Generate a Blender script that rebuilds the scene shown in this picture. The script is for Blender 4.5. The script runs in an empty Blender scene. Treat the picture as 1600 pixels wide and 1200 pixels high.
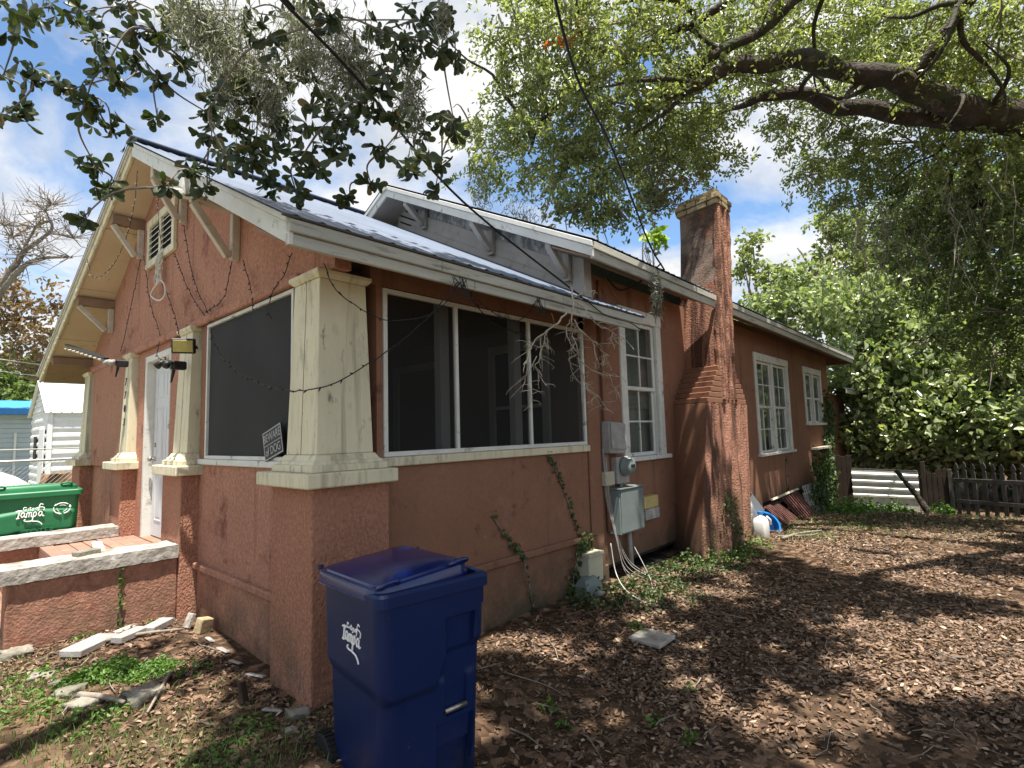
import bpy, math, random
import numpy as np
from mathutils import Vector, Matrix, noise as mnoise
random.seed(11); RNG = np.random.default_rng(11)
R = math.radians
scn = bpy.context.scene
col = scn.collection

# ------------------------------------------------------------------ camera
CAM = Vector((-1.63168765, -3.14254505, 1.6)); F_PX = 837.43
FW = Vector((0.73917518, 0.66730874, 0.09120907)); RT = Vector((0.6717557, -0.7402316, -0.02830992)); UP = RT.cross(FW)
cd = bpy.data.cameras.new('camera'); cam = bpy.data.objects.new('camera', cd); col.objects.link(cam)
cd.sensor_fit = 'HORIZONTAL'; cd.sensor_width = 36.0; cd.lens = F_PX / 1600 * 36; cd.clip_start = 0.05; cd.clip_end = 2000
m = Matrix((( RT.x, UP.x, -FW.x, CAM.x), (RT.y, UP.y, -FW.y, CAM.y), (RT.z, UP.z, -FW.z, CAM.z), (0, 0, 0, 1)))
cam.matrix_world = m
scn.camera = cam
scn.view_settings.view_transform = 'Standard'; scn.view_settings.look = 'None'
scn.view_settings.exposure = 1.2; scn.view_settings.gamma = 1.0
try: scn.view_settings.use_curve_mapping = False
except Exception: pass

# ------------------------------------------------------------------ sun and sky
SUN = Vector((-0.125, -0.22, 0.967)).normalized()
SUN_EL = math.asin(SUN.z); SUN_AZ = math.atan2(SUN.x, SUN.y)
sl = bpy.data.lights.new('sun', 'SUN'); sl.energy = 5.0; sl.angle = R(0.55); sl.color = (1.0, 0.95, 0.87)
so = bpy.data.objects.new('sun', sl); col.objects.link(so)
so.rotation_euler = SUN.to_track_quat('Z', 'Y').to_euler(); so.location = (0, 0, 30)

world = bpy.data.worlds.new('World'); scn.world = world; world.use_nodes = True
wt = world.node_tree; wt.nodes.clear()
def wn(t, **k):
    n = wt.nodes.new(t)
    for a, b in k.items(): setattr(n, a, b)
    return n
w_out = wn('ShaderNodeOutputWorld'); w_bg = wn('ShaderNodeBackground'); w_bg.inputs['Strength'].default_value = 0.10
sky = wn('ShaderNodeTexSky', sky_type='NISHITA'); sky.sun_disc = False; sky.sun_elevation = SUN_EL; sky.sun_rotation = SUN_AZ
sky.air_density = 1.0; sky.dust_density = 0.4; sky.ozone_density = 1.6
tc = wn('ShaderNodeTexCoord'); sep = wn('ShaderNodeSeparateXYZ'); wt.links.new(tc.outputs['Generated'], sep.inputs[0])
# project the view direction on a cloud plane so that clouds shrink towards the horizon
zc = wn('ShaderNodeMath', operation='MAXIMUM'); zc.inputs[1].default_value = 0.0; wt.links.new(sep.outputs['Z'], zc.inputs[0])
za = wn('ShaderNodeMath', operation='ADD'); za.inputs[1].default_value = 0.22; wt.links.new(zc.outputs[0], za.inputs[0])
dx = wn('ShaderNodeMath', operation='DIVIDE'); dy = wn('ShaderNodeMath', operation='DIVIDE')
wt.links.new(sep.outputs['X'], dx.inputs[0]); wt.links.new(za.outputs[0], dx.inputs[1])
wt.links.new(sep.outputs['Y'], dy.inputs[0]); wt.links.new(za.outputs[0], dy.inputs[1])
cmb = wn('ShaderNodeCombineXYZ'); wt.links.new(dx.outputs[0], cmb.inputs[0]); wt.links.new(dy.outputs[0], cmb.inputs[1])
cmb.inputs[2].default_value = 2.7
cn = wn('ShaderNodeTexNoise'); cn.inputs['Scale'].default_value = 1.75; cn.inputs['Detail'].default_value = 9; cn.inputs['Roughness'].default_value = 0.56
cn.inputs['Distortion'].default_value = 0.35
wt.links.new(cmb.outputs[0], cn.inputs['Vector'])
cr = wn('ShaderNodeValToRGB'); cr.color_ramp.elements[0].position = 0.37; cr.color_ramp.elements[1].position = 0.53
wt.links.new(cn.outputs['Fac'], cr.inputs['Fac'])
cn2 = wn('ShaderNodeTexNoise'); cn2.inputs['Scale'].default_value = 3.6; cn2.inputs['Detail'].default_value = 7; cn2.inputs['Roughness'].default_value = 0.6
wt.links.new(cmb.outputs[0], cn2.inputs['Vector'])
cc = wn('ShaderNodeValToRGB')                       # white tops and grey-blue bellies of the clouds (divided by the strength)
S = 1 / 0.10
cc.color_ramp.elements[0].position = 0.36; cc.color_ramp.elements[0].color = (0.31 * S, 0.33 * S, 0.36 * S, 1)
cc.color_ramp.elements[1].position = 0.60; cc.color_ramp.elements[1].color = (0.47 * S, 0.47 * S, 0.47 * S, 1)
wt.links.new(cn2.outputs['Fac'], cc.inputs['Fac'])
skm = wn('ShaderNodeMix', data_type='RGBA', blend_type='MULTIPLY'); skm.inputs['Factor'].default_value = 1.0
skm.inputs[7].default_value = (0.85, 0.95, 1.0, 1)
wt.links.new(sky.outputs[0], skm.inputs[6])
mx = wn('ShaderNodeMix', data_type='RGBA'); wt.links.new(cr.outputs[0], mx.inputs['Factor'])
wt.links.new(skm.outputs[2], mx.inputs[6]); wt.links.new(cc.outputs[0], mx.inputs[7])
wt.links.new(mx.outputs[2], w_bg.inputs['Color']); wt.links.new(w_bg.outputs[0], w_out.inputs['Surface'])

# ------------------------------------------------------------------ helpers
def tag(o, label=None, cat=None, group=None, kind=None):
    if label: o['label'] = label
    if cat: o['category'] = cat
    if group: o['group'] = group
    if kind: o['kind'] = kind
    return o
def thing(name, label, cat, loc=(0, 0, 0), rz=0.0, group=None):
    o = bpy.data.objects.new(name, None); col.objects.link(o); o.empty_display_size = 0.1
    o.location = loc; o.rotation_euler = (0, 0, rz)
    return tag(o, label, cat, group)
def root_loc(p):
    v = Vector((0, 0, 0))
    while p is not None:
        v += p.location; p = p.parent
    return v
def link_mesh(name, me, mat, parent=None, smooth=False):
    o = bpy.data.objects.new(name, me); col.objects.link(o)
    if mat is not None and not me.materials: me.materials.append(mat)
    if parent is not None: o.parent = parent
    if smooth: me.polygons.foreach_set('use_smooth', [True] * len(me.polygons))
    return o
class MB:
    """collects geometry; world=True subtracts the parent's location on build"""
    def __init__(s): s.v = []; s.f = []
    def add(s, vs, fs):
        n = len(s.v); s.v += [tuple(p) for p in vs]; s.f += [tuple(i + n for i in q) for q in fs]; return s
    def box(s, a, b):
        x0, y0, z0 = a; x1, y1, z1 = b
        x0, x1 = min(x0, x1), max(x0, x1); y0, y1 = min(y0, y1), max(y0, y1); z0, z1 = min(z0, z1), max(z0, z1)
        return s.hex([(x0, y0, z0), (x1, y0, z0), (x1, y1, z0), (x0, y1, z0), (x0, y0, z1), (x1, y0, z1), (x1, y1, z1), (x0, y1, z1)])
    def hex(s, p):
        return s.add(p, [(0, 3, 2, 1), (4, 5, 6, 7), (0, 1, 5, 4), (1, 2, 6, 5), (2, 3, 7, 6), (3, 0, 4, 7)])
    def loft(s, rings, cap=True):
        n = len(rings[0]); vs = [p for r in rings for p in r]; fs = []
        for i in range(len(rings) - 1):
            for j in range(n):
                k = (j + 1) % n
                fs.append((i * n + j, i * n + k, (i + 1) * n + k, (i + 1) * n + j))
        if cap: fs.append(tuple(reversed(range(n)))); fs.append(tuple((len(rings) - 1) * n + j for j in range(n)))
        return s.add(vs, fs)
    def prism(s, poly, d):                      # poly: 3D points in a plane, d: extrusion vector
        d = Vector(d); a = [Vector(p) for p in poly]
        return s.loft([a, [p + d for p in a]])
    def bar(s, a, b, w, h, up=(0, 0, 1)):       # rectangular bar from a to b, w across, h along up
        a, b = Vector(a), Vector(b); d = (b - a).normalized(); u = Vector(up); r = d.cross(u)
        if r.length < 1e-4: r = d.cross(Vector((1, 0, 0)))
        r.normalize(); u = r.cross(d).normalized(); r = r * w / 2; u = u * h / 2
        return s.loft([[a - r - u, a + r - u, a + r + u, a - r + u], [b - r - u, b + r - u, b + r + u, b - r + u]])
    def tube(s, pts, rad, seg=8, cap=True):
        pts = [Vector(p) for p in pts]
        if not hasattr(rad, '__len__'): rad = [rad] * len(pts)
        rings = []; ref = None
        for i, p in enumerate(pts):
            t = (pts[min(i + 1, len(pts) - 1)] - pts[max(i - 1, 0)])
            if t.length < 1e-9: t = Vector((0, 0, 1))
            t.normalize()
            if ref is None:
                ref = t.orthogonal().normalized()
            ref = (ref - t * ref.dot(t))
            if ref.length < 1e-6: ref = t.orthogonal()
            ref.normalize(); b = t.cross(ref)
            rings.append([p + (ref * math.cos(2 * math.pi * k / seg) + b * math.sin(2 * math.pi * k / seg)) * rad[i] for k in range(seg)])
        return s.loft(rings, cap)
    def lathe(s, prof, c, axis='z', seg=24):    # prof: (r, h)
        rings = []
        for r, h in prof:
            ring = []
            for k in range(seg):
                a = 2 * math.pi * k / seg; u, v = r * math.cos(a), r * math.sin(a)
                ring.append({'z': (c[0] + u, c[1] + v, c[2] + h), 'x': (c[0] + h, c[1] + u, c[2] + v), 'y': (c[0] + v, c[1] + h, c[2] + u)}[axis])
            rings.append(ring)
        return s.loft(rings)
    def build(s, name, mat, parent=None, bevel=0, smooth=False, kind=None, seg=1, rough=0.0):
        o = root_loc(parent) if parent is not None else Vector((0, 0, 0))
        me = bpy.data.meshes.new(name)
        me.from_pydata([(v[0] - o.x, v[1] - o.y, v[2] - o.z) for v in s.v], [], s.f); me.update()
        ob = link_mesh(name, me, mat, parent, smooth)
        if bevel:
            b = ob.modifiers.new('bevel', 'BEVEL'); b.width = bevel; b.segments = seg; b.limit_method = 'ANGLE'
        if kind: ob['kind'] = kind
        return ob
def B(name, a, b, mat, parent=None, bevel=0.004):
    return MB().box(a, b).build(name, mat, parent, bevel)
def catmull(pts, n=6):
    pts = [Vector(p) for p in pts]; out = []
    P = [pts[0] * 2 - pts[1]] + pts + [pts[-1] * 2 - pts[-2]]
    for i in range(1, len(P) - 2):
        a, b, c, d = P[i - 1:i + 3]
        for k in range(n):
            t = k / n
            out.append(0.5 * ((2 * b) + (c - a) * t + (2 * a - 5 * b + 4 * c - d) * t * t + (3 * b - a - 3 * c + d) * t ** 3))
    out.append(pts[-1]); return out
def lerp(a, b, t): return a + (b - a) * t
def sstep(e0, e1, x):
    t = np.clip((x - e0) / (e1 - e0), 0, 1); return t * t * (3 - 2 * t)

# ------------------------------------------------------------------ materials
def M(name, c, rough=0.7, metal=0.0, c2=None, vs=3.0, bump=0.0, bs=60.0, stains=(), spec=0.4, lo=0.35, hi=0.65, stretch=None, bdet=4, fine=0.0, bdist=0.01, voro=False, streak=None):
    mt = bpy.data.materials.new(name); mt.use_nodes = True; nt = mt.node_tree; bs_ = nt.nodes['Principled BSDF']
    bs_.inputs['Roughness'].default_value = rough; bs_.inputs['Metallic'].default_value = metal; bs_.inputs['Specular IOR Level'].default_value = spec
    geo = nt.nodes.new('ShaderNodeNewGeometry'); vec = geo.outputs['Position']
    if stretch:
        mp = nt.nodes.new('ShaderNodeMapping'); mp.inputs['Scale'].default_value = stretch; nt.links.new(vec, mp.inputs[0]); svec = mp.outputs[0]
    else: svec = vec
    def noise(scale, det=5, rgh=0.6, v=svec):
        n = nt.nodes.new('ShaderNodeTexNoise'); n.inputs['Scale'].default_value = scale; n.inputs['Detail'].default_value = det
        n.inputs['Roughness'].default_value = rgh; nt.links.new(v, n.inputs['Vector']); return n.outputs['Fac']
    def ramp(fac, p0, p1, a=(0, 0, 0, 1), b=(1, 1, 1, 1)):
        r = nt.nodes.new('ShaderNodeValToRGB'); r.color_ramp.elements[0].position = p0; r.color_ramp.elements[1].position = p1
        r.color_ramp.elements[0].color = a; r.color_ramp.elements[1].color = b; nt.links.new(fac, r.inputs[0]); return r.outputs[0]
    def mix(f, a, b):
        x = nt.nodes.new('ShaderNodeMix'); x.data_type = 'RGBA'
        if hasattr(f, 'links'): nt.links.new(f, x.inputs[0])
        else: x.inputs[0].default_value = f
        for sck, q in ((x.inputs[6], a), (x.inputs[7], b)):
            if hasattr(q, 'links'): nt.links.new(q, sck)
            else: sck.default_value = (*q, 1)
        return x.outputs[2]
    cur = c
    if c2 is not None: cur = mix(ramp(noise(vs, 6, 0.65), lo, hi), c, c2)
    if fine:
        k = [min(1, q * (1 + fine)) for q in c]; d = mix(0.5, cur, k); d2 = [q * (1 - fine) for q in c]
        cur = mix(ramp(noise(bs * 0.7, 3), 0.35, 0.65), d, mix(0.5, cur, d2))
    for st in stains:                      # (colour, scale, p0, p1, zlo, zhi): dirt that thins out between zlo and zhi
        sc, ss, p0, p1 = st[:4]
        fct = ramp(noise(ss, 6, 0.7), p0, p1)
        if len(st) > 4:
            sp = nt.nodes.new('ShaderNodeSeparateXYZ'); nt.links.new(vec, sp.inputs[0])
            mr = nt.nodes.new('ShaderNodeMapRange'); mr.inputs[1].default_value = st[4]; mr.inputs[2].default_value = st[5]
            mr.inputs[3].default_value = 1; mr.inputs[4].default_value = 0; nt.links.new(sp.outputs[2], mr.inputs[0])
            mu = nt.nodes.new('ShaderNodeMath'); mu.operation = 'MULTIPLY'; nt.links.new(mr.outputs[0], mu.inputs[0]); nt.links.new(fct, mu.inputs[1]); fct = mu.outputs[0]
        cur = mix(fct, cur, sc)
    if streak:                             # vertical rain and dirt streaks, on the chimney painted groove shade: (colour, scale, p0, p1)
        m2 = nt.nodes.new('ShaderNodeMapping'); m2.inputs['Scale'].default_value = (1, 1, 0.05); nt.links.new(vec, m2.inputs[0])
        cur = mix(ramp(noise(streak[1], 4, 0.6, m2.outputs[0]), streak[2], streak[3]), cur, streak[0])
    if hasattr(cur, 'links'): nt.links.new(cur, bs_.inputs['Base Color'])
    else: bs_.inputs['Base Color'].default_value = (*cur, 1)
    if bump:
        bp = nt.nodes.new('ShaderNodeBump'); bp.inputs['Strength'].default_value = bump; bp.inputs['Distance'].default_value = bdist
        h = noise(bs, bdet, 0.55)
        if voro:
            vo = nt.nodes.new('ShaderNodeTexVoronoi'); vo.inputs['Scale'].default_value = bs * 0.8; vo.feature = 'SMOOTH_F1'; nt.links.new(svec, vo.inputs['Vector'])
            ad = nt.nodes.new('ShaderNodeMath'); ad.operation = 'SUBTRACT'; nt.links.new(h, ad.inputs[0]); nt.links.new(vo.outputs['Distance'], ad.inputs[1]); h = ad.outputs[0]
        nt.links.new(h, bp.inputs['Height']); nt.links.new(bp.outputs[0], bs_.inputs['Normal'])
    return mt
def leafmat(name, c1, c2, trans=0.35, rough=0.5, c3=None):
    mt = bpy.data.materials.new(name); mt.use_nodes = True; nt = mt.node_tree; pb = nt.nodes['Principled BSDF']; out = nt.nodes['Material Output']
    geo = nt.nodes.new('ShaderNodeNewGeometry'); oi = nt.nodes.new('ShaderNodeObjectInfo')
    ad = nt.nodes.new('ShaderNodeMath'); ad.operation = 'ADD'; nt.links.new(geo.outputs['Random Per Island'], ad.inputs[0]); nt.links.new(oi.outputs['Random'], ad.inputs[1])
    fr = nt.nodes.new('ShaderNodeMath'); fr.operation = 'FRACT'; nt.links.new(ad.outputs[0], fr.inputs[0])
    r = nt.nodes.new('ShaderNodeValToRGB'); r.color_ramp.elements[0].color = (*c1, 1); r.color_ramp.elements[1].color = (*c2, 1)
    if c3:
        e = r.color_ramp.elements.new(0.93); e.color = (*c2, 1); r.color_ramp.elements[2].color = (*c3, 1)
    nt.links.new(fr.outputs[0], r.inputs[0]); nt.links.new(r.outputs[0], pb.inputs['Base Color']); pb.inputs['Roughness'].default_value = rough
    if trans:
        tr = nt.nodes.new('ShaderNodeBsdfTranslucent'); mxs = nt.nodes.new('ShaderNodeMixShader'); mxs.inputs[0].default_value = trans
        g = nt.nodes.new('ShaderNodeMix'); g.data_type = 'RGBA'; g.blend_type = 'MULTIPLY'; g.inputs[0].default_value = 1; g.inputs[7].default_value = (1.5, 1.7, 0.7, 1)
        nt.links.new(r.outputs[0], g.inputs[6]); nt.links.new(g.outputs[2], tr.inputs[0])
        nt.links.new(pb.outputs[0], mxs.inputs[1]); nt.links.new(tr.outputs[0], mxs.inputs[2]); nt.links.new(mxs.outputs[0], out.inputs['Surface'])
    return mt

GRIME = (0.10, 0.105, 0.075)
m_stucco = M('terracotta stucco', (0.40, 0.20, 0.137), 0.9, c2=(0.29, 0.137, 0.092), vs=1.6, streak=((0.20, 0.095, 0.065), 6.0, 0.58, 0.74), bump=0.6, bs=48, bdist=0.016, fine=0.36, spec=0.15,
             stains=[((0.085, 0.075, 0.05), 3.2, 0.34, 0.58, -0.05, 0.6), ((0.20, 0.08, 0.055), 2.4, 0.56, 0.68), ((0.42, 0.35, 0.3), 9, 0.66, 0.74, -0.1, 0.35)])
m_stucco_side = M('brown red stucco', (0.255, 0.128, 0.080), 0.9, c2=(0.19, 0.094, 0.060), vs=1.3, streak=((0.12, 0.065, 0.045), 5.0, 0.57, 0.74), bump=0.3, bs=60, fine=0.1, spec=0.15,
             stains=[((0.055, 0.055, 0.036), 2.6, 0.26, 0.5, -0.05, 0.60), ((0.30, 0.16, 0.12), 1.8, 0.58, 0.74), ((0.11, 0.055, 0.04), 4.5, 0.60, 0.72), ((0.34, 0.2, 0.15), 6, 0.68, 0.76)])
m_stucco_rough = M('coarse terracotta stucco', (0.41, 0.20, 0.133), 0.92, c2=(0.30, 0.14, 0.09), vs=2.2, bump=1.0, bs=70, bdist=0.026, fine=0.36, spec=0.12, stretch=(1, 1, 0.6),
             stains=[((0.10, 0.085, 0.055), 3.0, 0.42, 0.62, -0.05, 0.55), ((0.5, 0.45, 0.42), 7, 0.60, 0.72, -0.1, 0.22)])
m_chim = M('rough chimney stucco', (0.37, 0.19, 0.13), 0.92, c2=(0.26, 0.125, 0.082), vs=2.2, streak=((0.115, 0.06, 0.042), 7.5, 0.46, 0.57), bump=1.0, bs=46, bdist=0.034, fine=0.22, spec=0.1,  # dark streak paints in the shade of the grooves between flutes
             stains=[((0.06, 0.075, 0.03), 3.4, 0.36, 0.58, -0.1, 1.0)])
m_chimtop = M('weathered grey chimney stucco', (0.235, 0.175, 0.14), 0.95, c2=(0.085, 0.06, 0.048), vs=3.0, bump=0.9, bs=48, bdist=0.02, lo=0.42, hi=0.6, spec=0.1,
             stains=[((0.24, 0.1, 0.06), 2.0, 0.55, 0.68)])
m_capbrick = M('tan chimney brick', (0.42, 0.33, 0.19), 0.9, c2=(0.26, 0.19, 0.11), vs=9, bump=0.6, bs=50, stains=[((0.06, 0.05, 0.03), 7, 0.55, 0.66)])
m_cream = M('cream paint', (0.66, 0.60, 0.425), 0.6, c2=(0.58, 0.52, 0.36), vs=4, bump=0.15, bs=110, stretch=(1, 1, .3), streak=((0.36, 0.32, 0.22), 14, 0.54, 0.70), stains=[((0.14, 0.12, 0.08), 40, 0.72, 0.75), ((0.30, 0.27, 0.18), 6, 0.54, 0.72), ((0.21, 0.19, 0.14), 15, 0.60, 0.70)])
m_white = M('weathered white paint', (0.66, 0.65, 0.60), 0.55, c2=(0.56, 0.55, 0.50), vs=4, bump=0.15, bs=45, stains=[((0.19, 0.17, 0.13), 7, 0.58, 0.70), ((0.28, 0.25, 0.2), 30, 0.66, 0.72)])
m_fascia = M('grimy eave paint', (0.47, 0.46, 0.40), 0.6, c2=(0.36, 0.355, 0.31), vs=2.0, bump=0.15, bs=40, stretch=(0.5, 2, 4), stains=[((0.15, 0.14, 0.1), 3.5, 0.55, 0.7), ((0.22, 0.2, 0.15), 14, 0.62, 0.7)])
m_siding = M('grey white siding paint', (0.44, 0.41, 0.38), 0.7, c2=(0.36, 0.335, 0.305), vs=3, bump=0.2, bs=50, stains=[((0.2, 0.18, 0.15), 6, 0.6, 0.72)])
m_wrinkle = M('wrinkled grey wrap', (0.50, 0.50, 0.48), 0.45, c2=(0.20, 0.20, 0.195), vs=7, bump=1.0, bs=9, bdist=0.09, lo=0.42, hi=0.58, stretch=(1, 1.6, 0.8))
m_tan = M('tan soffit board', (0.58, 0.445, 0.315), 0.7, c2=(0.49, 0.375, 0.262), vs=2.2, bump=0.1, bs=30, stains=[((0.25, 0.16, 0.1), 5, 0.62, 0.74)])
m_brownwood = M('brown trim wood', (0.27, 0.17, 0.11), 0.7, c2=(0.2, 0.125, 0.08), vs=5, bump=0.15, bs=40)
m_brace = M('pale brace paint', (0.55, 0.49, 0.40), 0.65, c2=(0.42, 0.36, 0.28), vs=6, bump=0.15, bs=50, stains=[((0.2, 0.16, 0.12), 9, 0.6, 0.7)])
m_metal = M('galvanised roof sheet', (0.145, 0.175, 0.235), 0.5, 0.25, c2=(0.11, 0.135, 0.185), vs=1.2, bump=0.04, bs=12, stretch=(1, 1, 1), stains=[((0.12, 0.11, 0.105), 2.0, 0.62, 0.74)])
m_edge = M('dark drip edge', (0.09, 0.085, 0.08), 0.7)
m_glassdark = None
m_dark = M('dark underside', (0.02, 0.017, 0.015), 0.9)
m_tyre = M('black rubber', (0.008, 0.008, 0.009), 0.75, bump=0.2, bs=80)
m_blue = M('blue cart plastic', (0.0045, 0.0145, 0.064), 0.42, c2=(0.006, 0.018, 0.078), vs=3, bump=0.04, bs=140, spec=0.22, stains=[((0.09, 0.11, 0.2), 38, 0.69, 0.735), ((0.04, 0.05, 0.10), 55, 0.68, 0.73), ((0.03, 0.032, 0.045), 5, 0.50, 0.68, -0.1, 0.22)])
m_lid = M('glossy blue lid plastic', (0.004, 0.010, 0.085), 0.2, c2=(0.006, 0.017, 0.105), vs=4, bump=0.06, bs=9, spec=0.6, stains=[((0.05, 0.06, 0.11), 45, 0.68, 0.75)])
m_green = M('green cart plastic', (0.012, 0.13, 0.048), 0.45, c2=(0.016, 0.16, 0.06), vs=3, spec=0.45)
m_print = M('white print', (0.82, 0.82, 0.80), 0.5)
m_greymetal = M('grey painted steel', (0.17, 0.20, 0.19), 0.55, 0.0, c2=(0.14, 0.165, 0.16), vs=5, stains=[((0.12, 0.1, 0.08), 12, 0.66, 0.74)])
m_palegrey = M('weathered grey plastic', (0.36, 0.345, 0.32), 0.65, c2=(0.25, 0.235, 0.22), vs=9, bump=0.1, bs=60, stains=[((0.15, 0.13, 0.11), 11, 0.6, 0.72)])
m_beige = M('beige plastic box', (0.47, 0.44, 0.33), 0.55, c2=(0.4, 0.37, 0.27), vs=5)
m_yellowed = M('yellowed label', (0.52, 0.40, 0.14), 0.6, c2=(0.42, 0.33, 0.16), vs=12)
m_black = M('black plastic', (0.012, 0.012, 0.013), 0.5)
m_wire = M('black cable', (0.012, 0.012, 0.012), 0.6)
m_whitewire = M('off white wire', (0.42, 0.41, 0.37), 0.6)
m_conc = M('pale concrete', (0.44, 0.41, 0.365), 0.9, c2=(0.25, 0.225, 0.19), vs=5, bump=0.7, bs=22, bdist=0.015, stains=[((0.17, 0.14, 0.11), 5, 0.55, 0.66), ((0.6, 0.58, 0.54), 8, 0.62, 0.7)])
m_paver = M('grey paver', (0.36, 0.335, 0.31), 0.9, c2=(0.28, 0.26, 0.24), vs=8, bump=0.3, bs=60)
m_stone = M('rubble stone', (0.27, 0.245, 0.20), 0.95, c2=(0.14, 0.135, 0.10), vs=8, bump=0.8, bs=25, bdist=0.02)
m_tile = M('red brown board', (0.30, 0.175, 0.125), 0.8, c2=(0.23, 0.135, 0.10), vs=5, bump=0.2, bs=40, stains=[((0.45, 0.36, 0.28), 7, 0.6, 0.7)])
m_stick = M('dry twig bark', (0.29, 0.25, 0.20), 0.9, c2=(0.18, 0.15, 0.12), vs=20, bump=0.3, bs=90)
m_deadwood = M('bleached dead wood', (0.50, 0.44, 0.35), 0.85, c2=(0.24, 0.205, 0.155), vs=9, bump=0.2, bs=80)
m_bark = M('oak bark', (0.075, 0.058, 0.045), 0.95, c2=(0.035, 0.027, 0.02), vs=7, bump=1.0, bs=20, bdist=0.06, stains=[((0.05, 0.065, 0.022), 2.2, 0.5, 0.66), ((0.2, 0.18, 0.15), 3, 0.6, 0.72)])
m_bark2 = M('grey bark', (0.23, 0.20, 0.175), 0.95, c2=(0.13, 0.11, 0.095), vs=4, bump=0.6, bs=14, bdist=0.04)
m_darkfence = M('weathered dark picket wood', (0.105, 0.098, 0.088), 0.9, c2=(0.055, 0.05, 0.043), vs=5, bump=0.4, bs=30, stretch=(1, 1, 0.3), stains=[((0.25, 0.24, 0.21), 8, 0.62, 0.72), ((0.05, 0.06, 0.03), 3, 0.55, 0.66)])
m_brownboard = M('wet brown board', (0.045, 0.028, 0.018), 0.9, c2=(0.028, 0.018, 0.012), vs=4, bump=0.4, bs=30)
m_sheet = M('pale steel sheet', (0.66, 0.65, 0.60), 0.42, 0.35, c2=(0.5, 0.48, 0.42), vs=3, stains=[((0.25, 0.2, 0.14), 3.2, 0.6, 0.72)])
m_redwood = M('red brown stained wood', (0.14, 0.055, 0.043), 0.85, c2=(0.06, 0.024, 0.02), vs=8, bump=0.25, bs=40)
m_lattice = M('white lattice', (0.42, 0.40, 0.35), 0.8, c2=(0.3, 0.29, 0.25), vs=7)
m_brick = M('red foundation brick', (0.22, 0.085, 0.055), 0.95, c2=(0.14, 0.06, 0.04), vs=10, bump=0.5, bs=50)
m_shed = M('white shed steel', (0.74, 0.74, 0.74), 0.5, c2=(0.66, 0.66, 0.66), vs=3)
m_paleblue = M('pale blue siding', (0.52, 0.58, 0.60), 0.7, c2=(0.47, 0.53, 0.55), vs=2)
m_bluetarp = M('bright blue roof', (0.03, 0.22, 0.62), 0.55, c2=(0.05, 0.28, 0.66), vs=2)
m_tarp = M('silvery cover', (0.55, 0.54, 0.50), 0.5, c2=(0.40, 0.39, 0.36), vs=4, bump=0.8, bs=6, bdist=0.06)
m_rust = M('rusty clutter', (0.22, 0.12, 0.06), 0.9, c2=(0.12, 0.07, 0.04), vs=6)
m_galv = M('galvanised wire', (0.45, 0.46, 0.46), 0.45, 0.7)
m_doorpaint = M('pale grey door paint', (0.60, 0.61, 0.62), 0.5, c2=(0.53, 0.54, 0.55), vs=4, stains=[((0.35, 0.34, 0.33), 10, 0.64, 0.74)])
m_brass = M('brushed nickel', (0.4, 0.37, 0.32), 0.35, 0.9)
m_floodglass = M('yellow flood lens', (0.40, 0.32, 0.08), 0.3, c2=(0.32, 0.26, 0.08), vs=30)
m_bulb = M('frosted mini bulb', (0.6, 0.58, 0.5), 0.3)
m_bucketblue = M('bright blue plastic', (0.015, 0.20, 0.62), 0.4)
m_jug = M('white jug plastic', (0.72, 0.70, 0.64), 0.45)
m_signgrey = M('faded sign print', (0.38, 0.38, 0.37), 0.6)
m_signred = M('red sign print', (0.34, 0.025, 0.03), 0.5)
m_signwhite = M('white sign face', (0.75, 0.74, 0.72), 0.5)
m_moss = leafmat('spanish moss', (0.27, 0.26, 0.23), (0.42, 0.405, 0.36), 0.35, 0.9)
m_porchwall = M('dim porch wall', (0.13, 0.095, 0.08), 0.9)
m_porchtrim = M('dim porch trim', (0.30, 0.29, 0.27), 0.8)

m_curtain = M('reflection toned curtain', (0.46, 0.47, 0.40), 0.9, c2=(0.27, 0.285, 0.235), vs=5, stretch=(3, 1, .4))  # pale green-grey puts foliage reflected in the panes into the cloth
def glass_mat(name, tint, alpha, rough=0.03):
    mt = bpy.data.materials.new(name); mt.use_nodes = True; nt = mt.node_tree; out = nt.nodes['Material Output']; pb = nt.nodes['Principled BSDF']
    pb.inputs['Base Color'].default_value = (*tint, 1); pb.inputs['Roughness'].default_value = rough; pb.inputs['Specular IOR Level'].default_value = 0.9
    pb.inputs['Coat Weight'].default_value = 0.6; pb.inputs['Coat Roughness'].default_value = 0.02
    t = nt.nodes.new('ShaderNodeBsdfTransparent'); t.inputs[0].default_value = (0.85, 0.9, 0.88, 1); ms = nt.nodes.new('ShaderNodeMixShader'); ms.inputs[0].default_value = alpha
    nt.links.new(pb.outputs[0], ms.inputs[1]); nt.links.new(t.outputs[0], ms.inputs[2]); nt.links.new(ms.outputs[0], out.inputs['Surface'])
    return mt
m_glass = glass_mat('window glass', (0.02, 0.025, 0.022), 0.62)
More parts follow.
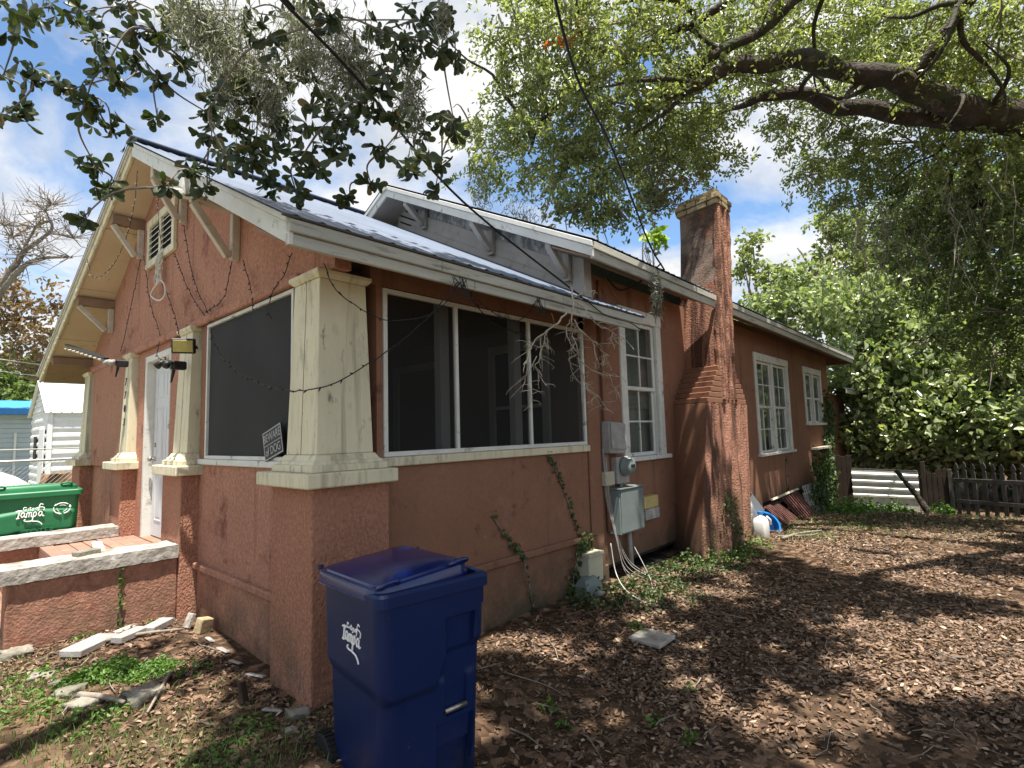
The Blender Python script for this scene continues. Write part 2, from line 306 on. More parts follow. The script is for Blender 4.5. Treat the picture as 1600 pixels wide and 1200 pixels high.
def screen_mat(name, c, alpha):
    mt = bpy.data.materials.new(name); mt.use_nodes = True; nt = mt.node_tree; out = nt.nodes['Material Output']; pb = nt.nodes['Principled BSDF']
    geo = nt.nodes.new('ShaderNodeNewGeometry'); n = nt.nodes.new('ShaderNodeTexNoise'); n.inputs['Scale'].default_value = 1.6; n.inputs['Detail'].default_value = 6
    nt.links.new(geo.outputs['Position'], n.inputs['Vector'])
    r = nt.nodes.new('ShaderNodeValToRGB'); r.color_ramp.elements[0].color = (c * 0.75, c * 0.75, c * 0.76, 1); r.color_ramp.elements[1].color = (c * 1.5, c * 1.48, c * 1.4, 1)
    r.color_ramp.elements[0].position = 0.35; r.color_ramp.elements[1].position = 0.75
    nt.links.new(n.outputs['Fac'], r.inputs[0]); nt.links.new(r.outputs[0], pb.inputs['Base Color']); pb.inputs['Roughness'].default_value = 0.8
    t = nt.nodes.new('ShaderNodeBsdfTransparent'); ms = nt.nodes.new('ShaderNodeMixShader'); ms.inputs[0].default_value = alpha
    nt.links.new(pb.outputs[0], ms.inputs[1]); nt.links.new(t.outputs[0], ms.inputs[2]); nt.links.new(ms.outputs[0], out.inputs['Surface'])
    return mt
m_screen = screen_mat('insect screen', 0.010, 0.5)
m_screen_front = screen_mat('dense front insect screen', 0.019, 0.15)

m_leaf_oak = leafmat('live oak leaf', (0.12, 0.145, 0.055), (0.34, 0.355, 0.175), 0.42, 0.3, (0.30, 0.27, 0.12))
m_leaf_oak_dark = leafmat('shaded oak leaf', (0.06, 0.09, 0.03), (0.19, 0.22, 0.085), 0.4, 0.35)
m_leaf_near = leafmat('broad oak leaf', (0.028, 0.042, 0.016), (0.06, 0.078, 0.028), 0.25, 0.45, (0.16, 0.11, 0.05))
m_leaf_vine = leafmat('broad vine leaf', (0.09, 0.13, 0.055), (0.40, 0.44, 0.25), 0.35, 0.22, (0.5, 0.48, 0.24))
m_leaf_back = leafmat('far tree leaf', (0.13, 0.165, 0.065), (0.32, 0.35, 0.15), 0.35, 0.5)
m_leaf_street = leafmat('street tree leaf', (0.08, 0.12, 0.035), (0.17, 0.22, 0.07), 0.35, 0.5)
m_leaf_rusty = leafmat('rusty sparse leaf', (0.20, 0.11, 0.075), (0.27, 0.19, 0.11), 0.3, 0.6, (0.13, 0.15, 0.05))
m_leaf_orange = leafmat('orange red leaf', (0.5, 0.08, 0.02), (0.55, 0.15, 0.03), 0.4, 0.5)
m_leaf_weed = leafmat('weed leaf', (0.06, 0.13, 0.02), (0.15, 0.26, 0.05), 0.3, 0.5)
m_leaf_ivy = leafmat('creeper leaf', (0.035, 0.06, 0.018), (0.08, 0.12, 0.035), 0.25, 0.5)
m_leaf_bright = leafmat('yellow green leaf', (0.22, 0.32, 0.03), (0.3, 0.4, 0.06), 0.4, 0.4)
m_grass = leafmat('grass blade', (0.07, 0.12, 0.025), (0.16, 0.21, 0.06), 0.25, 0.6, (0.22, 0.19, 0.09))
m_litter = leafmat('dry leaf', (0.045, 0.026, 0.016), (0.255, 0.16, 0.10), 0.08, 0.6, (0.46, 0.345, 0.245))

def text(body, name, size, mat, parent, loc, rot, shear=0.0, extrude=0.001, spacing=1.0, xs=1.0):
    cu = bpy.data.curves.new(name, 'FONT'); cu.body = body; cu.size = size; cu.shear = shear; cu.extrude = extrude; cu.space_character = spacing
    cu.align_x = 'CENTER'; cu.align_y = 'CENTER'; cu.materials.append(mat)
    o = bpy.data.objects.new(name, cu); col.objects.link(o); o.parent = parent
    me = bpy.data.meshes.new_from_object(o); me.name = name; bpy.data.objects.remove(o)
    for v in me.vertices: v.co.x *= xs
    o = bpy.data.objects.new(name, me); col.objects.link(o); o.parent = parent; me.materials.clear(); me.materials.append(mat)
    o.location = Vector(loc); o.rotation_euler = rot
    return o

# ------------------------------------------------------------------ ground
def gz(x, y):
    x = np.asarray(x, float); y = np.asarray(y, float)
    z = -0.5 * np.clip((x - 4) / 10, 0, 1.1) ** 2 - 0.16 * sstep(-0.35, -1.3, y) * sstep(3.5, 0.5, x)
    z = z + 0.06 * sstep(0.2, 1.5, y) * sstep(0.1, -0.2, x) * sstep(-3.5, -1.2, x)
    z = z + 0.018 * np.sin(x * 2.3 + y * 1.1) * np.cos(y * 2.9 - x * 0.7) + 0.012 * np.sin(x * 6.1 + 1.3) * np.sin(y * 5.3)
    return z
def G(x, y): return float(gz(x, y))
def axis_coords(lo, hi, dlo, dhi, step):
    mid = np.arange(dlo, dhi + 1e-6, step)
    def out(a, b):
        n = 14; t = np.linspace(0, 1, n + 1)[1:] ** 2.2; return a + (b - a) * t
    return np.concatenate([out(dlo, lo)[::-1], mid, out(dhi, hi)])
xs = axis_coords(-400, 500, -4, 18, 0.125); ys = axis_coords(-400, 500, -9, 8, 0.125)
X, Y = np.meshgrid(xs, ys, indexing='ij'); Z = gz(X, Y)
nx, ny = X.shape
V = np.stack([X, Y, Z], -1).reshape(-1, 3)
idx = np.arange(nx * ny).reshape(nx, ny)
Q = np.stack([idx[:-1, :-1], idx[1:, :-1], idx[1:, 1:], idx[:-1, 1:]], -1).reshape(-1, 4)
def np_mesh(name, V, Q):
    me = bpy.data.meshes.new(name); n = Q.shape[1]
    me.vertices.add(len(V)); me.vertices.foreach_set('co', np.ascontiguousarray(V, dtype=np.float32).ravel())
    me.loops.add(Q.size); me.loops.foreach_set('vertex_index', np.ascontiguousarray(Q, dtype=np.int32).ravel())
    me.polygons.add(len(Q)); me.polygons.foreach_set('loop_start', np.arange(0, Q.size, n, dtype=np.int32)); me.polygons.foreach_set('loop_total', np.full(len(Q), n, dtype=np.int32))
    me.update(calc_edges=True); return me
def ground_mat():
    mt = bpy.data.materials.new('leaf strewn soil'); mt.use_nodes = True; nt = mt.node_tree; pb = nt.nodes['Principled BSDF']; pb.inputs['Roughness'].default_value = 0.95; pb.inputs['Specular IOR Level'].default_value = 0.1
    geo = nt.nodes.new('ShaderNodeNewGeometry')
    def no(s, d=6, r=0.65):
        n = nt.nodes.new('ShaderNodeTexNoise'); n.inputs['Scale'].default_value = s; n.inputs['Detail'].default_value = d; n.inputs['Roughness'].default_value = r; nt.links.new(geo.outputs['Position'], n.inputs['Vector']); return n
    vo = nt.nodes.new('ShaderNodeTexVoronoi'); vo.inputs['Scale'].default_value = 17; vo.inputs['Randomness'].default_value = 1; nt.links.new(geo.outputs['Position'], vo.inputs['Vector'])
    r = nt.nodes.new('ShaderNodeValToRGB'); e = r.color_ramp.elements; e[0].color = (0.045, 0.028, 0.018, 1); e[1].color = (0.24, 0.15, 0.095, 1); e[0].position = 0.15; e[1].position = 0.95
    x = e.new(0.55); x.color = (0.095, 0.058, 0.036, 1)
    sp = nt.nodes.new('ShaderNodeSeparateColor'); nt.links.new(vo.outputs['Color'], sp.inputs[0]); nt.links.new(sp.outputs[0], r.inputs[0])
    n1 = no(1.1); g = nt.nodes.new('ShaderNodeMix'); g.data_type = 'RGBA'
    r1 = nt.nodes.new('ShaderNodeValToRGB'); r1.color_ramp.elements[0].position = 0.45; r1.color_ramp.elements[1].position = 0.7; nt.links.new(n1.outputs['Fac'], r1.inputs[0])
    nt.links.new(r1.outputs[0], g.inputs[0]); nt.links.new(r.outputs[0], g.inputs[6]); g.inputs[7].default_value = (0.075, 0.05, 0.032, 1)
    # the open street side to the north-west is grass
    sx = nt.nodes.new('ShaderNodeSeparateXYZ'); nt.links.new(geo.outputs['Position'], sx.inputs[0])
    mr = nt.nodes.new('ShaderNodeMapRange'); mr.inputs[1].default_value = 4.5; mr.inputs[2].default_value = 7
    sb = nt.nodes.new('ShaderNodeMath'); sb.operation = 'MULTIPLY_ADD'; sb.inputs[1].default_value = -2.5; sb.inputs[2].default_value = 0; nt.links.new(sx.outputs[0], sb.inputs[0])
    mxm = nt.nodes.new('ShaderNodeMath'); mxm.operation = 'MAXIMUM'; nt.links.new(sb.outputs[0], mxm.inputs[0]); nt.links.new(sx.outputs[1], mxm.inputs[1]); nt.links.new(mxm.outputs[0], mr.inputs[0])
    g2 = nt.nodes.new('ShaderNodeMix'); g2.data_type = 'RGBA'; nt.links.new(mr.outputs[0], g2.inputs[0]); nt.links.new(g.outputs[2], g2.inputs[6])
    n3 = no(3); r3 = nt.nodes.new('ShaderNodeValToRGB'); r3.color_ramp.elements[0].color = (0.09, 0.12, 0.035, 1); r3.color_ramp.elements[1].color = (0.2, 0.17, 0.09, 1); nt.links.new(n3.outputs['Fac'], r3.inputs[0]); nt.links.new(r3.outputs[0], g2.inputs[7])
    nt.links.new(g2.outputs[2], pb.inputs['Base Color'])
    bp = nt.nodes.new('ShaderNodeBump'); bp.inputs['Strength'].default_value = 0.9; bp.inputs['Distance'].default_value = 0.03
    n2 = no(26, 5); ad = nt.nodes.new('ShaderNodeMath'); ad.operation = 'ADD'; nt.links.new(n2.outputs['Fac'], ad.inputs[0]); nt.links.new(sp.outputs[1], ad.inputs[1])
    nt.links.new(ad.outputs[0], bp.inputs['Height']); nt.links.new(bp.outputs[0], pb.inputs['Normal'])
    return mt
tag(link_mesh('ground', np_mesh('ground', V, Q), ground_mat(), None, True), kind='structure')

# the street side, in front of the house
def strip(name, x0, x1, z, c, c2, vs, rough=0.9):
    ys2 = np.linspace(-120, 120, 121); V = []; 
    for y in ys2: V += [(x0, y, z), (x1, y, z)]
    Q_ = np.array([(2 * k, 2 * k + 1, 2 * k + 3, 2 * k + 2) for k in range(120)])
    tag(link_mesh(name, np_mesh(name, np.array(V), Q_), M(name + ' surface', c, rough, c2=c2, vs=vs, bump=0.3, bs=60)), kind='structure')
strip('sidewalk', -5.6, -4.1, 0.06, (0.42, 0.40, 0.36), (0.34, 0.32, 0.29), 2)
strip('street', -15, -7.4, 0.03, (0.24, 0.235, 0.225), (0.18, 0.175, 0.17), 1)
# ------------------------------------------------------------------ the house
house = thing('house', 'terracotta stucco bungalow with cream porch columns, metal roof and fluted chimney', 'house', (0, 0, 0))
WX, WY = 0.154, 0.13                     # outer faces of the front and the side walls
HW = 7.61                                # width of the porch front
def zr_top(y): return lerp(2.811, 4.97, (y + 0.391) / 4.191) if y < 3.8 else lerp(4.97, 2.76, (y - 3.8) / 4.2)
def xr(y): return lerp(-0.346, -0.18, (y + 0.391) / 4.191) if y < 3.8 else lerp(-0.18, -0.40, (y - 3.8) / 4.2)
SOF = 0.15                               # soffit below the roof top

# porch side wall and knee walls
w = MB()
w.box((0.50, WY, -0.3), (3.20, WY + 0.12, 1.40))                      # side knee wall
w.box((0.50, WY, 2.70), (3.20, WY + 0.12, 2.86))                      # side header
w.box((0.55, WY, 1.40), (0.60, WY + 0.12, 2.70)); w.box((3.16, WY, 1.40), (3.30, WY + 0.12, 2.86)); w.box((3.20, WY, -0.3), (3.30, WY + 0.12, 1.40))
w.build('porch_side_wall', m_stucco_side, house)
w = MB()
w.box((WX, 0.50, -0.3), (WX + 0.12, 2.46, 1.40))                      # bay knee wall
w.box((WX, 2.98, 0.3), (WX + 0.12, 3.40, 2.72)); w.box((WX, 4.29, 0.3), (WX + 0.12, 4.66, 2.72)); w.box((WX, 3.40, 2.60), (WX + 0.12, 4.29, 2.72))
w.box((WX + 0.01, 5.05, -0.3), (WX + 0.12, 7.1, 2.72))
w.build('porch_front_wall', m_stucco, house)
B('boarded_bay_panel', (WX - 0.035, 5.10, 1.30), (WX + 0.008, 7.02, 2.715), m_stucco, house, 0.006)
gp = MB(); ytab = [0.0, 3.8, HW]
gp.prism([(WX - 0.004, -0.02 + 0.02, 2.72), (WX - 0.004, HW, 2.72), (WX - 0.004, HW, zr_top(HW) - SOF), (WX - 0.004, 3.8, 4.97 - SOF), (WX - 0.004, 0.0, zr_top(0) - SOF)], (0.12, 0, 0))
gp.build('gable_wall', m_stucco, house)
B('header_band', (WX - 0.05, 0.45, 2.70), (WX - 0.006, 7.15, 2.775), m_stucco, house, 0.008)
B('front_belt_band', (WX - 0.045, 0.55, 0.445), (WX + 0.01, 2.45, 0.505), m_stucco, house, 0.012)
B('side_belt_band', (0.555, WY - 0.04, 0.465), (3.22, WY + 0.01, 0.53), m_stucco_side, house, 0.012)
# piers, slabs and tapered columns
def pier(y0, y1, x0=0.0, x1=0.56, corner=False):
    p = MB().box((x0, y0, -0.3), (x1, y1, 1.295)); 
    o = p.build('pier', m_stucco_rough, house, 0.012, seg=2)
    o2 = B('slab', (x0 - 0.075, y0 - 0.085, 1.298), (x1 + 0.02, y1 + 0.075, 1.388), m_cream, house, 0.008)
    cx0, cx1, cy0, cy1 = x0 + 0.0, x1 - 0.03, y0 + 0.0, y1 - 0.03
    def ring(g, z): return [(cx0 + g, cy0 + g, z), (cx1 - g, cy0 + g, z), (cx1 - g, cy1 - g, z), (cx0 + g, cy1 - g, z)]
    b = MB().loft([ring(-0.012, 1.389), ring(-0.012, 1.432), ring(0.012, 1.436), ring(0.016, 1.455), ring(0.03, 1.462), ring(0.045, 1.492), ring(0.056, 1.497)])
    b.build('column_base', m_cream, house, 0.004)
    ring2 = lambda g, z: [(cx0 + g, cy0 + g, z), (cx1 - g, cy0 + g, z), (cx1 - g, cy1 - g, z), (cx0 + g, cy1 - g, z)]
    MB().loft([ring2(0.058, 1.498), ring2(0.092, 2.66)]).build('column_shaft', m_cream, house, 0.004)
    MB().loft([ring2(0.085, 2.661), ring2(0.06, 2.69), ring2(0.06, 2.715)]).build('column_cap', m_cream, house, 0.003)
    # joint down the front board of the column
    ym = (cy0 + cy1) / 2
    MB().hex([(cx0 + 0.0565, ym - 0.003, 1.50), (cx0 + 0.07, ym - 0.003, 1.50), (cx0 + 0.07, ym + 0.003, 1.50), (cx0 + 0.0565, ym + 0.003, 1.50),
              (cx0 + 0.0905, ym - 0.003, 2.655), (cx0 + 0.1, ym - 0.003, 2.655), (cx0 + 0.1, ym + 0.003, 2.655), (cx0 + 0.0905, ym + 0.003, 2.655)]).build('column_joint', m_brownwood, house)
pier(0.0, 0.56); pier(2.44, 3.0, 0.0, 0.4); pier(4.61, 5.11, 0.0, 0.4); pier(7.05, HW, 0.0, 0.4)
for k, ch in enumerate('7703'):
    text(ch, 'house_number', 0.13, m_black, house, (0.045 + 0.012 * (2.36 - 0.165 * k - 1.5), 4.80, 2.36 - 0.165 * k), (R(90), 0, R(-90)), shear=0.15, extrude=0.004)

# screened openings
def screen(verts_axis, a0, a1, z0, z1, mull, pos, mat, frame_mat, fw=0.035):
    """verts_axis 'x': lies in plane y=pos and runs along x; 'y': in plane x=pos along y"""
    fr = MB(); P = (lambda a, z, d: (a, pos + d, z)) if verts_axis == 'x' else (lambda a, z, d: (pos + d, a, z))
    def bx(b, a_, b_, c_, d_, d0=-0.012, d1=0.03): b.box(P(a_, c_, d0), P(b_, d_, d1))
    bx(fr, a0, a1, z1 - fw, z1); bx(fr, a0, a1, z0, z0 + fw); bx(fr, a0, a0 + fw, z0 + fw, z1 - fw); bx(fr, a1 - fw, a1, z0 + fw, z1 - fw)
    f = fr.build('screen_frame', frame_mat, house, 0.003)
    for mm in mull:
        q = MB(); bx(q, mm - 0.016, mm + 0.016, z0 + fw, z1 - fw, -0.010, 0.028); q.build('screen_mullion', frame_mat, f, 0.003)
    q = MB().add([P(a0 + 0.01, z0 + 0.01, 0.012), P(a1 - 0.01, z0 + 0.01, 0.012), P(a1 - 0.01, z1 - 0.01, 0.012), P(a0 + 0.01, z1 - 0.01, 0.012)], [(0, 1, 2, 3)])
    q.build('insect_screen', mat, f)
    return f
screen('x', 0.605, 3.155, 1.455, 2.69, [1.32, 2.25], WY, m_screen, m_white)
B('screen_sill', (0.565, WY - 0.04, 1.385), (3.165, WY + 0.02, 1.452), m_cream, house, 0.006)
screen('y', 0.57, 2.30, 1.445, 2.695, [], WX, m_screen_front, m_white, 0.03)
B('screen_sill', (WX - 0.03, 0.56, 1.392), (WX + 0.03, 2.42, 1.443), m_white, house, 0.006)
w = MB(); w.box((WX, 2.31, 1.40), (WX + 0.12, 2.46, 2.70)); w.build('screen_jamb', m_stucco_side, house)

# dim interior of the porch seen through the screens
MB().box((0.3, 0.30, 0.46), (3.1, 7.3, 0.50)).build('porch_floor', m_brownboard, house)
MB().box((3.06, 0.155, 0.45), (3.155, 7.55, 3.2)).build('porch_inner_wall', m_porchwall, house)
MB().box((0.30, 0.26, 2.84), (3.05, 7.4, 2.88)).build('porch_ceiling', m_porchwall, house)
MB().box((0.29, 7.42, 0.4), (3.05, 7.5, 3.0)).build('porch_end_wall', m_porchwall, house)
for (y0, y1, z0, z1) in ((0.62, 1.35, 1.25, 2.55), (4.4, 5.1, 1.2, 2.5)):
    f = MB(); f.box((3.02, y0 - .1, z0 - .1), (3.06, y0, z1 + .1)); f.box((3.02, y1, z0 - .1), (3.06, y1 + .1, z1 + .1)); f.box((3.02, y0, z1), (3.06, y1, z1 + .1)); f.box((3.02, y0, z0 - .1), (3.06, y1, z0)); f.box((3.03, y0, (z0 + z1) / 2 - .02), (3.06, y1, (z0 + z1) / 2 + .02))
    f.build('porch_window_frame', m_porchtrim, house, 0.004)
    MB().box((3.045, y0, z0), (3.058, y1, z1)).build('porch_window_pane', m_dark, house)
f = MB(); f.box((3.02, 2.3, 0.5), (3.06, 2.42, 2.6)); f.box((3.02, 3.3, 0.5), (3.06, 3.42, 2.6)); f.box((3.02, 2.42, 2.5), (3.06, 3.3, 2.6)); f.build('porch_door_frame', m_porchtrim, house, 0.004)
for q in (1.33, 2.26): B('porch_post', (q - 0.05, WY + 0.16, 1.4), (q + 0.05, WY + 0.24, 2.8), m_porchtrim, house)

# front door set back in its frame
dx_ = 0.30
fr = MB(); fr.box((WX - 0.012, 4.25, 0.53), (dx_, 4.32, 2.62)); fr.box((WX - 0.012, 3.37, 0.53), (dx_, 3.42, 2.62)); fr.box((WX - 0.012, 3.42, 2.55), (dx_, 4.25, 2.62))
fr.build('door_frame', m_white, house, 0.004)
door = MB(); door.box((dx_ - 0.07, 3.425, 0.545), (dx_ - 0.03, 4.245, 2.545)); dr = door.build('door', m_doorpaint, house, 0.004)
for (ya, yb, za_, zb_) in ((3.54, 3.79, 2.12, 2.42), (3.88, 4.13, 2.12, 2.42), (3.54, 3.79, 1.38, 2.02), (3.88, 4.13, 1.38, 2.02), (3.54, 3.79, 0.72, 1.26), (3.88, 4.13, 0.72, 1.26)):
    q = MB(); t = 0.02; x = dx_ - 0.075
    q.box((x, ya, za_), (x + .007, yb, za_ + t)); q.box((x, ya, zb_ - t), (x + .007, yb, zb_)); q.box((x, ya, za_ + t), (x + .007, ya + t, zb_ - t)); q.box((x, yb - t, za_ + t), (x + .007, yb, zb_ - t))
    q.box((x + .001, ya + .05, za_ + .05), (x + .007, yb - .05, zb_ - .05))
    q.build('door_panel', m_doorpaint, dr, 0.003)
MB().lathe([(0.028, 0), (0.028, -0.01), (0.012, -0.014), (0.012, -0.035), (0.028, -0.04), (0.03, -0.06), (0.018, -0.072)], (dx_ - 0.07, 4.17, 1.42), 'x', 16).build('door_knob', m_brass, dr, smooth=True)
MB().lathe([(0.026, 0), (0.026, -0.014), (0.015, -0.02)], (dx_ - 0.07, 4.17, 1.58), 'x', 16).build('deadbolt', m_brass, dr, smooth=True)
B('threshold', (WX - 0.02, 3.36, 0.50), (0.32, 4.33, 0.535), m_brownwood, house)

# gable vent with louvres
vf = MB(); vy0, vy1, vz0, vz1 = 3.28, 4.34, 3.70, 4.27
vf.box((WX - 0.045, vy0, vz0 - 0.02), (WX - 0.006, vy1, vz0 + 0.05)); vf.box((WX - 0.045, vy0, vz1 - 0.09), (WX - 0.006, vy1, vz1))
vf.box((WX - 0.042, vy0 + 0.02, vz0 + 0.05), (WX - 0.006, vy0 + 0.1, vz1 - 0.09)); vf.box((WX - 0.042, vy1 - 0.1, vz0 + 0.05), (WX - 0.006, vy1 - 0.02, vz1 - 0.09)); vf.box((WX - 0.042, 3.78, vz0 + 0.05), (WX - 0.006, 3.84, vz1 - 0.09))
vent = vf.build('gable_vent', m_cream, house, 0.004)
MB().box((WX - 0.011, vy0 + 0.1, vz0 + 0.05), (WX - 0.0055, vy1 - 0.1, vz1 - 0.09)).build('vent_back', m_dark, vent)
for (ya, yb) in ((vy0 + 0.1, 3.78), (3.84, vy1 - 0.1)):
    for k in range(6):
        z = vz0 + 0.075 + k * 0.07
        MB().hex([(WX - 0.040, ya, z - .022), (WX - 0.014, ya, z + .012), (WX - 0.014, yb, z + .012), (WX - 0.040, yb, z - .022), (WX - 0.040, ya, z - .012), (WX - 0.014, ya, z + .022), (WX - 0.014, yb, z + .022), (WX - 0.040, yb, z - .012)]).build('vent_slat', m_white, vent)

# gable brackets: wall post, outrigger beam, slanting strut
for (yb, zb) in ((1.6, 3.14), (3.0, 3.88), (4.62, 3.89), (6.05, 3.17), (7.35, 0)):
    zt_ = zr_top(yb) - SOF - 0.015; xo = xr(yb) + 0.035
    MB().box((xo, yb - 0.045, zt_ - 0.11), (WX, yb + 0.045, zt_)).build('outrigger', m_brownwood if yb > 4 else m_brace, house, 0.005)
    if zb:
        MB().box((WX - 0.07, yb - 0.032, zb), (WX - 0.006, yb + 0.032, zt_ - 0.112)).build('bracket_post', m_brace, house, 0.005)
        MB().bar((WX - 0.09, yb, zb + 0.02), (xo + 0.02, yb, zt_ - 0.12), 0.06, 0.06, (0, 1, 0)).build('bracket_strut', m_brace, house, 0.005)
MB().box((xr(1.6) - 0.045, 1.53, zr_top(1.6) - 0.26), (xr(1.6) + 0.09, 1.63, zr_top(1.6) - 0.05)).build('outrigger_end', m_white, house, 0.006)

# porch roof: metal sheets, soffit boards, rake boards, eave boards
def roof_sheet(quad, ridges, name, mat, parent, rib=0.008, sub=None):
    """corrugated sheet over the quad a(low,left) b(low,right) c(high,right) d(high,left); ribs run from low to high"""
    a, b, c, d = [Vector(p) for p in quad]; n = ridges * 6
    nrm = (b - a).cross(d - a).normalized()
    if nrm.z < 0: nrm = -nrm
    vs = []; fs = []
    for i in range(n + 1):
        t = i / n; h = rib if i % 6 == 3 else 0
        lo = a.lerp(b, t) + nrm * h; hi = d.lerp(c, t) + nrm * h
        vs += [lo, hi, lo - nrm * 0.004, hi - nrm * 0.004]
    for i in range(n):
        k = i * 4
        fs += [(k, k + 4, k + 5, k + 1), (k + 2, k + 3, k + 7, k + 6), (k, k + 2, k + 6, k + 4), (k + 1, k + 5, k + 7, k + 3)]
    return MB().add(vs, fs).build(name, mat, parent)
x_edges = [-0.40, 0.22, 0.88, 1.54, 2.20, 2.86, 3.06]
for i in range(len(x_edges) - 1):
    xa, xb = x_edges[i], x_edges[i + 1]
    tilt = random.uniform(-0.006, 0.006)
    for side in (0, 1):
        if side == 0:
            xt = (xa + 0.19) if i == 0 else xa
            roof_sheet([(xa + 0.0, -0.43, 2.80 + tilt), (xb, -0.43, 2.80 + tilt), (xb, 3.8, 4.985), (xt, 3.8, 4.985)], 4 if xb - xa > 0.3 else 2, 'roof_sheet', m_metal, house)
        else:
            xt = (xa + 0.19) if i == 0 else xa; xl = xa - 0.03 if i == 0 else xa
            roof_sheet([(xl, 8.04, 2.75), (xb, 8.04, 2.75), (xb, 3.8, 4.985), (xt, 3.8, 4.985)], 4 if xb - xa > 0.3 else 2, 'roof_sheet', m_metal, house)
roof_sheet([(3.06, -0.43, 2.80), (3.55, -0.43, 2.80), (3.55, 0.02, 3.03), (3.06, 0.11, 3.08)], 3, 'roof_sheet', m_metal, house)
MB().bar((-0.22, 3.8, 4.995), (3.06, 3.8, 4.995), 0.22, 0.02).build('ridge_cap', m_metal, house, 0.005)
for (ya, yb_) in ((-0.391, 3.8), (3.8, 8.0)):
    n = 4 if ya > 0 else 4
    for k in range(n):
        y0 = lerp(ya, yb_, k / n) + (0.006 if not (ya < 0 and k == 0) else 0.045); y1 = lerp(ya, yb_, (k + 1) / n) - 0.006
        P = lambda y, dz, dx: (xr(y) + dx, y, zr_top(y) - SOF + dz)
        MB().hex([P(y0, 0, 0.02), (WX, y0, zr_top(y0) - SOF), (WX, y1, zr_top(y1) - SOF), P(y1, 0, 0.02), P(y0, .02, 0.02), (WX, y0, zr_top(y0) - SOF + .02), (WX, y1, zr_top(y1) - SOF + .02), P(y1, .02, 0.02)]).build('soffit_board', m_tan, house)
def rake(y0, y1, dz0, dz1, dx0, dx1, mat, name='rake_board'):
    q = []
    for dz in (dz0, dz1):
        for (y, dx) in ((y0, dx0), (y0, dx1), (y1, dx1), (y1, dx0)): q.append((xr(y) + dx, y, zr_top(y) + dz))
    return MB().hex(q).build(name, mat, house, 0.004)
rake(-0.391, 3.8, -0.165, -0.045, 0.0, 0.03, m_white); rake(-0.395, 3.8, -0.043, -0.004, -0.018, 0.03, m_white)
rake(3.8, 8.0, -0.165, -0.075, 0.0, 0.03, m_cream); rake(3.8, 8.0, -0.073, -0.035, -0.015, 0.03, m_brace); rake(3.8, 8.02, -0.033, -0.004, -0.028, 0.03, m_fascia)
# soffit under the side eave, eave boards
MB().hex([(-0.31, -0.36, 2.655), (3.40, -0.36, 2.655), (3.40, WY, 2.88), (-0.31, WY, 2.88), (-0.31, -0.36, 2.675), (3.40, -0.36, 2.675), (3.40, WY, 2.90), (-0.31, WY, 2.90)]).build('side_soffit', m_brownwood, house)
def eave_board(x0, x1, y, z0, z1, t, mat, par=house, brk=()):
    xs_ = [x0] + list(brk) + [x1]
    for a, b in zip(xs_[:-1], xs_[1:]): B('eave_board', (a + 0.002, y, z0), (b - 0.002, y + t, z1), mat, par, 0.004)
eave_board(-0.348, 3.49, -0.385, 2.648, 2.715, 0.03, m_fascia, brk=[1.05, 2.35]); eave_board(-0.348, 3.52, -0.408, 2.717, 2.79, 0.045, m_fascia, brk=[0.72, 2.1])
B('drip_edge', (-0.39, -0.425, 2.792), (3.54, -0.40, 2.80), m_edge, house, 0)
eave_board(-0.35, 3.4, 7.97, 2.60, 2.74, 0.03, m_fascia)
MB().hex([(-0.34, 7.5, 2.86), (3.0, 7.5, 2.86), (3.0, 7.97, 2.62), (-0.34, 7.97, 2.62), (-0.34, 7.5, 2.88), (3.0, 7.5, 2.88), (3.0, 7.97, 2.64), (-0.34, 7.97, 2.64)]).build('far_soffit', m_brownwood, house)

# ---- main block
MX0, MXE = 3.05, 14.4
EZ = lambda x: 3.432 - 0.056 * (x - 2.65) / 12.4
w = MB()
# side wall of the main block in strips around the windows (x0, x1, z0, z1)
wins = [(3.90, 4.95, 1.27, 3.07), (8.64, 10.76, 1.09, 2.95), (12.0, 13.63, 1.63, 2.93)]
xs_ = [3.22, 3.90, 4.95, 8.64, 10.76, 12.0, 13.63, MXE]
for i in range(len(xs_) - 1):
    a, b = xs_[i], xs_[i + 1]; win = [q for q in wins if q[0] == a]
    zb = 0.14 if a < 6 else 0.22
    if win:
        w.box((a, WY, zb), (b, WY + 0.14, win[0][2])); w.box((a, WY, win[0][3]), (b, WY + 0.14, 3.36))
    else: w.box((a, WY, zb), (b, WY + 0.14, 3.36))
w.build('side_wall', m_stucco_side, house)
B('corner_pilaster', (3.16, WY - 0.03, 0.05), (3.38, WY + 0.002, 3.3), m_stucco_side, house, 0.012)
MB().box((MXE - 0.14, WY + 0.14, -0.9), (MXE, 6.0, 3.3)).build('rear_wall', m_stucco_side, house)
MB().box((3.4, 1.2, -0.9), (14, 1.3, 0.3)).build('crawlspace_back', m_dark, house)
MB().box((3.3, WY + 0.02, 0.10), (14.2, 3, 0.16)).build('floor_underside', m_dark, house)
MB().box((5.0, WY + 0.6, 0.8), (14.1, WY + 0.64, 3.3)).build('room_back_wall', m_porchwall, house)
# front gable of the main block
GX = 3.08
def z2(y): return lerp(3.432, 5.144, (y + 0.379) / 3.399) if y < 3.02 else lerp(5.144, 3.4, (y - 3.02) / 3.42)
MB().prism([(GX, WY, 2.6), (GX, 6.1, 2.6), (GX, 6.1, z2(6.1) - 0.13), (GX, 3.02, 5.144 - 0.13), (GX, WY, z2(WY) - 0.13)], (0.1, 0, 0)).build('main_gable_wall', m_wrinkle, house)
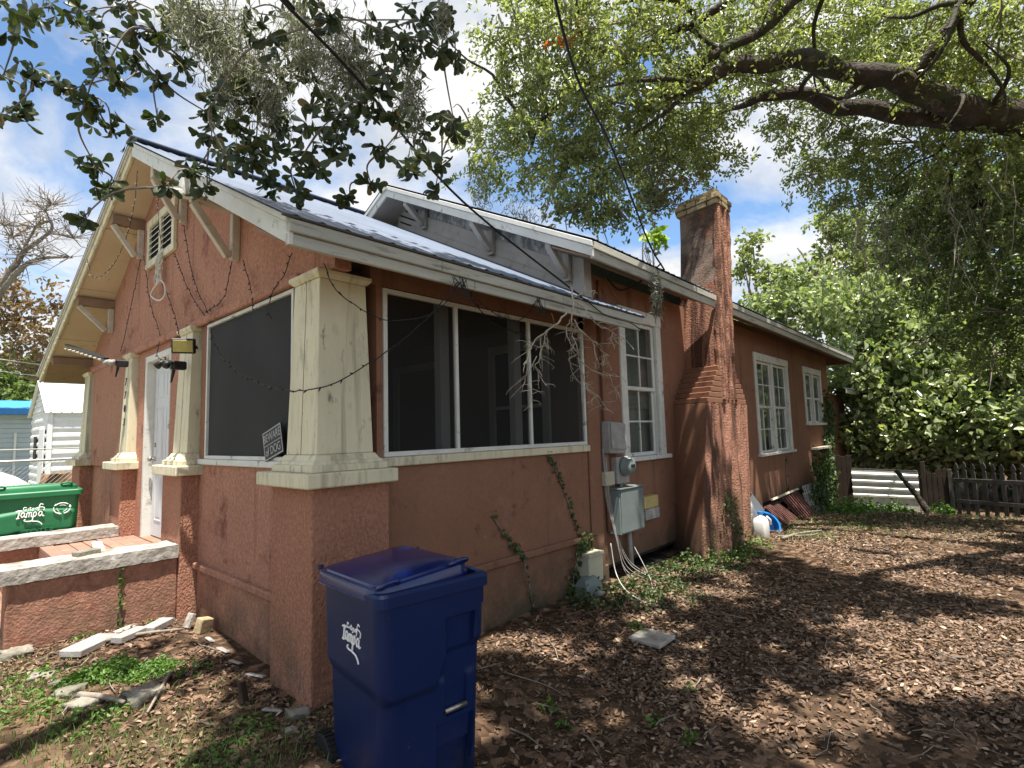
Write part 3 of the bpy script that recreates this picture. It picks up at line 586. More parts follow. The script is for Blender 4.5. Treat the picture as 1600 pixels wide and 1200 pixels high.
# lapped siding boards along the foot of the gable, following the porch roof behind
for k in range(3):
    zA = 3.30 - 0.0 + k * 0.0
    o = 0.10 * k
    pts = []
    y0, y1 = WY, 3.3
    f0 = zr_top(y0) + 0.02; f1 = zr_top(y1) + 0.02
    MB().hex([(GX - 0.03, y0, f0 + o), (GX - 0.004, y0, f0 + o), (GX - 0.004, y1, f1 + o), (GX - 0.03, y1, f1 + o), (GX - 0.016, y0, f0 + o + 0.104), (GX - 0.004, y0, f0 + o + 0.104), (GX - 0.004, y1, f1 + o + 0.104), (GX - 0.016, y1, f1 + o + 0.104)]).build('siding_board', m_siding, house)
B('corner_board', (GX - 0.04, 0.0, 2.95), (GX + 0.10, WY + 0.02, z2(0.05) - 0.14), m_siding, house)
for (yb, zb) in ((2.64, 4.50), (1.34, 3.80), (0.20, 3.22)):
    zt_ = z2(yb) - 0.14
    MB().box((GX - 0.085, yb - 0.04, zb), (GX - 0.032, yb + 0.04, zt_)).build('gable_bracket_post', m_siding, house, 0.004)
    MB().bar((GX - 0.09, yb, zb + 0.06), (2.70, yb, zt_ - 0.03), 0.07, 0.07, (0, 1, 0)).build('gable_bracket_strut', m_siding, house, 0.004)
    MB().box((2.69, yb - 0.04, zt_ - 0.05), (GX - 0.086, yb + 0.04, zt_ + 0.0)).build('gable_outrigger', m_siding, house, 0.004)
MB().box((GX - 0.02, 2.85, 4.66), (GX - 0.008, 3.25, 4.93)).build('broken_gable_hole', m_dark, house)
def rake2(y0, y1, dz0, dz1, dx0, dx1, mat):
    q = []
    for dz in (dz0, dz1):
        for (y, dx) in ((y0, dx0), (y0, dx1), (y1, dx1), (y1, dx0)): q.append((2.648 + dx, y, z2(y) + dz))
    MB().hex(q).build('rake_board', mat, house, 0.004)
rake2(-0.379, 3.02, -0.16, -0.062, 0.0, 0.03, m_white); rake2(-0.385, 3.02, -0.06, -0.004, -0.02, 0.03, m_white)
rake2(3.02, 6.4, -0.16, -0.062, 0.0, 0.03, m_white); rake2(3.02, 6.4, -0.06, -0.004, -0.02, 0.03, m_white)
for (ya, yb_) in ((-0.35, 3.02), (3.02, 6.4)):
    MB().hex([(2.67, ya, z2(ya) - .13), (GX, ya, z2(ya) - .13), (GX, yb_, z2(yb_) - .13), (2.67, yb_, z2(yb_) - .13), (2.67, ya, z2(ya) - .11), (GX, ya, z2(ya) - .11), (GX, yb_, z2(yb_) - .11), (2.67, yb_, z2(yb_) - .11)]).build('gable_soffit', m_siding, house)
# main roof, right slope in sheets from the front gable to the rear; the chimney passes through
def main_sheet(a, b, ylow=-0.40):
    roof_sheet([(a, ylow, EZ(a) + 0.01 + (ylow + 0.40) * 0.504), (b, ylow, EZ(b) + 0.01 + (ylow + 0.40) * 0.504), (b, 3.02, 5.165), (a, 3.02, 5.165)], 5, 'roof_sheet', m_metal, house)
e = [2.63, 3.4, 4.15, 4.9, 5.60, 6.36, 7.1, 7.85, 8.6, 9.35, 10.1, 10.85, 11.6, 12.35, 13.1, 13.85, 14.6, 15.15]
for a, b in zip(e[:-1], e[1:]):
    main_sheet(a, b, 0.22 if 5.5 < a < 6.3 else -0.40)
roof_sheet([(2.63, 6.45, 3.4), (15.15, 6.45, 3.35), (15.15, 3.02, 5.165), (2.63, 3.02, 5.165)], 30, 'roof_sheet', m_metal, house)
def eave2(x0, x1, brk=()):
    xs2 = [x0] + list(brk) + [x1]
    for a, b in zip(xs2[:-1], xs2[1:]):
        for (y, z0, z1, t) in ((-0.375, -0.172, -0.085, 0.03), (-0.40, -0.083, -0.012, 0.045)):
            q = [(a + .002, y, EZ(a) + z0), (b - .002, y, EZ(b) + z0), (b - .002, y + t, EZ(b) + z0), (a + .002, y + t, EZ(a) + z0), (a + .002, y, EZ(a) + z1), (b - .002, y, EZ(b) + z1), (b - .002, y + t, EZ(b) + z1), (a + .002, y + t, EZ(a) + z1)]
            MB().hex(q).build('eave_board', m_fascia, house, 0.004)
eave2(2.65, 5.66, [4.3]); eave2(6.28, 15.1, [8.1, 9.9, 12.4])
for (a, b) in ((2.67, 5.5), (6.3, 15.1)):
    MB().hex([(a, -0.35, EZ(a) - .165), (b, -0.35, EZ(b) - .165), (b, WY, EZ(b) + .06), (a, WY, EZ(a) + .06), (a, -0.35, EZ(a) - .15), (b, -0.35, EZ(b) - .15), (b, WY, EZ(b) + .08), (a, WY, EZ(a) + .08)]).build('side_soffit', m_brownwood, house)
MB().prism([(15.05, -0.36, 3.2), (15.05, 6.4, 3.2), (15.05, 3.02, 5.1)], (0.05, 0, 0)).build('rear_gable', m_stucco_side, house)

# windows
def window(x0, x1, z0, z1, ncol, upper, lower, double=False, blinds=False):
    y = WY; cw = 0.13 if not double else 0.12
    fr = MB(); fr.box((x0 - 0.01, y - 0.03, z1 - cw), (x1 + 0.01, y + 0.02, z1 + 0.02)); fr.box((x0, y - 0.024, z0), (x0 + cw, y + 0.02, z1 - cw)); fr.box((x1 - cw, y - 0.024, z0), (x1, y + 0.02, z1 - cw))
    win = fr.build('window', m_white, house, 0.005)
    B('window_sill', (x0 - 0.06, y - 0.07, z0 - 0.045), (x1 + 0.06, y + 0.05, z0 + 0.005), m_white, win, 0.006)
    cells = [(x0 + cw, x1 - cw)] if not double else [(x0 + cw, (x0 + x1) / 2 - 0.05), ((x0 + x1) / 2 + 0.05, x1 - cw)]
    if double: B('window_mullion', ((x0 + x1) / 2 - 0.05, y - 0.015, z0), ((x0 + x1) / 2 + 0.05, y + 0.02, z1 - cw), m_white, win)
    for (a, b) in cells:
        zm = (z0 + z1 - cw) / 2
        MB().box((a, y + 0.02, z0), (a + 0.02, y + 0.12, z1 - cw)).box((b - 0.02, y + 0.02, z0), (b, y + 0.12, z1 - cw)).build('window_jamb', m_white, win)
        for (s0, s1, rows, yo) in ((z0 + 0.005, zm + 0.02, lower, 0.05), (zm - 0.02, z1 - cw - 0.004, upper, 0.02)):
            st = 0.045; sm = MB(); ya, yb = y + yo, y + yo + 0.03; a2, b2 = a + 0.02, b - 0.02
            sm.box((a2, ya, s0), (a2 + st, yb, s1)); sm.box((b2 - st, ya, s0), (b2, yb, s1)); sm.box((a2 + st, ya, s0), (b2 - st, yb, s0 + st)); sm.box((a2 + st, ya, s1 - st), (b2 - st, yb, s1))
            for k in range(1, ncol):
                xx = lerp(a2 + st, b2 - st, k / ncol); sm.box((xx - 0.011, ya + .002, s0 + st), (xx + 0.011, yb - .002, s1 - st))
            for k in range(1, rows):
                zz = lerp(s0 + st, s1 - st, k / rows)
                for c in range(ncol):
                    xa = lerp(a2 + st, b2 - st, c / ncol) + (0.011 if c else 0); xb = lerp(a2 + st, b2 - st, (c + 1) / ncol) - (0.011 if c < ncol - 1 else 0)
                    sm.box((xa, ya + .003, zz - 0.011), (xb, yb - .003, zz + 0.011))
            sm.build('sash', m_white, win, 0.003)
            for c in range(ncol):
                for r_ in range(rows):
                    xa = lerp(a2 + st, b2 - st, c / ncol) ; xb = lerp(a2 + st, b2 - st, (c + 1) / ncol); zc0 = lerp(s0 + st, s1 - st, r_ / rows); zc1 = lerp(s0 + st, s1 - st, (r_ + 1) / rows)
                    j = random.uniform(-0.004, 0.004)
                    MB().add([(xa, ya + .013 + j, zc0), (xb, ya + .013 - j, zc0), (xb, ya + .013 - j * .6, zc1), (xa, ya + .013 + j * .6, zc1)], [(0, 1, 2, 3)]).build('pane', m_glass, win)
    if blinds:
        bm_ = MB()
        for k in range(66):
            z = z1 - cw - 0.03 - k * 0.016
            bm_.hex([(x0 + cw + .03, y + .12, z), (x1 - cw - .03, y + .12, z), (x1 - cw - .03, y + .135, z + .009), (x0 + cw + .03, y + .135, z + .009), (x0 + cw + .03, y + .121, z + .001), (x1 - cw - .03, y + .121, z + .001), (x1 - cw - .03, y + .136, z + .01), (x0 + cw + .03, y + .136, z + .01)])
        bm_.build('blind', m_signwhite, win)
    MB().box((x0 + .02, y + 0.17, z0 - 0.0), (x1 - .02, y + 0.18, z1 - .05)).build('curtain', m_curtain, win)  # in the rear windows its tone stands in for foliage reflected by the glass
window(*wins[0][:2], *wins[0][2:], 2, 2, 2, blinds=True)
window(*wins[1][:2], *wins[1][2:], 2, 2, 2, double=True)
window(*wins[2][:2], *wins[2][2:], 1, 1, 1, double=True)

# rear lean-to
w = MB(); w.box((14.41, 0.20, -0.9), (16.65, 0.34, 2.42)); w.box((16.5, 0.34, -0.9), (16.65, 4, 2.42)); w.build('lean_to_wall', m_stucco_side, house)
roof_sheet([(14.38, -0.33, 2.50), (16.95, -0.33, 2.50), (16.95, 4.0, 3.4), (14.38, 4.0, 3.4)], 14, 'lean_to_roof', m_metal, house)
B('eave_board', (14.38, -0.30, 2.38), (16.9, -0.27, 2.49), m_fascia, house)
B('wall_shelf', (12.2, WY - 0.14, 1.02), (13.5, WY - 0.002, 1.07), m_brace, house)

# chimney (a part of the house) with its shoulder steps, fluted skirt and brick cap
UW = lambda z: [(lerp(5.72, 5.98, sstep(2.4, 4.8, z)), 0.20), (lerp(5.60, 5.84, sstep(2.4, 4.8, z)), -0.40), (lerp(6.12, 6.30, sstep(2.4, 4.8, z)), -0.40), (lerp(6.16, 6.34, sstep(2.4, 4.8, z)), 0.20)]
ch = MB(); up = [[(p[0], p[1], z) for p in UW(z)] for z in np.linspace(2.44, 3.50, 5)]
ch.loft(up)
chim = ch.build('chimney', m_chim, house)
ct = MB(); up = [[(p[0], p[1], z) for p in UW(z)] for z in (3.501, 3.9, 4.4, 4.78)]; ct.loft(up); 
ctop = ct.build('chimney_stack', m_chimtop, chim)
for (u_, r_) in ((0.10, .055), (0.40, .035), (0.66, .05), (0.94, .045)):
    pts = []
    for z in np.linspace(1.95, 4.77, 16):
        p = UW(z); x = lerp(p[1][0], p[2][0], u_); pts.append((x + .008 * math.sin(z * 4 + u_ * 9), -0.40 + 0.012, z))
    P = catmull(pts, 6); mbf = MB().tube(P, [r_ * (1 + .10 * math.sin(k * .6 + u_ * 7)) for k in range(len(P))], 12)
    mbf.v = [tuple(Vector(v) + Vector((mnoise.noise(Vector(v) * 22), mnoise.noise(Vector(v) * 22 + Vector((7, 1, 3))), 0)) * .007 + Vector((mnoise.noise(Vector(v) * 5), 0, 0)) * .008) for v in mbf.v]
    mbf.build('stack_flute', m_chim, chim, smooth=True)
# stepped shoulder: seven ledges
for k in range(7):
    z0 = 1.92 + k * 0.074; z1 = z0 + 0.07; t = k / 6.5
    x0 = lerp(5.10, 5.58, t); x1 = lerp(6.50, 6.14, t ** 1.3); d = lerp(-0.415, -0.405, t); xb0 = lerp(5.30, 5.70, t); xb1 = lerp(6.52, 6.17, t ** 1.3)
    MB().loft([[(xb0, WY + .1, z0), (x0, d, z0), (x1, d, z0), (xb1, WY + .1, z0)], [(xb0, WY + .1, z1), (x0, d, z1), (x1, d, z1), (xb1, WY + .1, z1)]]).build('shoulder_ledge', m_stucco_side, chim, 0.008)
# skirt: fluted sheet, ridges fanning out towards the ground
def skirt():
    nu, nz = 72, 40; vs = []; fs = []
    ridg = [(0.06, .05, 1), (0.2, .045, .8), (0.33, .04, .6), (0.47, .05, 1.1), (0.62, .05, 1.2), (0.74, .04, .9), (0.86, .045, 1.1), (0.97, .04, .9)]
    for j in range(nz + 1):
        tz = j / nz; z = lerp(-0.5, 1.918, tz)
        xl = lerp(4.52, 5.09, tz ** 0.9); xr_ = lerp(6.28, 6.50, tz ** 0.8); yf = lerp(-0.36, -0.40, tz)
        for i in range(nu + 1):
            u = i / nu; x = lerp(xl, xr_, u); y = yf - 0.05 * math.sin(math.pi * u) * (1 - tz) 
            for (c, wd, am) in ridg:
                c2 = c + 0.03 * math.sin(tz * 5 + c * 20) * (1 if .1 < c < .9 else 0); y -= 0.078 * am * math.exp(-((u - c2) / wd) ** 2) * (0.55 + 0.45 * (1 - tz))
            nn = mnoise.noise(Vector((x * 9, z * 6, 3.1))); y -= (0.012 * nn + 0.008 * mnoise.noise(Vector((x * 30, z * 26, 1)))) * min(1, 8 * u * (1 - u))
            vs.append((x, y, z))
    W_ = nu + 1
    for j in range(nz):
        for i in range(nu): fs.append((j * W_ + i, j * W_ + i + 1, (j + 1) * W_ + i + 1, (j + 1) * W_ + i))
    mbx = MB().add(vs, fs)
    n0 = len(mbx.v)
    # left and right flanks back to the wall, and the top
    L = [vs[j * W_] for j in range(nz + 1)]; Rr = [vs[j * W_ + nu] for j in range(nz + 1)]
    LB_ = [(lerp(5.18, 5.31, j / nz), WY + .1, L[j][2]) for j in range(nz + 1)]; RB_ = [(lerp(6.3, 6.52, j / nz), WY + .1, L[j][2]) for j in range(nz + 1)]
    flank = MB()
    for (E0, E1, flip) in ((L, LB_, False), (Rr, RB_, True)):
        g = [[Vector(a_).lerp(Vector(b_), q / 8) for q in range(9)] for a_, b_ in zip(E0, E1)]
        sheet = MB(); f_ = []
        for j in range(nz):
            for q in range(8):
                k = (j * 9 + q, j * 9 + q + 1, (j + 1) * 9 + q + 1, (j + 1) * 9 + q); f_.append(k if flip else tuple(reversed(k)))
        sheet.add([p for r_ in g for p in r_], f_).build('chimney_flank', m_stucco_side, chim, smooth=True)
    T = [vs[nz * W_ + i] for i in range(W_)]; flank.add(T + [LB_[-1], RB_[-1]], [tuple(range(W_)) + (W_ + 1, W_)])
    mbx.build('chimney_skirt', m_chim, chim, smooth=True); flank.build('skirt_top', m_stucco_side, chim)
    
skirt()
# brick cap: three courses, each brick its own
def cap_course(z, h, out, nfront, nside):
    p = UW(4.8); xs0, xs1 = p[1][0] - out, p[2][0] + out; xb0, xb1 = p[0][0] - out, p[3][0] + out; y0, y1 = -0.40 - out, 0.20 + out
    ring = [((xs0, y0), (xs1, y0), nfront), ((xs1, y0), (xb1, y1), nside), ((xb1, y1), (xb0, y1), nfront), ((xb0, y1), (xs0, y0), nside)]
    for (a, b, n) in ring:
        a = Vector((*a, 0)); b = Vector((*b, 0)); d = (b - a).normalized(); nrm = Vector((-d.y, d.x, 0))
        for k in range(n):
            s = a.lerp(b, k / n) + d * 0.006; e_ = a.lerp(b, (k + 1) / n) - d * 0.006
            j = random.uniform(-0.008, 0.008); s = s - nrm * j; e_ = e_ - nrm * j; zz = z + random.uniform(-.003, .003)
            q = [s, e_, e_ + nrm * 0.1, s + nrm * 0.1]
            MB().loft([[(v.x, v.y, zz) for v in q], [(v.x, v.y, zz + h - 0.01) for v in q]]).build('brick', m_capbrick, chim, 0.006)
cap_course(4.78, 0.078, 0.035, 3, 4); cap_course(4.858, 0.078, 0.05, 4, 4); cap_course(4.936, 0.07, 0.02, 3, 3)
p = UW(4.8); MB().loft([[(q[0] + (0.02 if q[0] < 6.1 else -0.02), q[1] * 0.93, 4.781) for q in p], [(q[0] + (0.02 if q[0] < 6.1 else -0.02), q[1] * 0.93, 4.985) for q in p]]).build('cap_mortar', m_chimtop, chim)

# brick foundation pier and skirting under the main block
for r_ in range(5):
    for c in range(2):
        xo = 4.84 + c * 0.21 + (0.05 if r_ % 2 else 0)
        MB().box((xo, 0.34, -0.2 + r_ * 0.075), (xo + 0.2, 0.44, -0.2 + r_ * 0.075 + 0.066)).build('brick', m_brick, house, 0.004)
for k, xk in enumerate(np.arange(6.75, 8.5, 0.16)):
    B('skirting_board', (xk, WY + 0.05, -0.5), (xk + 0.145, WY + 0.075, 0.215 + random.uniform(-.02, .0)), m_redwood, house, 0.003)
B('wall_foot', (3.2, WY - 0.02, -0.1), (3.46, WY + 0.3, 0.16), m_stucco_side, house, 0.01)

# ------------------------------------------------------------------ front stoop
stoop = thing('stoop', 'low stucco front stoop with rough concrete caps beside the porch door', 'stoop', (-0.6, 3.5, 0))
def wob_box(a, b, amp, n=(24, 4, 3)):
    """box with a jagged, lumpy surface"""
    mb = MB(); a = Vector(a); b = Vector(b)
    nx_, ny_, nz_ = n; key = {}; vs = []; fs = []
    def vid(i, j, k):
        if (i, j, k) not in key:
            p = Vector((lerp(a.x, b.x, i / nx_), lerp(a.y, b.y, j / ny_), lerp(a.z, b.z, k / nz_)))
            o = Vector((mnoise.noise(p * 7 + Vector((1, 0, 0))), mnoise.noise(p * 7 + Vector((9, 3, 0))), mnoise.noise(p * 9 + Vector((0, 7, 5))))) * amp + Vector((mnoise.noise(p * 25), mnoise.noise(p * 25 + Vector((4, 4, 4))), mnoise.noise(p * 25 + Vector((8, 1, 2))))) * amp * 0.5
            key[(i, j, k)] = len(vs); vs.append(p + o)
        return key[(i, j, k)]
    for i in range(nx_):
        for j in range(ny_):
            fs.append((vid(i, j, 0), vid(i, j + 1, 0), vid(i + 1, j + 1, 0), vid(i + 1, j, 0))); fs.append((vid(i, j, nz_), vid(i + 1, j, nz_), vid(i + 1, j + 1, nz_), vid(i, j + 1, nz_)))
    for i in range(nx_):
        for k in range(nz_):
            fs.append((vid(i, 0, k), vid(i + 1, 0, k), vid(i + 1, 0, k + 1), vid(i, 0, k + 1))); fs.append((vid(i, ny_, k), vid(i, ny_, k + 1), vid(i + 1, ny_, k + 1), vid(i + 1, ny_, k)))
    for j in range(ny_):
        for k in range(nz_):
            fs.append((vid(0, j, k), vid(0, j, k + 1), vid(0, j + 1, k + 1), vid(0, j + 1, k))); fs.append((vid(nx_, j, k), vid(nx_, j + 1, k), vid(nx_, j + 1, k + 1), vid(nx_, j, k + 1)))
    return mb.add(vs, fs)
MB().box((-1.135, 2.455, -0.25), (-0.002, 2.72, 0.572)).build('side_wall', m_stucco, stoop, 0.012)
wob_box((-1.19, 2.42, 0.574), (-0.01, 2.76, 0.685), 0.0065, (44, 12, 5)).build('coping', m_conc, stoop)
MB().box((-1.15, 4.64, -0.25), (-0.002, 4.9, 0.53)).build('side_wall', m_stucco, stoop, 0.012)
wob_box((-1.2, 4.60, 0.532), (0.0, 4.95, 0.645), 0.0065, (44, 12, 5)).build('coping', m_conc, stoop)
for k in range(7):
    x0 = -0.70 + k * 0.122
    B('floor_board', (x0, 2.77, 0.475), (x0 + 0.115, 4.6, 0.522 + random.uniform(-.006, .006)), m_tile, stoop, 0.004)
for k, (xa, zt_) in enumerate(((-1.0, 0.33), (-1.32, 0.17))):
    MB().box((xa, 2.73, -0.2), (-0.705 if k == 0 else -1.0, 4.63, zt_)).build('step', m_stucco, stoop, 0.01)
MB().box((-0.70, 2.73, -0.2), (-0.01, 4.63, 0.472)).build('stoop_core', m_stucco, stoop)
tag(MB().bar((-0.72, 2.60, 0.70), (-0.55, 2.66, 0.70), 0.09, 0.05).build('brick', m_stone, None, 0.008), 'loose stone chunk resting on the near stoop coping', 'stone')
tag(MB().bar((-0.45, 2.95, 0.56), (-0.30, 4.1, 0.56), 0.09, 0.03).build('plank', m_brace, None, 0.004), 'pale loose plank lying across the stoop floor', 'plank')

# ------------------------------------------------------------------ wheeled carts
def rrect(hx, hy, r, n=5):
    pts = []
    for (cx, cy, a0) in ((hx - r, hy - r, 0), (-hx + r, hy - r, 90), (-hx + r, -hy + r, 180), (hx - r, -hy + r, 270)):
        for k in range(n + 1):
            a = R(a0 + 90 * k / n); pts.append((cx + r * math.cos(a), cy + r * math.sin(a)))
    return pts
def dense_rrect(hx, hy, r, m=34):
    """rounded rectangle outline resampled so that every side carries m points"""
    base = rrect(hx, hy, r, 6); P = [Vector(p) for p in base]; L = [0]
    for i in range(len(P)): L.append(L[-1] + (P[(i + 1) % len(P)] - P[i]).length)
    out = []; n = 4 * m
    for k in range(n):
        s = L[-1] * k / n; i = max(j for j in range(len(P)) if L[j] <= s); t = (s - L[i]) / max(1e-9, L[i + 1] - L[i]); out.append(P[i].lerp(P[(i + 1) % len(P)], t))
    return out
def wheel(parent, c, r, w):
    prof = [(r * .62, -w / 2), (r * .9, -w / 2), (r, -w / 2 + .012), (r, w / 2 - .012), (r * .9, w / 2), (r * .62, w / 2)]
    t = MB().lathe(prof, c, 'x', 32)
    for k in range(28):
        a = 2 * math.pi * k / 28; p = Vector((c[0], c[1] + math.cos(a) * r, c[2] + math.sin(a) * r)); t.bar(p - Vector((w / 2 - .004, 0, 0)), p + Vector((w / 2 - .004, 0, 0)), 0.014, 0.012, (0, math.cos(a), math.sin(a)))
    wh = t.build('wheel', m_tyre, parent)
    rim = MB().lathe([(0.001, -.012), (r * .22, -.02), (r * .22, .02), (0.001, .012)], c, 'x', 16)
    for k in range(5):
        a = 2 * math.pi * k / 5 + .3; rim.bar((c[0], c[1] + math.cos(a) * r * .15, c[2] + math.sin(a) * r * .15), (c[0], c[1] + math.cos(a) * r * .66, c[2] + math.sin(a) * r * .66), 0.02, 0.045, (0, -math.sin(a), math.cos(a)))
    rim.lathe([(r * .58, -.02), (r * .64, -.02), (r * .64, .02), (r * .58, .02)], c, 'x', 24)
    rim.build('rim', m_black, wh)
def cart(name, label, loc, rz, hx, hy, zr, mat, lidmat, tilt, front_feat=True, scale_b=0.80):
    t = thing(name, label, 'recycling cart' if front_feat else 'waste cart', (0, 0, 0))
    rings = []; m_ = 52; nzv = 100
    for j in range(nzv + 1):
        z = lerp(0.03, zr - 0.04, j / nzv); tt = (z / zr)
        k = lerp(scale_b, 0.93, tt ** 0.8); kx = lerp(0.86, 0.94, tt)
        bul = 0.016 * sstep(0.55, 0.585, tt)
        out = dense_rrect(hx * kx + bul * .6, hy * k + bul * .4, 0.055, m_); ring = []
        for (x, y) in out:
            u = x / (hx * kx); d = 0.0
            if y < -hy * k * 0.62:
                fm = float(sstep(-0.62, -0.86, y / (hy * k)))
                if front_feat:
                    zb = lerp(0.56, 0.70, float(sstep(-0.02, 0.30, u)))
                    d -= 0.034 * float(sstep(zb - .03, zb + .02, tt)) - 0.016 * float(sstep(0.55, 0.585, tt))
                    d += 0.095 * float(sstep(.18, .22, u) * sstep(.80, .75, u) * sstep(.69, .71, tt) * sstep(.84, .815, tt))
                    d += 0.10 * float(sstep(.24, .28, u) * sstep(.66, .61, u) * sstep(.40, .43, tt) * sstep(.60, .57, tt))
                    d += 0.055 * float(sstep(.05, .09, u) * sstep(.86, .81, u) * sstep(.385, .365, tt))
                else:
                    d -= 0.03 * float(sstep(.84, .78, tt + .05 * abs(u)) * sstep(.0, .1, tt)) * float(sstep(.98, .85, abs(u)))
                    d += 0.03 * float(sstep(.25, .3, abs(u)) * sstep(.60, .54, tt + .35 * max(0, abs(u) - .3) ** 1.5))
                y = y + d * fm
            if front_feat and x < -hx * kx * 0.9: x -= 0.010 * float(sstep(zb_left - .03, zb_left + .01, tt)) if (zb_left := 0.60) else 0
            ring.append((x, y, z))
        rings.append(ring)
    body = MB().loft(rings, cap=False); n = 4 * m_
    body.add(rings[0], [tuple(reversed(range(n)))])
    # inner liner so that the open lid shows a hollow cart
    inner = [[(x * 0.93, y * 0.93, z) for (x, y, z) in rings[-1]], [(x * 0.8, y * 0.8, 0.3) for (x, y, z) in rings[-1]]]
    body.loft([inner[1], inner[0]], cap=False)
    body.add(inner[1], [tuple(range(n))])
    body.build('body', mat, t, smooth=False)
    for q in [o for o in t.children if o.name.startswith('body')]:
        q.data.polygons.foreach_set('use_smooth', [True] * len(q.data.polygons)); q.data.set_sharp_from_angle(angle=R(38))
    # rim
    o1 = rrect(hx, hy, 0.045, 4); o2 = rrect(hx + .012, hy + .012, 0.05, 4); i1 = rrect(hx * .9, hy * .9, .04, 4)
    MB().loft([[(x, y, zr - .065) for x, y in o1], [(x, y, zr - .06) for x, y in o2], [(x, y, zr - .012) for x, y in o2], [(x, y, zr) for x, y in o1], [(x, y, zr) for x, y in i1], [(x, y, zr - .065) for x, y in i1]], cap=False).build('rim', mat, t, smooth=False)
    # lid: domed panel with a skirt, hinged along the far edge, lifted and askew
    lid = MB(); rz_, ang_x, ang_y, off = tilt; nu = 18; lhx, lhy = hx * 0.93, hy * 0.93; vs = []
    Mx = Matrix.Translation(Vector(off)) @ Matrix.Rotation(rz_, 4, 'Z') @ Matrix.Rotation(ang_y, 4, 'Y') @ Matrix.Rotation(ang_x, 4, 'X')
    prof = [(1.0, -.045), (1.02, -.043), (1.02, -.036), (1.0, -.034), (.99, 0.0), (.975, .010), (.955, .013), (.90, .013), (.885, .022), (.86, .024), (.6, .030), (.3, .034), (.02, .035)]
    ringl = []
    for (k, h) in prof:
        ringl.append([Mx @ Vector((x * k, y * k, zr + .03 + h)) for x, y in rrect(lhx, lhy, .09, 6)])
    lid.loft(ringl); lid_o = lid.build('lid', lidmat, t)
    lid_o.data.polygons.foreach_set('use_smooth', [True] * len(lid_o.data.polygons)); lid_o.data.set_sharp_from_angle(angle=R(24))
    for (cx, cy) in ((-lhx * .72, -lhy * .97), (lhx * .72, -lhy * .97)):
        g = MB(); pts = [Mx @ Vector((cx + dx, cy + dy, zr + .045 + dz)) for dx, dy, dz in ((-.045, .03, -.005), (-.045, -.005, .012), (-.02, -.012, .02), (.02, -.012, .02), (.045, -.005, .012), (.045, .03, -.005))]
        g.tube(catmull(pts, 4), 0.011, 8); g.build('lid_grip', lidmat, lid_o, smooth=True)
    for sx in (-1, 1):
        MB().tube([(sx * hx * .98, hy + .012, zr + .0), (sx * hx * .98, hy + .02, zr + .02)], 0.016, 8).build('hinge', mat, t)
        wheel(t, (sx * (hx * 0.92), hy * 0.92, 0.125), 0.125, 0.055)
    MB().tube([(-hx * .9, hy * .92, 0.125), (hx * .9, hy * .92, 0.125)], 0.012, 8).build('axle', m_black, t)
    if front_feat:
        k = lerp(scale_b, 0.93, 0.43 ** 0.8)
        MB().tube([(hx * .20, -hy * k - .002, 0.43 * zr), (hx * .60, -hy * k - .002, 0.43 * zr)], 0.012, 10).build('lift_bar', m_brass, t, smooth=True)
        MB().box((-hx * .80, -hy * .97, zr - .13), (-hx * .66, -hy * .88, zr - .066)).build('rim_lug', mat, t, 0.004)
        MB().box((hx * .84, -hy * .95, zr - .15), (hx * .95, -hy * .80, zr - .066)).build('rim_lug', mat, t, 0.004)
    t.location = loc; t.rotation_euler = (0, 0, rz)
    return t
bin_b = cart('recycling_cart', 'big dark blue wheeled cart with its lid askew, standing by the corner pier', (0.103, -0.766, -0.175), R(-8), 0.30, 0.345, 1.075, m_blue, m_lid, (R(4.0), R(0.0), R(-4.0), (0.025, 0.02, -0.004)), True)
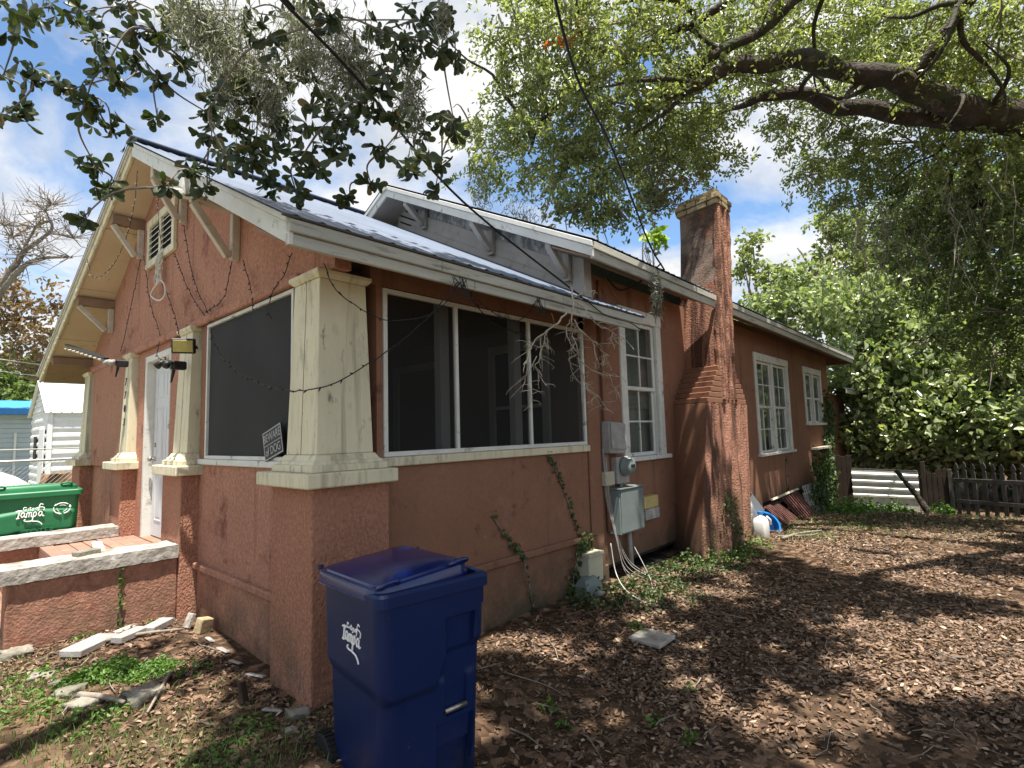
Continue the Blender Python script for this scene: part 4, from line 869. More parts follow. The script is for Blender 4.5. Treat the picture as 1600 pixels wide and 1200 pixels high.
# white script print on the side of the blue cart
def script_logo(parent, P, s, mat):
    """P(u, v): point on the face in metres; the script word, the small word above it and the long flourish"""
    o = MB()
    def stroke(pts, r=0.0032): o.tube([P(a * s, b * s) for a, b in catmull2(pts)], r * s * 7.5, 5)
    def catmull2(pts):
        return [(v.x, v.y) for v in catmull([(a, b, 0) for a, b in pts], 5)]
    # T a m p a in flowing strokes
    stroke([(-.62, .17), (-.5, .21), (-.36, .19)], .0045); stroke([(-.47, .2), (-.49, .0), (-.53, -.2)], .0050); stroke([(-.6, -.2), (-.52, -.21), (-.46, -.2)], .004)
    def bowl_a(x): stroke([(x + .12, .06), (x + .03, .07), (x - .02, -.06), (x + .03, -.17), (x + .11, -.08), (x + .13, .06)], .0038); stroke([(x + .13, .06), (x + .12, -.1), (x + .17, -.18), (x + .22, -.14)], .0038)
    bowl_a(-.38)
    stroke([(-.16, .05), (-.17, -.18)], .004); stroke([(-.16, -.02), (-.1, .07), (-.06, 0), (-.07, -.18)], .0036); stroke([(-.06, -.02), (.0, .07), (.04, 0), (.03, -.16), (.08, -.17)], .0036)
    stroke([(.13, .07), (.11, -.2), (.07, -.42)], .0042); stroke([(.12, .02), (.2, .08), (.25, -.05), (.18, -.17), (.11, -.12)], .0036)
    bowl_a(.36)
    stroke([(.08, -.40), (-.05, -.42), (-.2, -.40), (-.26, -.34), (-.2, -.30)], .0038); stroke([(.07, -.42), (.3, -.46), (.44, -.56), (.5, -.66)], .0038)
    # small word over it and the tall f
    stroke([(-.18, .34), (-.28, .37), (-.31, .27), (-.24, .22), (-.16, .26)], .003); stroke([(-.1, .31), (-.11, .22)], .003); stroke([(-.02, .37), (-.03, .23), (.02, .22)], .003); stroke([(-.06, .32), (.02, .32)], .0026)
    stroke([(.07, .31), (.09, .24), (.14, .31)], .003); stroke([(.14, .31), (.1, .18), (.05, .16)], .003)
    stroke([(.25, .31), (.2, .26), (.25, .22), (.3, .27), (.25, .31)], .003); stroke([(.52, .45), (.42, .5), (.36, .38), (.34, .2), (.3, .12)], .0034); stroke([(.28, .31), (.46, .33), (.58, .26), (.55, .12)], .003)
    return o.build('printed_lettering', mat, parent)
def face_pt(x0, y0, z0, ux, uz): 
    return lambda u, v: Vector((x0, y0, z0)) + Vector(ux) * u + Vector(uz) * v
hxk = 0.30 * lerp(0.86, 0.94, 0.82) + .016 * .6 + 0.010
script_logo_obj = None
def logo_on(t, P, s):
    o = MB(); keep = t.location.copy(); keepr = t.rotation_euler.copy(); t.location = (0, 0, 0)
    r_ = script_logo(t, P, s, m_print); t.location = keep; t.rotation_euler = keepr; return r_
logo_on(bin_b, face_pt(-hxk - 0.0012, -0.05, 0.83, (0, -1.15, 0), (0.035, 0, 1)), 0.15)
bin_g = cart('waste_cart', 'bright green wheeled cart with rounded lid, standing beyond the far stoop wall', (-0.70, 5.42, 0.05), R(-3), 0.43, 0.40, 1.04, m_green, m_green, (0, R(-2), 0, (0, -0.02, 0.0)), False, 0.84)
fy = -0.40 * 0.93 - 0.012
logo_on(bin_g, face_pt(-0.02, fy - 0.028, 0.80, (1, 0, 0), (0, 0, 1)), 0.20)
keep = bin_g.location.copy(); bin_g.location = (0, 0, 0)
lg = MB()
for k in range(3):                           # three bent arrows chasing each other
    a0 = R(90 + 120 * k)
    pts = [(0.25 + 0.075 * math.cos(a0 + t_), fy - 0.028, 0.83 + 0.06 * math.sin(a0 + t_)) for t_ in np.linspace(-0.8, 0.75, 7)]
    lg.tube(pts, 0.006, 5); e_ = Vector(pts[-1]); d = (Vector(pts[-1]) - Vector(pts[-2])).normalized(); lg.tube([e_, e_ + d * 0.024], [0.013, 0.001], 5)
    pts2 = [(0.25 + 0.046 * math.cos(a0 + t_), fy - 0.028, 0.83 + 0.037 * math.sin(a0 + t_)) for t_ in np.linspace(-0.8, 0.5, 6)]; lg.tube(pts2, 0.003, 5)
lg.build('recycling_mark', m_print, bin_g); 
text('TOTER', 'raised_lettering', 0.085, m_green, bin_g, (0.06, fy - 0.052, 0.60), (R(90), 0, 0), extrude=0.006)
bin_g.location = keep

# ------------------------------------------------------------------ electrical gear on the side wall
t = thing('junction_box', 'weathered pale grey box tilted on the wall above the electric meter', 'electric box', (3.58, WY, 1.34))
MB().hex([(3.42, 0.0, 1.35), (3.74, 0.0, 1.33), (3.76, WY, 1.33), (3.42, WY, 1.35), (3.45, 0.02, 1.70), (3.77, 0.02, 1.68), (3.78, WY, 1.69), (3.44, WY, 1.71)]).build('box', m_palegrey, t, 0.02, seg=2)
MB().hex([(3.43, -0.012, 1.40), (3.735, -0.012, 1.38), (3.735, -.002, 1.38), (3.43, -.002, 1.40), (3.455, 0.008, 1.69), (3.765, 0.008, 1.67), (3.765, .018, 1.67), (3.455, .018, 1.69)]).build('cover', m_palegrey, t, 0.004)
t = thing('electric_meter', 'round glass electric meter on a pale socket between two wall boxes', 'electric meter', (3.78, WY, 1.02))
MB().box((3.60, 0.04, 1.00), (3.86, WY, 1.30)).build('socket', m_palegrey, t, 0.015, seg=2)
MB().lathe([(0.105, -0.0), (0.105, -0.03), (0.09, -0.04), (0.088, -0.1), (0.07, -0.115), (0.001, -0.118)], (3.74, 0.04, 1.19), 'y', 28).build('meter_glass', m_greymetal, t, smooth=True)
MB().box((3.70, -0.082, 1.185), (3.78, -0.076, 1.215)).build('display', m_black, t)
MB().tube([(3.73, 0.085, 1.0), (3.73, 0.085, 0.90)], 0.025, 10).build('conduit', m_greymetal, t)
t = thing('breaker_box', 'large grey steel breaker box below the electric meter', 'breaker box', (3.78, WY, 0.45))
MB().box((3.50, -0.03, 0.47), (4.02, WY, 0.95)).build('box', m_greymetal, t, 0.006)
MB().box((3.515, -0.042, 0.485), (4.005, -0.032, 0.94)).build('cover', m_greymetal, t, 0.005)
MB().box((3.49, -0.05, 0.951), (4.03, WY, 0.965)).build('hood', m_greymetal, t, 0.003)
MB().tube([(3.84, 0.07, 0.47), (3.84, 0.06, 0.08)], 0.028, 10).build('conduit', m_palegrey, t, smooth=True)
t = thing('phone_box', 'small two part utility box with yellowed upper half, right of the breaker box', 'utility box', (4.3, WY, 0.55))
MB().box((4.16, 0.03, 0.66), (4.50, WY, 0.80)).build('upper_cover', m_yellowed, t, 0.006); MB().box((4.16, 0.02, 0.53), (4.50, WY, 0.655)).build('lower_cover', m_palegrey, t, 0.006)
t = thing('cable_box', 'beige plastic box with ivy at its side, low on the porch wall', 'utility box', (3.03, WY, 0.08))
MB().box((2.88, -0.03, 0.09), (3.13, WY, 0.37)).build('box', m_beige, t, 0.01); MB().box((2.87, -0.042, 0.345), (3.14, WY, 0.38)).build('hood', m_beige, t, 0.006)
t = thing('cable_pedestal', 'broken grey plastic cover lying against the wall foot below the beige box', 'utility cover', (2.85, 0.0, -0.06))
pm = MB(); pm.loft([[(2.72, -0.12, -.06), (2.98, -0.14, -.06), (3.0, .06, -.06), (2.74, .07, -.06)], [(2.72, -0.10, .1), (2.97, -0.11, .12), (2.98, .05, .12), (2.74, .06, .1)], [(2.76, -.06, .16), (2.93, -.06, .18), (2.94, .03, .18), (2.77, .03, .16)]]); pm.build('cover', m_greymetal, t, 0.012, seg=2)
MB().tube([(2.83, -.12, .02), (2.86, -.17, .05), (2.92, -.13, .03)], 0.035, 10).build('cap', m_palegrey, t, smooth=True)
def cable(name, label, pts, r, mat, cat='cable', n=8, seg=8, group=None):
    return tag(MB().tube(catmull(pts, n), r, seg).build(name, mat, None, smooth=True), label, cat, group)
cable('service_cable', 'thick black cable running down to the porch eave across the branch', [(-3.2, -2.0, 3.60), (-0.794, -1.037, 3.53), (-0.634, -0.919, 3.56), (-0.126, -0.727, 3.525), (0.87, -0.46, 3.244), (2.40, -0.425, 2.80)], 0.0085, m_wire, n=10)
cable('service_cable', 'black cable dropping to the main eave in front of the oak foliage', [(-0.1, -2.1, 4.4), (0.552, -1.562, 4.133), (0.638, -1.49, 4.06), (1.473, -1.082, 4.121), (2.401, -0.80, 4.067), (3.7, -0.43, 3.66), (4.08, -0.415, 3.43)], 0.010, m_wire, n=10)
cable('eave_cable', 'dark cable looping under the main eave beside the tall window', [(4.02, -0.41, 3.50), (4.0, -0.2, 3.36), (3.95, 0.08, 3.27), (3.72, 0.10, 3.34), (3.62, 0.10, 3.38)], 0.010, m_wire)
cable('eave_cable', 'thin brown wire sagging under the main eave', [(3.62, 0.10, 3.37), (3.85, 0.09, 3.16), (4.05, 0.09, 3.10)], 0.006, m_brownwood)
cable('wall_conduit', 'red brown painted conduit running up beside the meter boxes', [(3.47, 0.095, 0.5), (3.47, 0.095, 1.3), (3.47, 0.095, 2.4), (3.47, 0.095, 3.30)], 0.022, m_stucco_side, 'conduit', 2, 10)
cable('porch_eave_wire', 'black wire drooping along the end of the porch eave', [(2.40, -0.43, 2.80), (2.75, -0.43, 2.70), (3.2, -0.43, 2.69), (3.46, -0.42, 2.64)], 0.006, m_wire)
wb = thing('wire_bundle', 'tangle of off white wires hanging left of the breaker box', 'wires', (3.42, 0.08, 1.4))
for k in range(5):
    o = 0.022 * k
    MB().tube(catmull([(3.40 + o, 0.10, 1.40), (3.38 + o * .7 + .01 * math.sin(k * 3), 0.07, 1.12), (3.40 + o, 0.075, 0.85), (3.48 + o * .6, 0.02, 0.42), (3.56 + o + .03 * math.sin(k * 5), 0.0 - .02 * k, 0.12), (3.58 + .08 * k, -0.12 - .08 * k, -0.05)], 8), 0.0036, 6).build('wire', m_whitewire if k % 2 else m_palegrey, wb, smooth=True)
cable('fallen_cable', 'pale cable curling from the wall down onto the leaf litter', [(3.30, -0.02, 0.42), (3.24, -0.10, 0.16), (3.10, -0.28, 0.05), (2.98, -0.5, 0.015), (2.92, -0.72, 0.01)], 0.006, m_whitewire, 'cable')
cable('fallen_cable', 'second pale cable lying slack between weeds and breaker box', [(3.84, 0.02, 0.30), (3.72, -0.16, 0.14), (3.52, -0.34, 0.06), (3.34, -0.46, 0.02)], 0.004, m_palegrey, 'cable')
t = thing('junction_plate', 'small cream wire box with dangling wires beside the meter', 'electric box', (3.45, WY, 0.98))
MB().box((3.37, 0.045, 1.0), (3.55, 0.125, 1.15)).build('box', m_beige, t, 0.008)
# crawlspace clutter
t = thing('black_tray', 'black plastic tray pushed under the house into the crawlspace opening', 'tray', (4.4, 0.2, -0.05))
MB().loft([[(4.15, .05, -.05), (4.62, .02, -.05), (4.62, .3, -.05), (4.15, .32, -.05)], [(4.12, .02, .03), (4.66, -.02, .03), (4.66, .33, .03), (4.12, .35, .03)]]).build('tray', m_black, t, 0.01)
tag(B('utility_plate', (2.14, -1.14, G(2.27, -1.0) + .005), (2.40, -0.87, G(2.27, -1.0) + .038), m_conc, None, 0.006), 'square pale concrete cover plate lying in the leaf litter', 'cover plate')
bpy.data.objects['utility_plate'].rotation_euler = (0, 0, 0)

# ------------------------------------------------------------------ lamps and string lights on the front
def flood(name, label, c, yaw, pitch, lens):
    t = thing(name, label, 'flood light', (0, 0, 0))
    MB().box((-0.03, -0.09, -0.065), (0.02, 0.09, 0.065)).build('housing', m_black, t, 0.008)
    MB().box((-0.036, -0.075, -0.05), (-0.031, 0.075, 0.05)).build('lens', lens, t, 0.002)
    for k in range(7): MB().box((0.021, -0.08 + k * .025, -0.055), (0.045, -0.074 + k * .025, 0.055)).build('cooling_fin', m_black, t)
    MB().tube([(0.0, -0.095, 0), (0.05, -0.095, -0.02), (0.09, 0, -0.03), (0.05, 0.095, -0.02), (0, 0.095, 0)], 0.008, 8).build('yoke', m_black, t)
    t.location = c; t.rotation_euler = (0, pitch, yaw); return t
flood('flood_light', 'black flood light with yellow lens at the top of the column right of the door', (-0.13, 2.02, 2.43), R(62), R(-12), m_floodglass)
def twin(name, label, c, s):
    t = thing(name, label, 'motion light', c)
    MB().box((c[0] - .03, c[1] - .035, c[2] - .045), (c[0] + .10, c[1] + .035, c[2] + .035)).build('base', m_black, t, 0.01)
    for (dy, dz, dx) in ((-.055, .02, -.05), (.06, .035, -.06)):
        p = Vector(c); q = p + Vector((dx, dy, dz)); MB().tube([p, q], [0.012, 0.014], 8).build('arm', m_black, t)
        MB().tube([q, q + Vector((dx * .5, dy * .4, -.02)), q + Vector((dx * .9, dy * .8, -.05))], [0.016, 0.03, 0.033], 12).build('lamp_head', s, t, smooth=True)
    MB().tube([Vector(c) + Vector((0, 0, -.05)), Vector(c) + Vector((-.02, 0, -.17))], [0.016, 0.008], 8).build('sensor', m_black, t)
    return t
twin('motion_light', 'twin head motion light on the column right of the door', (-0.05, 2.56, 2.33), m_black)
twin('motion_light', 'twin head motion light on the column carrying the house numbers', (-0.05, 4.70, 2.58), m_palegrey)
t = thing('bar_light', 'slim black bar light with a row of pale lamps under the far gable overhang', 'bar light', (-0.2, 5.6, 2.86))
MB().bar((-0.12, 4.95, 2.66), (-0.25, 6.75, 3.05), 0.06, 0.03).build('bar', m_black, t, 0.006)
for k in range(9):
    c = Vector((-0.15, 5.1, 2.68)).lerp(Vector((-0.27, 6.7, 3.01)), k / 8.3); MB().lathe([(0.001, -.022), (0.024, -.018), (0.03, -.01), (0.03, .0)], (c.x - .0, c.y, c.z - .012), 'z', 12).build('lamp', m_bulb, t, smooth=True)
def string_light(label, pts, sag=0.0, bulb=m_wire, wire=m_wire, step=0.055, blen=0.028, rad=0.0036):
    t = thing('string_light', label, 'string light', pts[0], group='strings of mini lights on the porch')
    P = catmull(pts, 10); 
    for i, p in enumerate(P):
        P[i] = p + Vector((0.008 * mnoise.noise(p * 14), 0.008 * mnoise.noise(p * 14 + Vector((5, 5, 5))), 0.012 * mnoise.noise(p * 11 + Vector((2, 7, 1)))))
    MB().tube(P, rad, 5).build('wire', wire, t)
    bm_ = MB(); acc = 0; rr = random.Random(int(abs(pts[0][1]) * 1000))
    for a, b in zip(P[:-1], P[1:]):
        L = (b - a).length; acc += L
        if acc > step:
            acc = 0; d = Vector((rr.uniform(-.6, .2), rr.uniform(-1, 1), rr.uniform(-1, .6))).normalized(); bm_.tube([a, a + d * blen * .5, a + d * blen], [0.006, 0.005, 0.001], 5)
    if bm_.v: bm_.build('bulb_row', bulb, t, kind='stuff')
    return t
X1 = WX - 0.035
def fr(pts): return [(X1, y, z) for (y, z) in pts]
string_light('dark light string hanging from the third gable bracket to the number column', fr([(4.597, 3.93), (4.939, 3.423), (5.30, 2.95), (5.443, 2.84)]))
string_light('dark light string dropping from the third gable bracket across the door top', fr([(4.447, 3.88), (4.133, 3.271), (3.70, 2.80)]) + [(0.06, 3.55, 2.55), (0.06, 3.3, 2.46), (0.0, 3.0, 2.46)])
string_light('dark light string hanging from the white net to the yellow flood light', fr([(3.503, 3.259), (3.186, 2.93)]) + [(0.05, 2.80, 2.68), (-0.08, 2.3, 2.52)])
string_light('dark light string slanting from the vent to the front screen corner', fr([(3.254, 3.62), (2.808, 3.152), (2.363, 2.82), (2.154, 2.70)]))
string_light('dark light string hanging from the second gable bracket to the front screen', fr([(2.98, 3.85), (2.665, 3.252), (2.25, 2.82), (2.12, 2.68)]))
string_light('dark light string slanting left from the nearest gable bracket', fr([(1.659, 3.14), (1.859, 2.86), (2.297, 2.81)]))
string_light('dark light string hanging right of the nearest gable bracket over the screen', fr([(1.425, 3.1), (1.245, 2.80)]) + [(0.08, 1.1, 2.62), (0.09, 0.93, 2.60), (0.09, 0.80, 2.50)])
string_light('dark light string hanging from the rake end above the corner column', fr([(0.551, 2.95), (0.678, 2.80)]) + [(0.085, 0.78, 2.70), (0.09, 0.83, 2.62)])
string_light('pale light string drooping under the left slope of the gable overhang', [(-0.10, 3.90, 4.70), (-0.06, 4.2, 4.35), (-0.05, 4.66, 4.05), (-0.1, 5.1, 3.82), (-0.22, 5.34, 3.75), (-0.27, 5.45, 4.0)], bulb=m_bulb, step=0.06, blen=0.035)
string_light('dark light string falling from the gable peak past the vent', fr([(4.0, 4.62), (3.95, 4.5)]) + [(0.09, 3.82, 4.25), (0.09, 3.72, 4.0), (0.09, 3.62, 3.80)], bulb=m_bulb)
string_light('long dark light string swagged across the corner column to the eave', [(0.1, 2.10, 2.62), (0.06, 1.65, 2.30), (0.03, 0.86, 2.02), (-0.015, 0.28, 1.92), (-0.025, -0.03, 1.90), (0.19, -0.06, 1.985), (0.42, -0.15, 2.153), (0.667, -0.25, 2.373), (0.856, -0.42, 2.669)], step=0.075, blen=0.033, rad=0.0042)
string_light('dark light string drooping from the column head to the middle of the eave', [(0.053, -0.03, 2.707), (0.123, -0.06, 2.551), (0.285, -0.06, 2.461), (0.484, -0.05, 2.412), (0.69, -0.12, 2.424), (0.8, -0.3, 2.506), (0.875, -0.42, 2.672)], step=0.075, blen=0.033)
string_light('dark light string looped under the eave over the middle screen panel', [(0.899, -0.42, 2.677), (1.115, -0.3, 2.62), (1.443, -0.25, 2.54), (1.657, -0.3, 2.525), (1.723, -0.42, 2.687)], step=0.07, blen=0.03)
string_light('dark light string sagging along the top of the side screen', [(0.899, -0.42, 2.677), (1.245, -0.2, 2.60), (1.562, -0.1, 2.50), (1.883, -0.1, 2.46), (1.93, -0.12, 2.38)], step=0.07, blen=0.03)
string_light('row of pale mini lights along the left rake of the gable', [(xr(y) + 0.0, y, zr_top(y) - 0.19) for y in (5.0, 5.6, 6.2, 6.8, 7.4, 7.95)], bulb=m_bulb, wire=m_bulb, step=0.10, blen=0.03)
# white net of lights bunched under the vent
t = thing('light_net', 'bunched white net of mini lights hanging from the gable vent', 'string light', (0.1, 3.7, 3.5))
nm = MB()
for k in range(16):
    y = 3.72 + random.uniform(-.12, .12); pts = [(0.10, y, 3.76)]
    for q in range(1, 6): pts.append((0.09 + random.uniform(-.02, .01), 3.70 + random.uniform(-.13, .13), 3.76 - q * 0.075))
    nm.tube(pts, 0.004, 4)
nm.tube(catmull([(0.09, 3.66, 3.40), (0.09, 3.88, 3.36), (0.08, 3.93, 3.28), (0.08, 3.62, 3.17), (0.09, 3.44, 3.20), (0.09, 3.48, 3.32), (0.09, 3.62, 3.40)], 6), 0.009, 5)
nm.build('net', m_bulb, t)
# bunches of tangled string under the eave
for (x, z, lb) in ((0.88, 2.66, 'knotted bunch of dark string hooked on the eave left of the dead branch'), (1.73, 2.66, 'tangled bunch of dark string under the eave beside the dead branch')):
    q = MB()
    for k in range(6): q.tube(catmull([(x + random.uniform(-.05, .05), -0.43, z + .04), (x + random.uniform(-.06, .06), -0.43, z - .06), (x + random.uniform(-.12, .12), -0.42, z - .1), (x + random.uniform(-.1, .1), -0.43, z + .03)], 5), 0.0024, 4)
    tag(q.build('string_bunch', m_wire, None), lb, 'string')

# beware sign behind the front screen
t = thing('warning_sign', 'black BEWARE OF DOG sign leaning behind the front screen by the corner column', 'sign', (0.27, 0.78, 1.46), R(0))
sg = MB().box((-0.006, -0.17, 0.0), (0.006, 0.17, 0.25)); sg.build('plate', m_black, t, 0.006) if False else None
q = bpy.data.objects.new('x', None)
bpy.data.objects.remove(q)
def sign_geo():
    a = []
    mb = MB().box((-0.004, -0.19, 0.0), (0.004, 0.19, 0.27)); me = bpy.data.meshes.new('plate'); me.from_pydata(mb.v, [], mb.f); o = link_mesh('plate', me, m_black, t)
    mb = MB()
    for (a_, b_) in (((-0.006, -0.185, 0.005), (-0.004, 0.185, 0.015)), ((-0.006, -0.185, 0.255), (-0.004, 0.185, 0.265)), ((-0.006, -0.185, 0.015), (-0.004, -0.175, 0.255)), ((-0.006, 0.175, 0.015), (-0.004, 0.185, 0.255)), ((-0.006, -0.17, 0.132), (-0.004, 0.17, 0.137))): mb.box(a_, b_)
    me = bpy.data.meshes.new('border'); me.from_pydata(mb.v, [], mb.f); link_mesh('border', me, m_signgrey, t)
    text('BEWARE', 'sign_text', 0.105, m_signgrey, t, (-0.007, 0, 0.195), (R(90), 0, R(-90)), extrude=0.001, xs=0.86); text('of DOG', 'sign_text', 0.105, m_signgrey, t, (-0.007, 0, 0.07), (R(90), 0, R(-90)), extrude=0.001, xs=0.86)
sign_geo(); t.location = (0.128, 0.805, 1.475); t.rotation_euler = (R(-15), 0, 0); t.scale = (1, .82, .82)

# ------------------------------------------------------------------ things by the rear wall
t = thing('leaning_sign', 'white and red yard sign leaning on the wall behind the chimney', 'sign', (7.5, -0.1, 0.2))
MB().hex([(7.10, -0.22, 0.0), (7.80, -0.16, 0.22), (7.80, -0.15, 0.22), (7.10, -0.21, 0.0), (6.83, 0.05, 0.55), (7.47, 0.09, 0.78), (7.47, 0.10, 0.78), (6.83, 0.06, 0.55)]).build('board', m_signwhite, t, 0.002)
def sp(u, v, o=0.004):
    a, b, c, d = Vector((7.10, -0.22, 0.0)), Vector((7.80, -0.16, 0.22)), Vector((7.47, 0.09, 0.78)), Vector((6.83, 0.05, 0.55))
    p = a.lerp(b, u).lerp(d.lerp(c, u), v); n = (b - a).cross(d - a).normalized(); 
    if n.y > 0: n = -n
    return p + n * o
MB().add([sp(.05, .5), sp(.95, .5), sp(.95, .95), sp(.05, .95)], [(0, 1, 2, 3)]).build('red_band', m_signred, t)
for (u, v, uu, vv) in ((.62, .58, .66, .9), (.66, .58, .78, .63), (.66, .71, .75, .76), (.66, .85, .78, .9), (.82, .58, .86, .9), (.45, .58, .49, .9), (.38, .85, .56, .9)):
    MB().add([sp(u, v, .006), sp(uu, v, .006), sp(uu, vv, .006), sp(u, vv, .006)], [(0, 1, 2, 3)]).build('letter_stroke', m_print, t)
t = thing('blue_tub', 'bright blue round plastic tub standing on edge beside the chimney', 'tub', (7.6, -0.25, -0.05))
c = Vector((7.45, -0.24, 0.0)); ax = Vector((-0.75, -0.45, 0.28)).normalized(); u = ax.orthogonal().normalized(); v = ax.cross(u)
rings = [[c + ax * h + (u * math.cos(2 * math.pi * k / 28) + v * math.sin(2 * math.pi * k / 28)) * r for k in range(28)] for (r, h) in ((.19, -.12), (.235, .0), (.25, .0), (.25, .012), (.225, .012), (.18, -.10))]
MB().loft(rings).build('tub', m_bucketblue, t, smooth=False)
t = thing('white_jug', 'white plastic jug standing on the leaves in front of the blue tub', 'jug', (7.0, -0.45, G(7, -.45)))
z0 = G(7, -.45); MB().loft([[(6.74 + x, -.43 + y, z0 + h) for x, y in rrect(a, a * .75, .03, 4)] for a, h in ((.10, 0), (.115, .03), (.115, .24), (.10, .29), (.04, .33), (.035, .36))]).build('jug', m_jug, t, smooth=True)
MB().tube([(6.79, -.50, z0 + .32), (6.84, -.53, z0 + .27), (6.84, -.54, z0 + .2)], 0.014, 8).build('handle', m_jug, t, smooth=True)
MB().lathe([(0.04, .36), (0.04, .39), (0.001, .39)], (6.74, -.43, z0), 'z', 16).build('lid', m_bucketblue, t)
t = thing('paint_can', 'grey spray can standing between chimney and blue tub', 'can', (7.1, -0.2, 0))
MB().lathe([(0.05, -.15), (0.05, .16), (0.03, .19), (0.03, .23), (0.001, .23)], (7.12, -.18, 0), 'z', 16).build('can', m_palegrey, t, smooth=True)
for (px0, px1, top, lab, dz) in ((8.15, 8.95, 0.20, 'front red brown slatted grille leaning on the wall', 0.0), (9.05, 10.2, 0.30, 'second red brown slatted grille leaning beside the lattice', 0.02)):
    t = thing('slatted_grille', lab, 'grille', ((px0 + px1) / 2, -0.15, -0.2), group='slatted grilles leaning on the rear wall')
    n = 8; zg = G((px0 + px1) / 2, -.3)
    lean = lambda xx, h, o=0: (xx + 0.22 * (1 - h), lerp(-0.30, -0.04, h) + o, lerp(zg, top, h))
    for k in range(n):
        xx = lerp(px0, px1, (k + .5) / n); MB().bar(lean(xx, 0.02), lean(xx, 0.98), 0.042, 0.025, (0, -1, .5)).build('slat', m_redwood, t, 0.003)
    for h in (0.04, 0.5, 0.96): MB().bar(lean(px0, h, .03), lean(px1, h, .03), 0.05, 0.025, (0, -1, .5)).build('rail', m_redwood, t, 0.003)
    if dz: MB().bar(lean(px0 - .5, 1.0, -.02), lean(px1 + .05, 1.06, -.02), 0.04, 0.04, (0, -1, .5)).build('top_rail', m_brace, t, 0.003)
t = thing('lattice_panel', 'white diagonal lattice panel half hidden by creeper at the wall foot', 'lattice', (11.2, -0.05, -0.3))
q = MB(); lx0, lx1, lz0, lz1 = 10.55, 12.1, -0.42, 0.35
for k in range(-6, 16):
    for sgn in (1, -1):
        x0 = lx0 + k * 0.14; pts = []
        a = (x0, lz0) if sgn > 0 else (x0, lz1); b = (x0 + (lz1 - lz0), lz1) if sgn > 0 else (x0 + (lz1 - lz0), lz0)
        # clip to the panel
        (xa, za), (xb, zb) = a, b
        if xb < lx0 or xa > lx1: continue
        if xa < lx0: za += (lx0 - xa) * sgn; xa = lx0
        if xb > lx1: zb -= (xb - lx1) * sgn; xb = lx1
        if xb - xa > 0.05: q.bar((xa, -0.06 - .006 * sgn, za), (xb, -0.06 - .006 * sgn, zb), 0.008, 0.035, (0, 0, 1))
q.build('lattice_strips', m_lattice, t, kind='stuff')

# ------------------------------------------------------------------ fences at the back
FX = 14.25
t = thing('steel_sheet_fence', 'pale ribbed steel sheet fence panel at the back of the yard', 'fence panel', (FX, -0.95, -0.48))
sheet_ = MB(); rows = []
for k in range(49):
    h = k / 48; ph = (k % 8) / 8; off = 0.028 if 2 <= k % 8 <= 4 else (0.012 if k % 8 in (1, 5) else 0); 
    rows.append((h, off if h > 0.28 else 0.0))
ys_ = (-1.62, -0.30); vs = []; fs = []
for (h, o) in rows:
    for y in ys_: vs.append((FX - o - 0.12 * (y + 1.62), y, lerp(-0.58, 0.45 - 0.04 * (0 if y > -1 else 1), h)))
for k in range(48): fs.append((2 * k, 2 * k + 1, 2 * k + 3, 2 * k + 2))
sheet_.add(vs, fs).build('sheet', m_sheet, t)
MB().bar((FX - .08, -.30, .47), (FX, -1.62, .43), 0.05, 0.03).build('cap_rail', m_darkfence, t)
t = thing('board_gate', 'dark brown vertical board gate between house corner and steel sheet', 'gate', (FX, 0, -0.45))
for k in range(4):
    y0 = -0.28 + k * 0.115; B('board', (FX - .02, y0, -0.55), (FX + .005, y0 + .108, 0.80 + random.uniform(-.03, .02)), m_brownboard, t, 0.004)
B('rail', (FX + .006, -0.28, 0.4), (FX + .04, 0.18, 0.49), m_brownboard, t)
tag(MB().tube(catmull([(13.62, -1.86, -0.58), (13.66, -1.66, -0.15), (13.60, -1.46, 0.2), (13.6, -1.28, 0.5)], 5), [0.07] * 5 + [0.06] * 5 + [0.05] * 6, 10).build('leaning_log', m_bark, None, smooth=True), 'dark log leaning diagonally against the steel sheet', 'log')
t = thing('board_fence', 'short dark board fence section between steel sheet and picket fence', 'fence', (FX, -1.9, -0.5))
for k, y0 in enumerate((-2.16, -2.06, -1.96, -1.86, -1.76)):
    B('board', (FX - .02, y0, -0.6), (FX + .005, y0 + .085, 0.45 + random.uniform(-.1, .06)), m_brownboard if k < 4 else m_darkfence, t, 0.003)
B('post', (FX - .05, -1.76, -0.6), (FX + .03, -1.68, 0.66), m_brownboard, t, 0.004); B('post', (FX - .08, -2.24, -.6), (FX, -2.17, .50), m_darkfence, t, 0.004); B('rail', (FX + .006, -2.2, 0.15), (FX + .04, -1.7, 0.24), m_brownboard, t, 0.003)
t = thing('picket_fence', 'weathered dark picket fence gate with shaped tops at the right back', 'fence', (13.9, -3.4, -0.55))
A0, A1 = Vector((14.15, -2.26, -0.60)), Vector((12.55, -5.3, -0.52)); dn = (A1 - A0); dl = dn.length; dn.normalize(); nrm = Vector((dn.y, -dn.x, 0))
if nrm.dot(CAM - A0) < 0: nrm = -nrm
for k in range(19):
    s = 0.06 + k * 0.178; c = A0 + dn * s; w_ = 0.038; h = 1.26 + random.uniform(-.03, .02); tl = random.uniform(-.02, .02)
    prof = [(-w_, 0), (w_, 0), (w_, h - .2), (w_ * .45, h - .175), (w_ * 1.1, h - .12), (w_ * .9, h - .06), (0, h), (-w_ * .9, h - .06), (-w_ * 1.1, h - .12), (-w_ * .45, h - .175), (-w_, h - .2)]
    MB().prism([c + dn * (a + tl * b) + Vector((0, 0, b)) for a, b in prof], -nrm * 0.02).build('picket', m_darkfence, t)
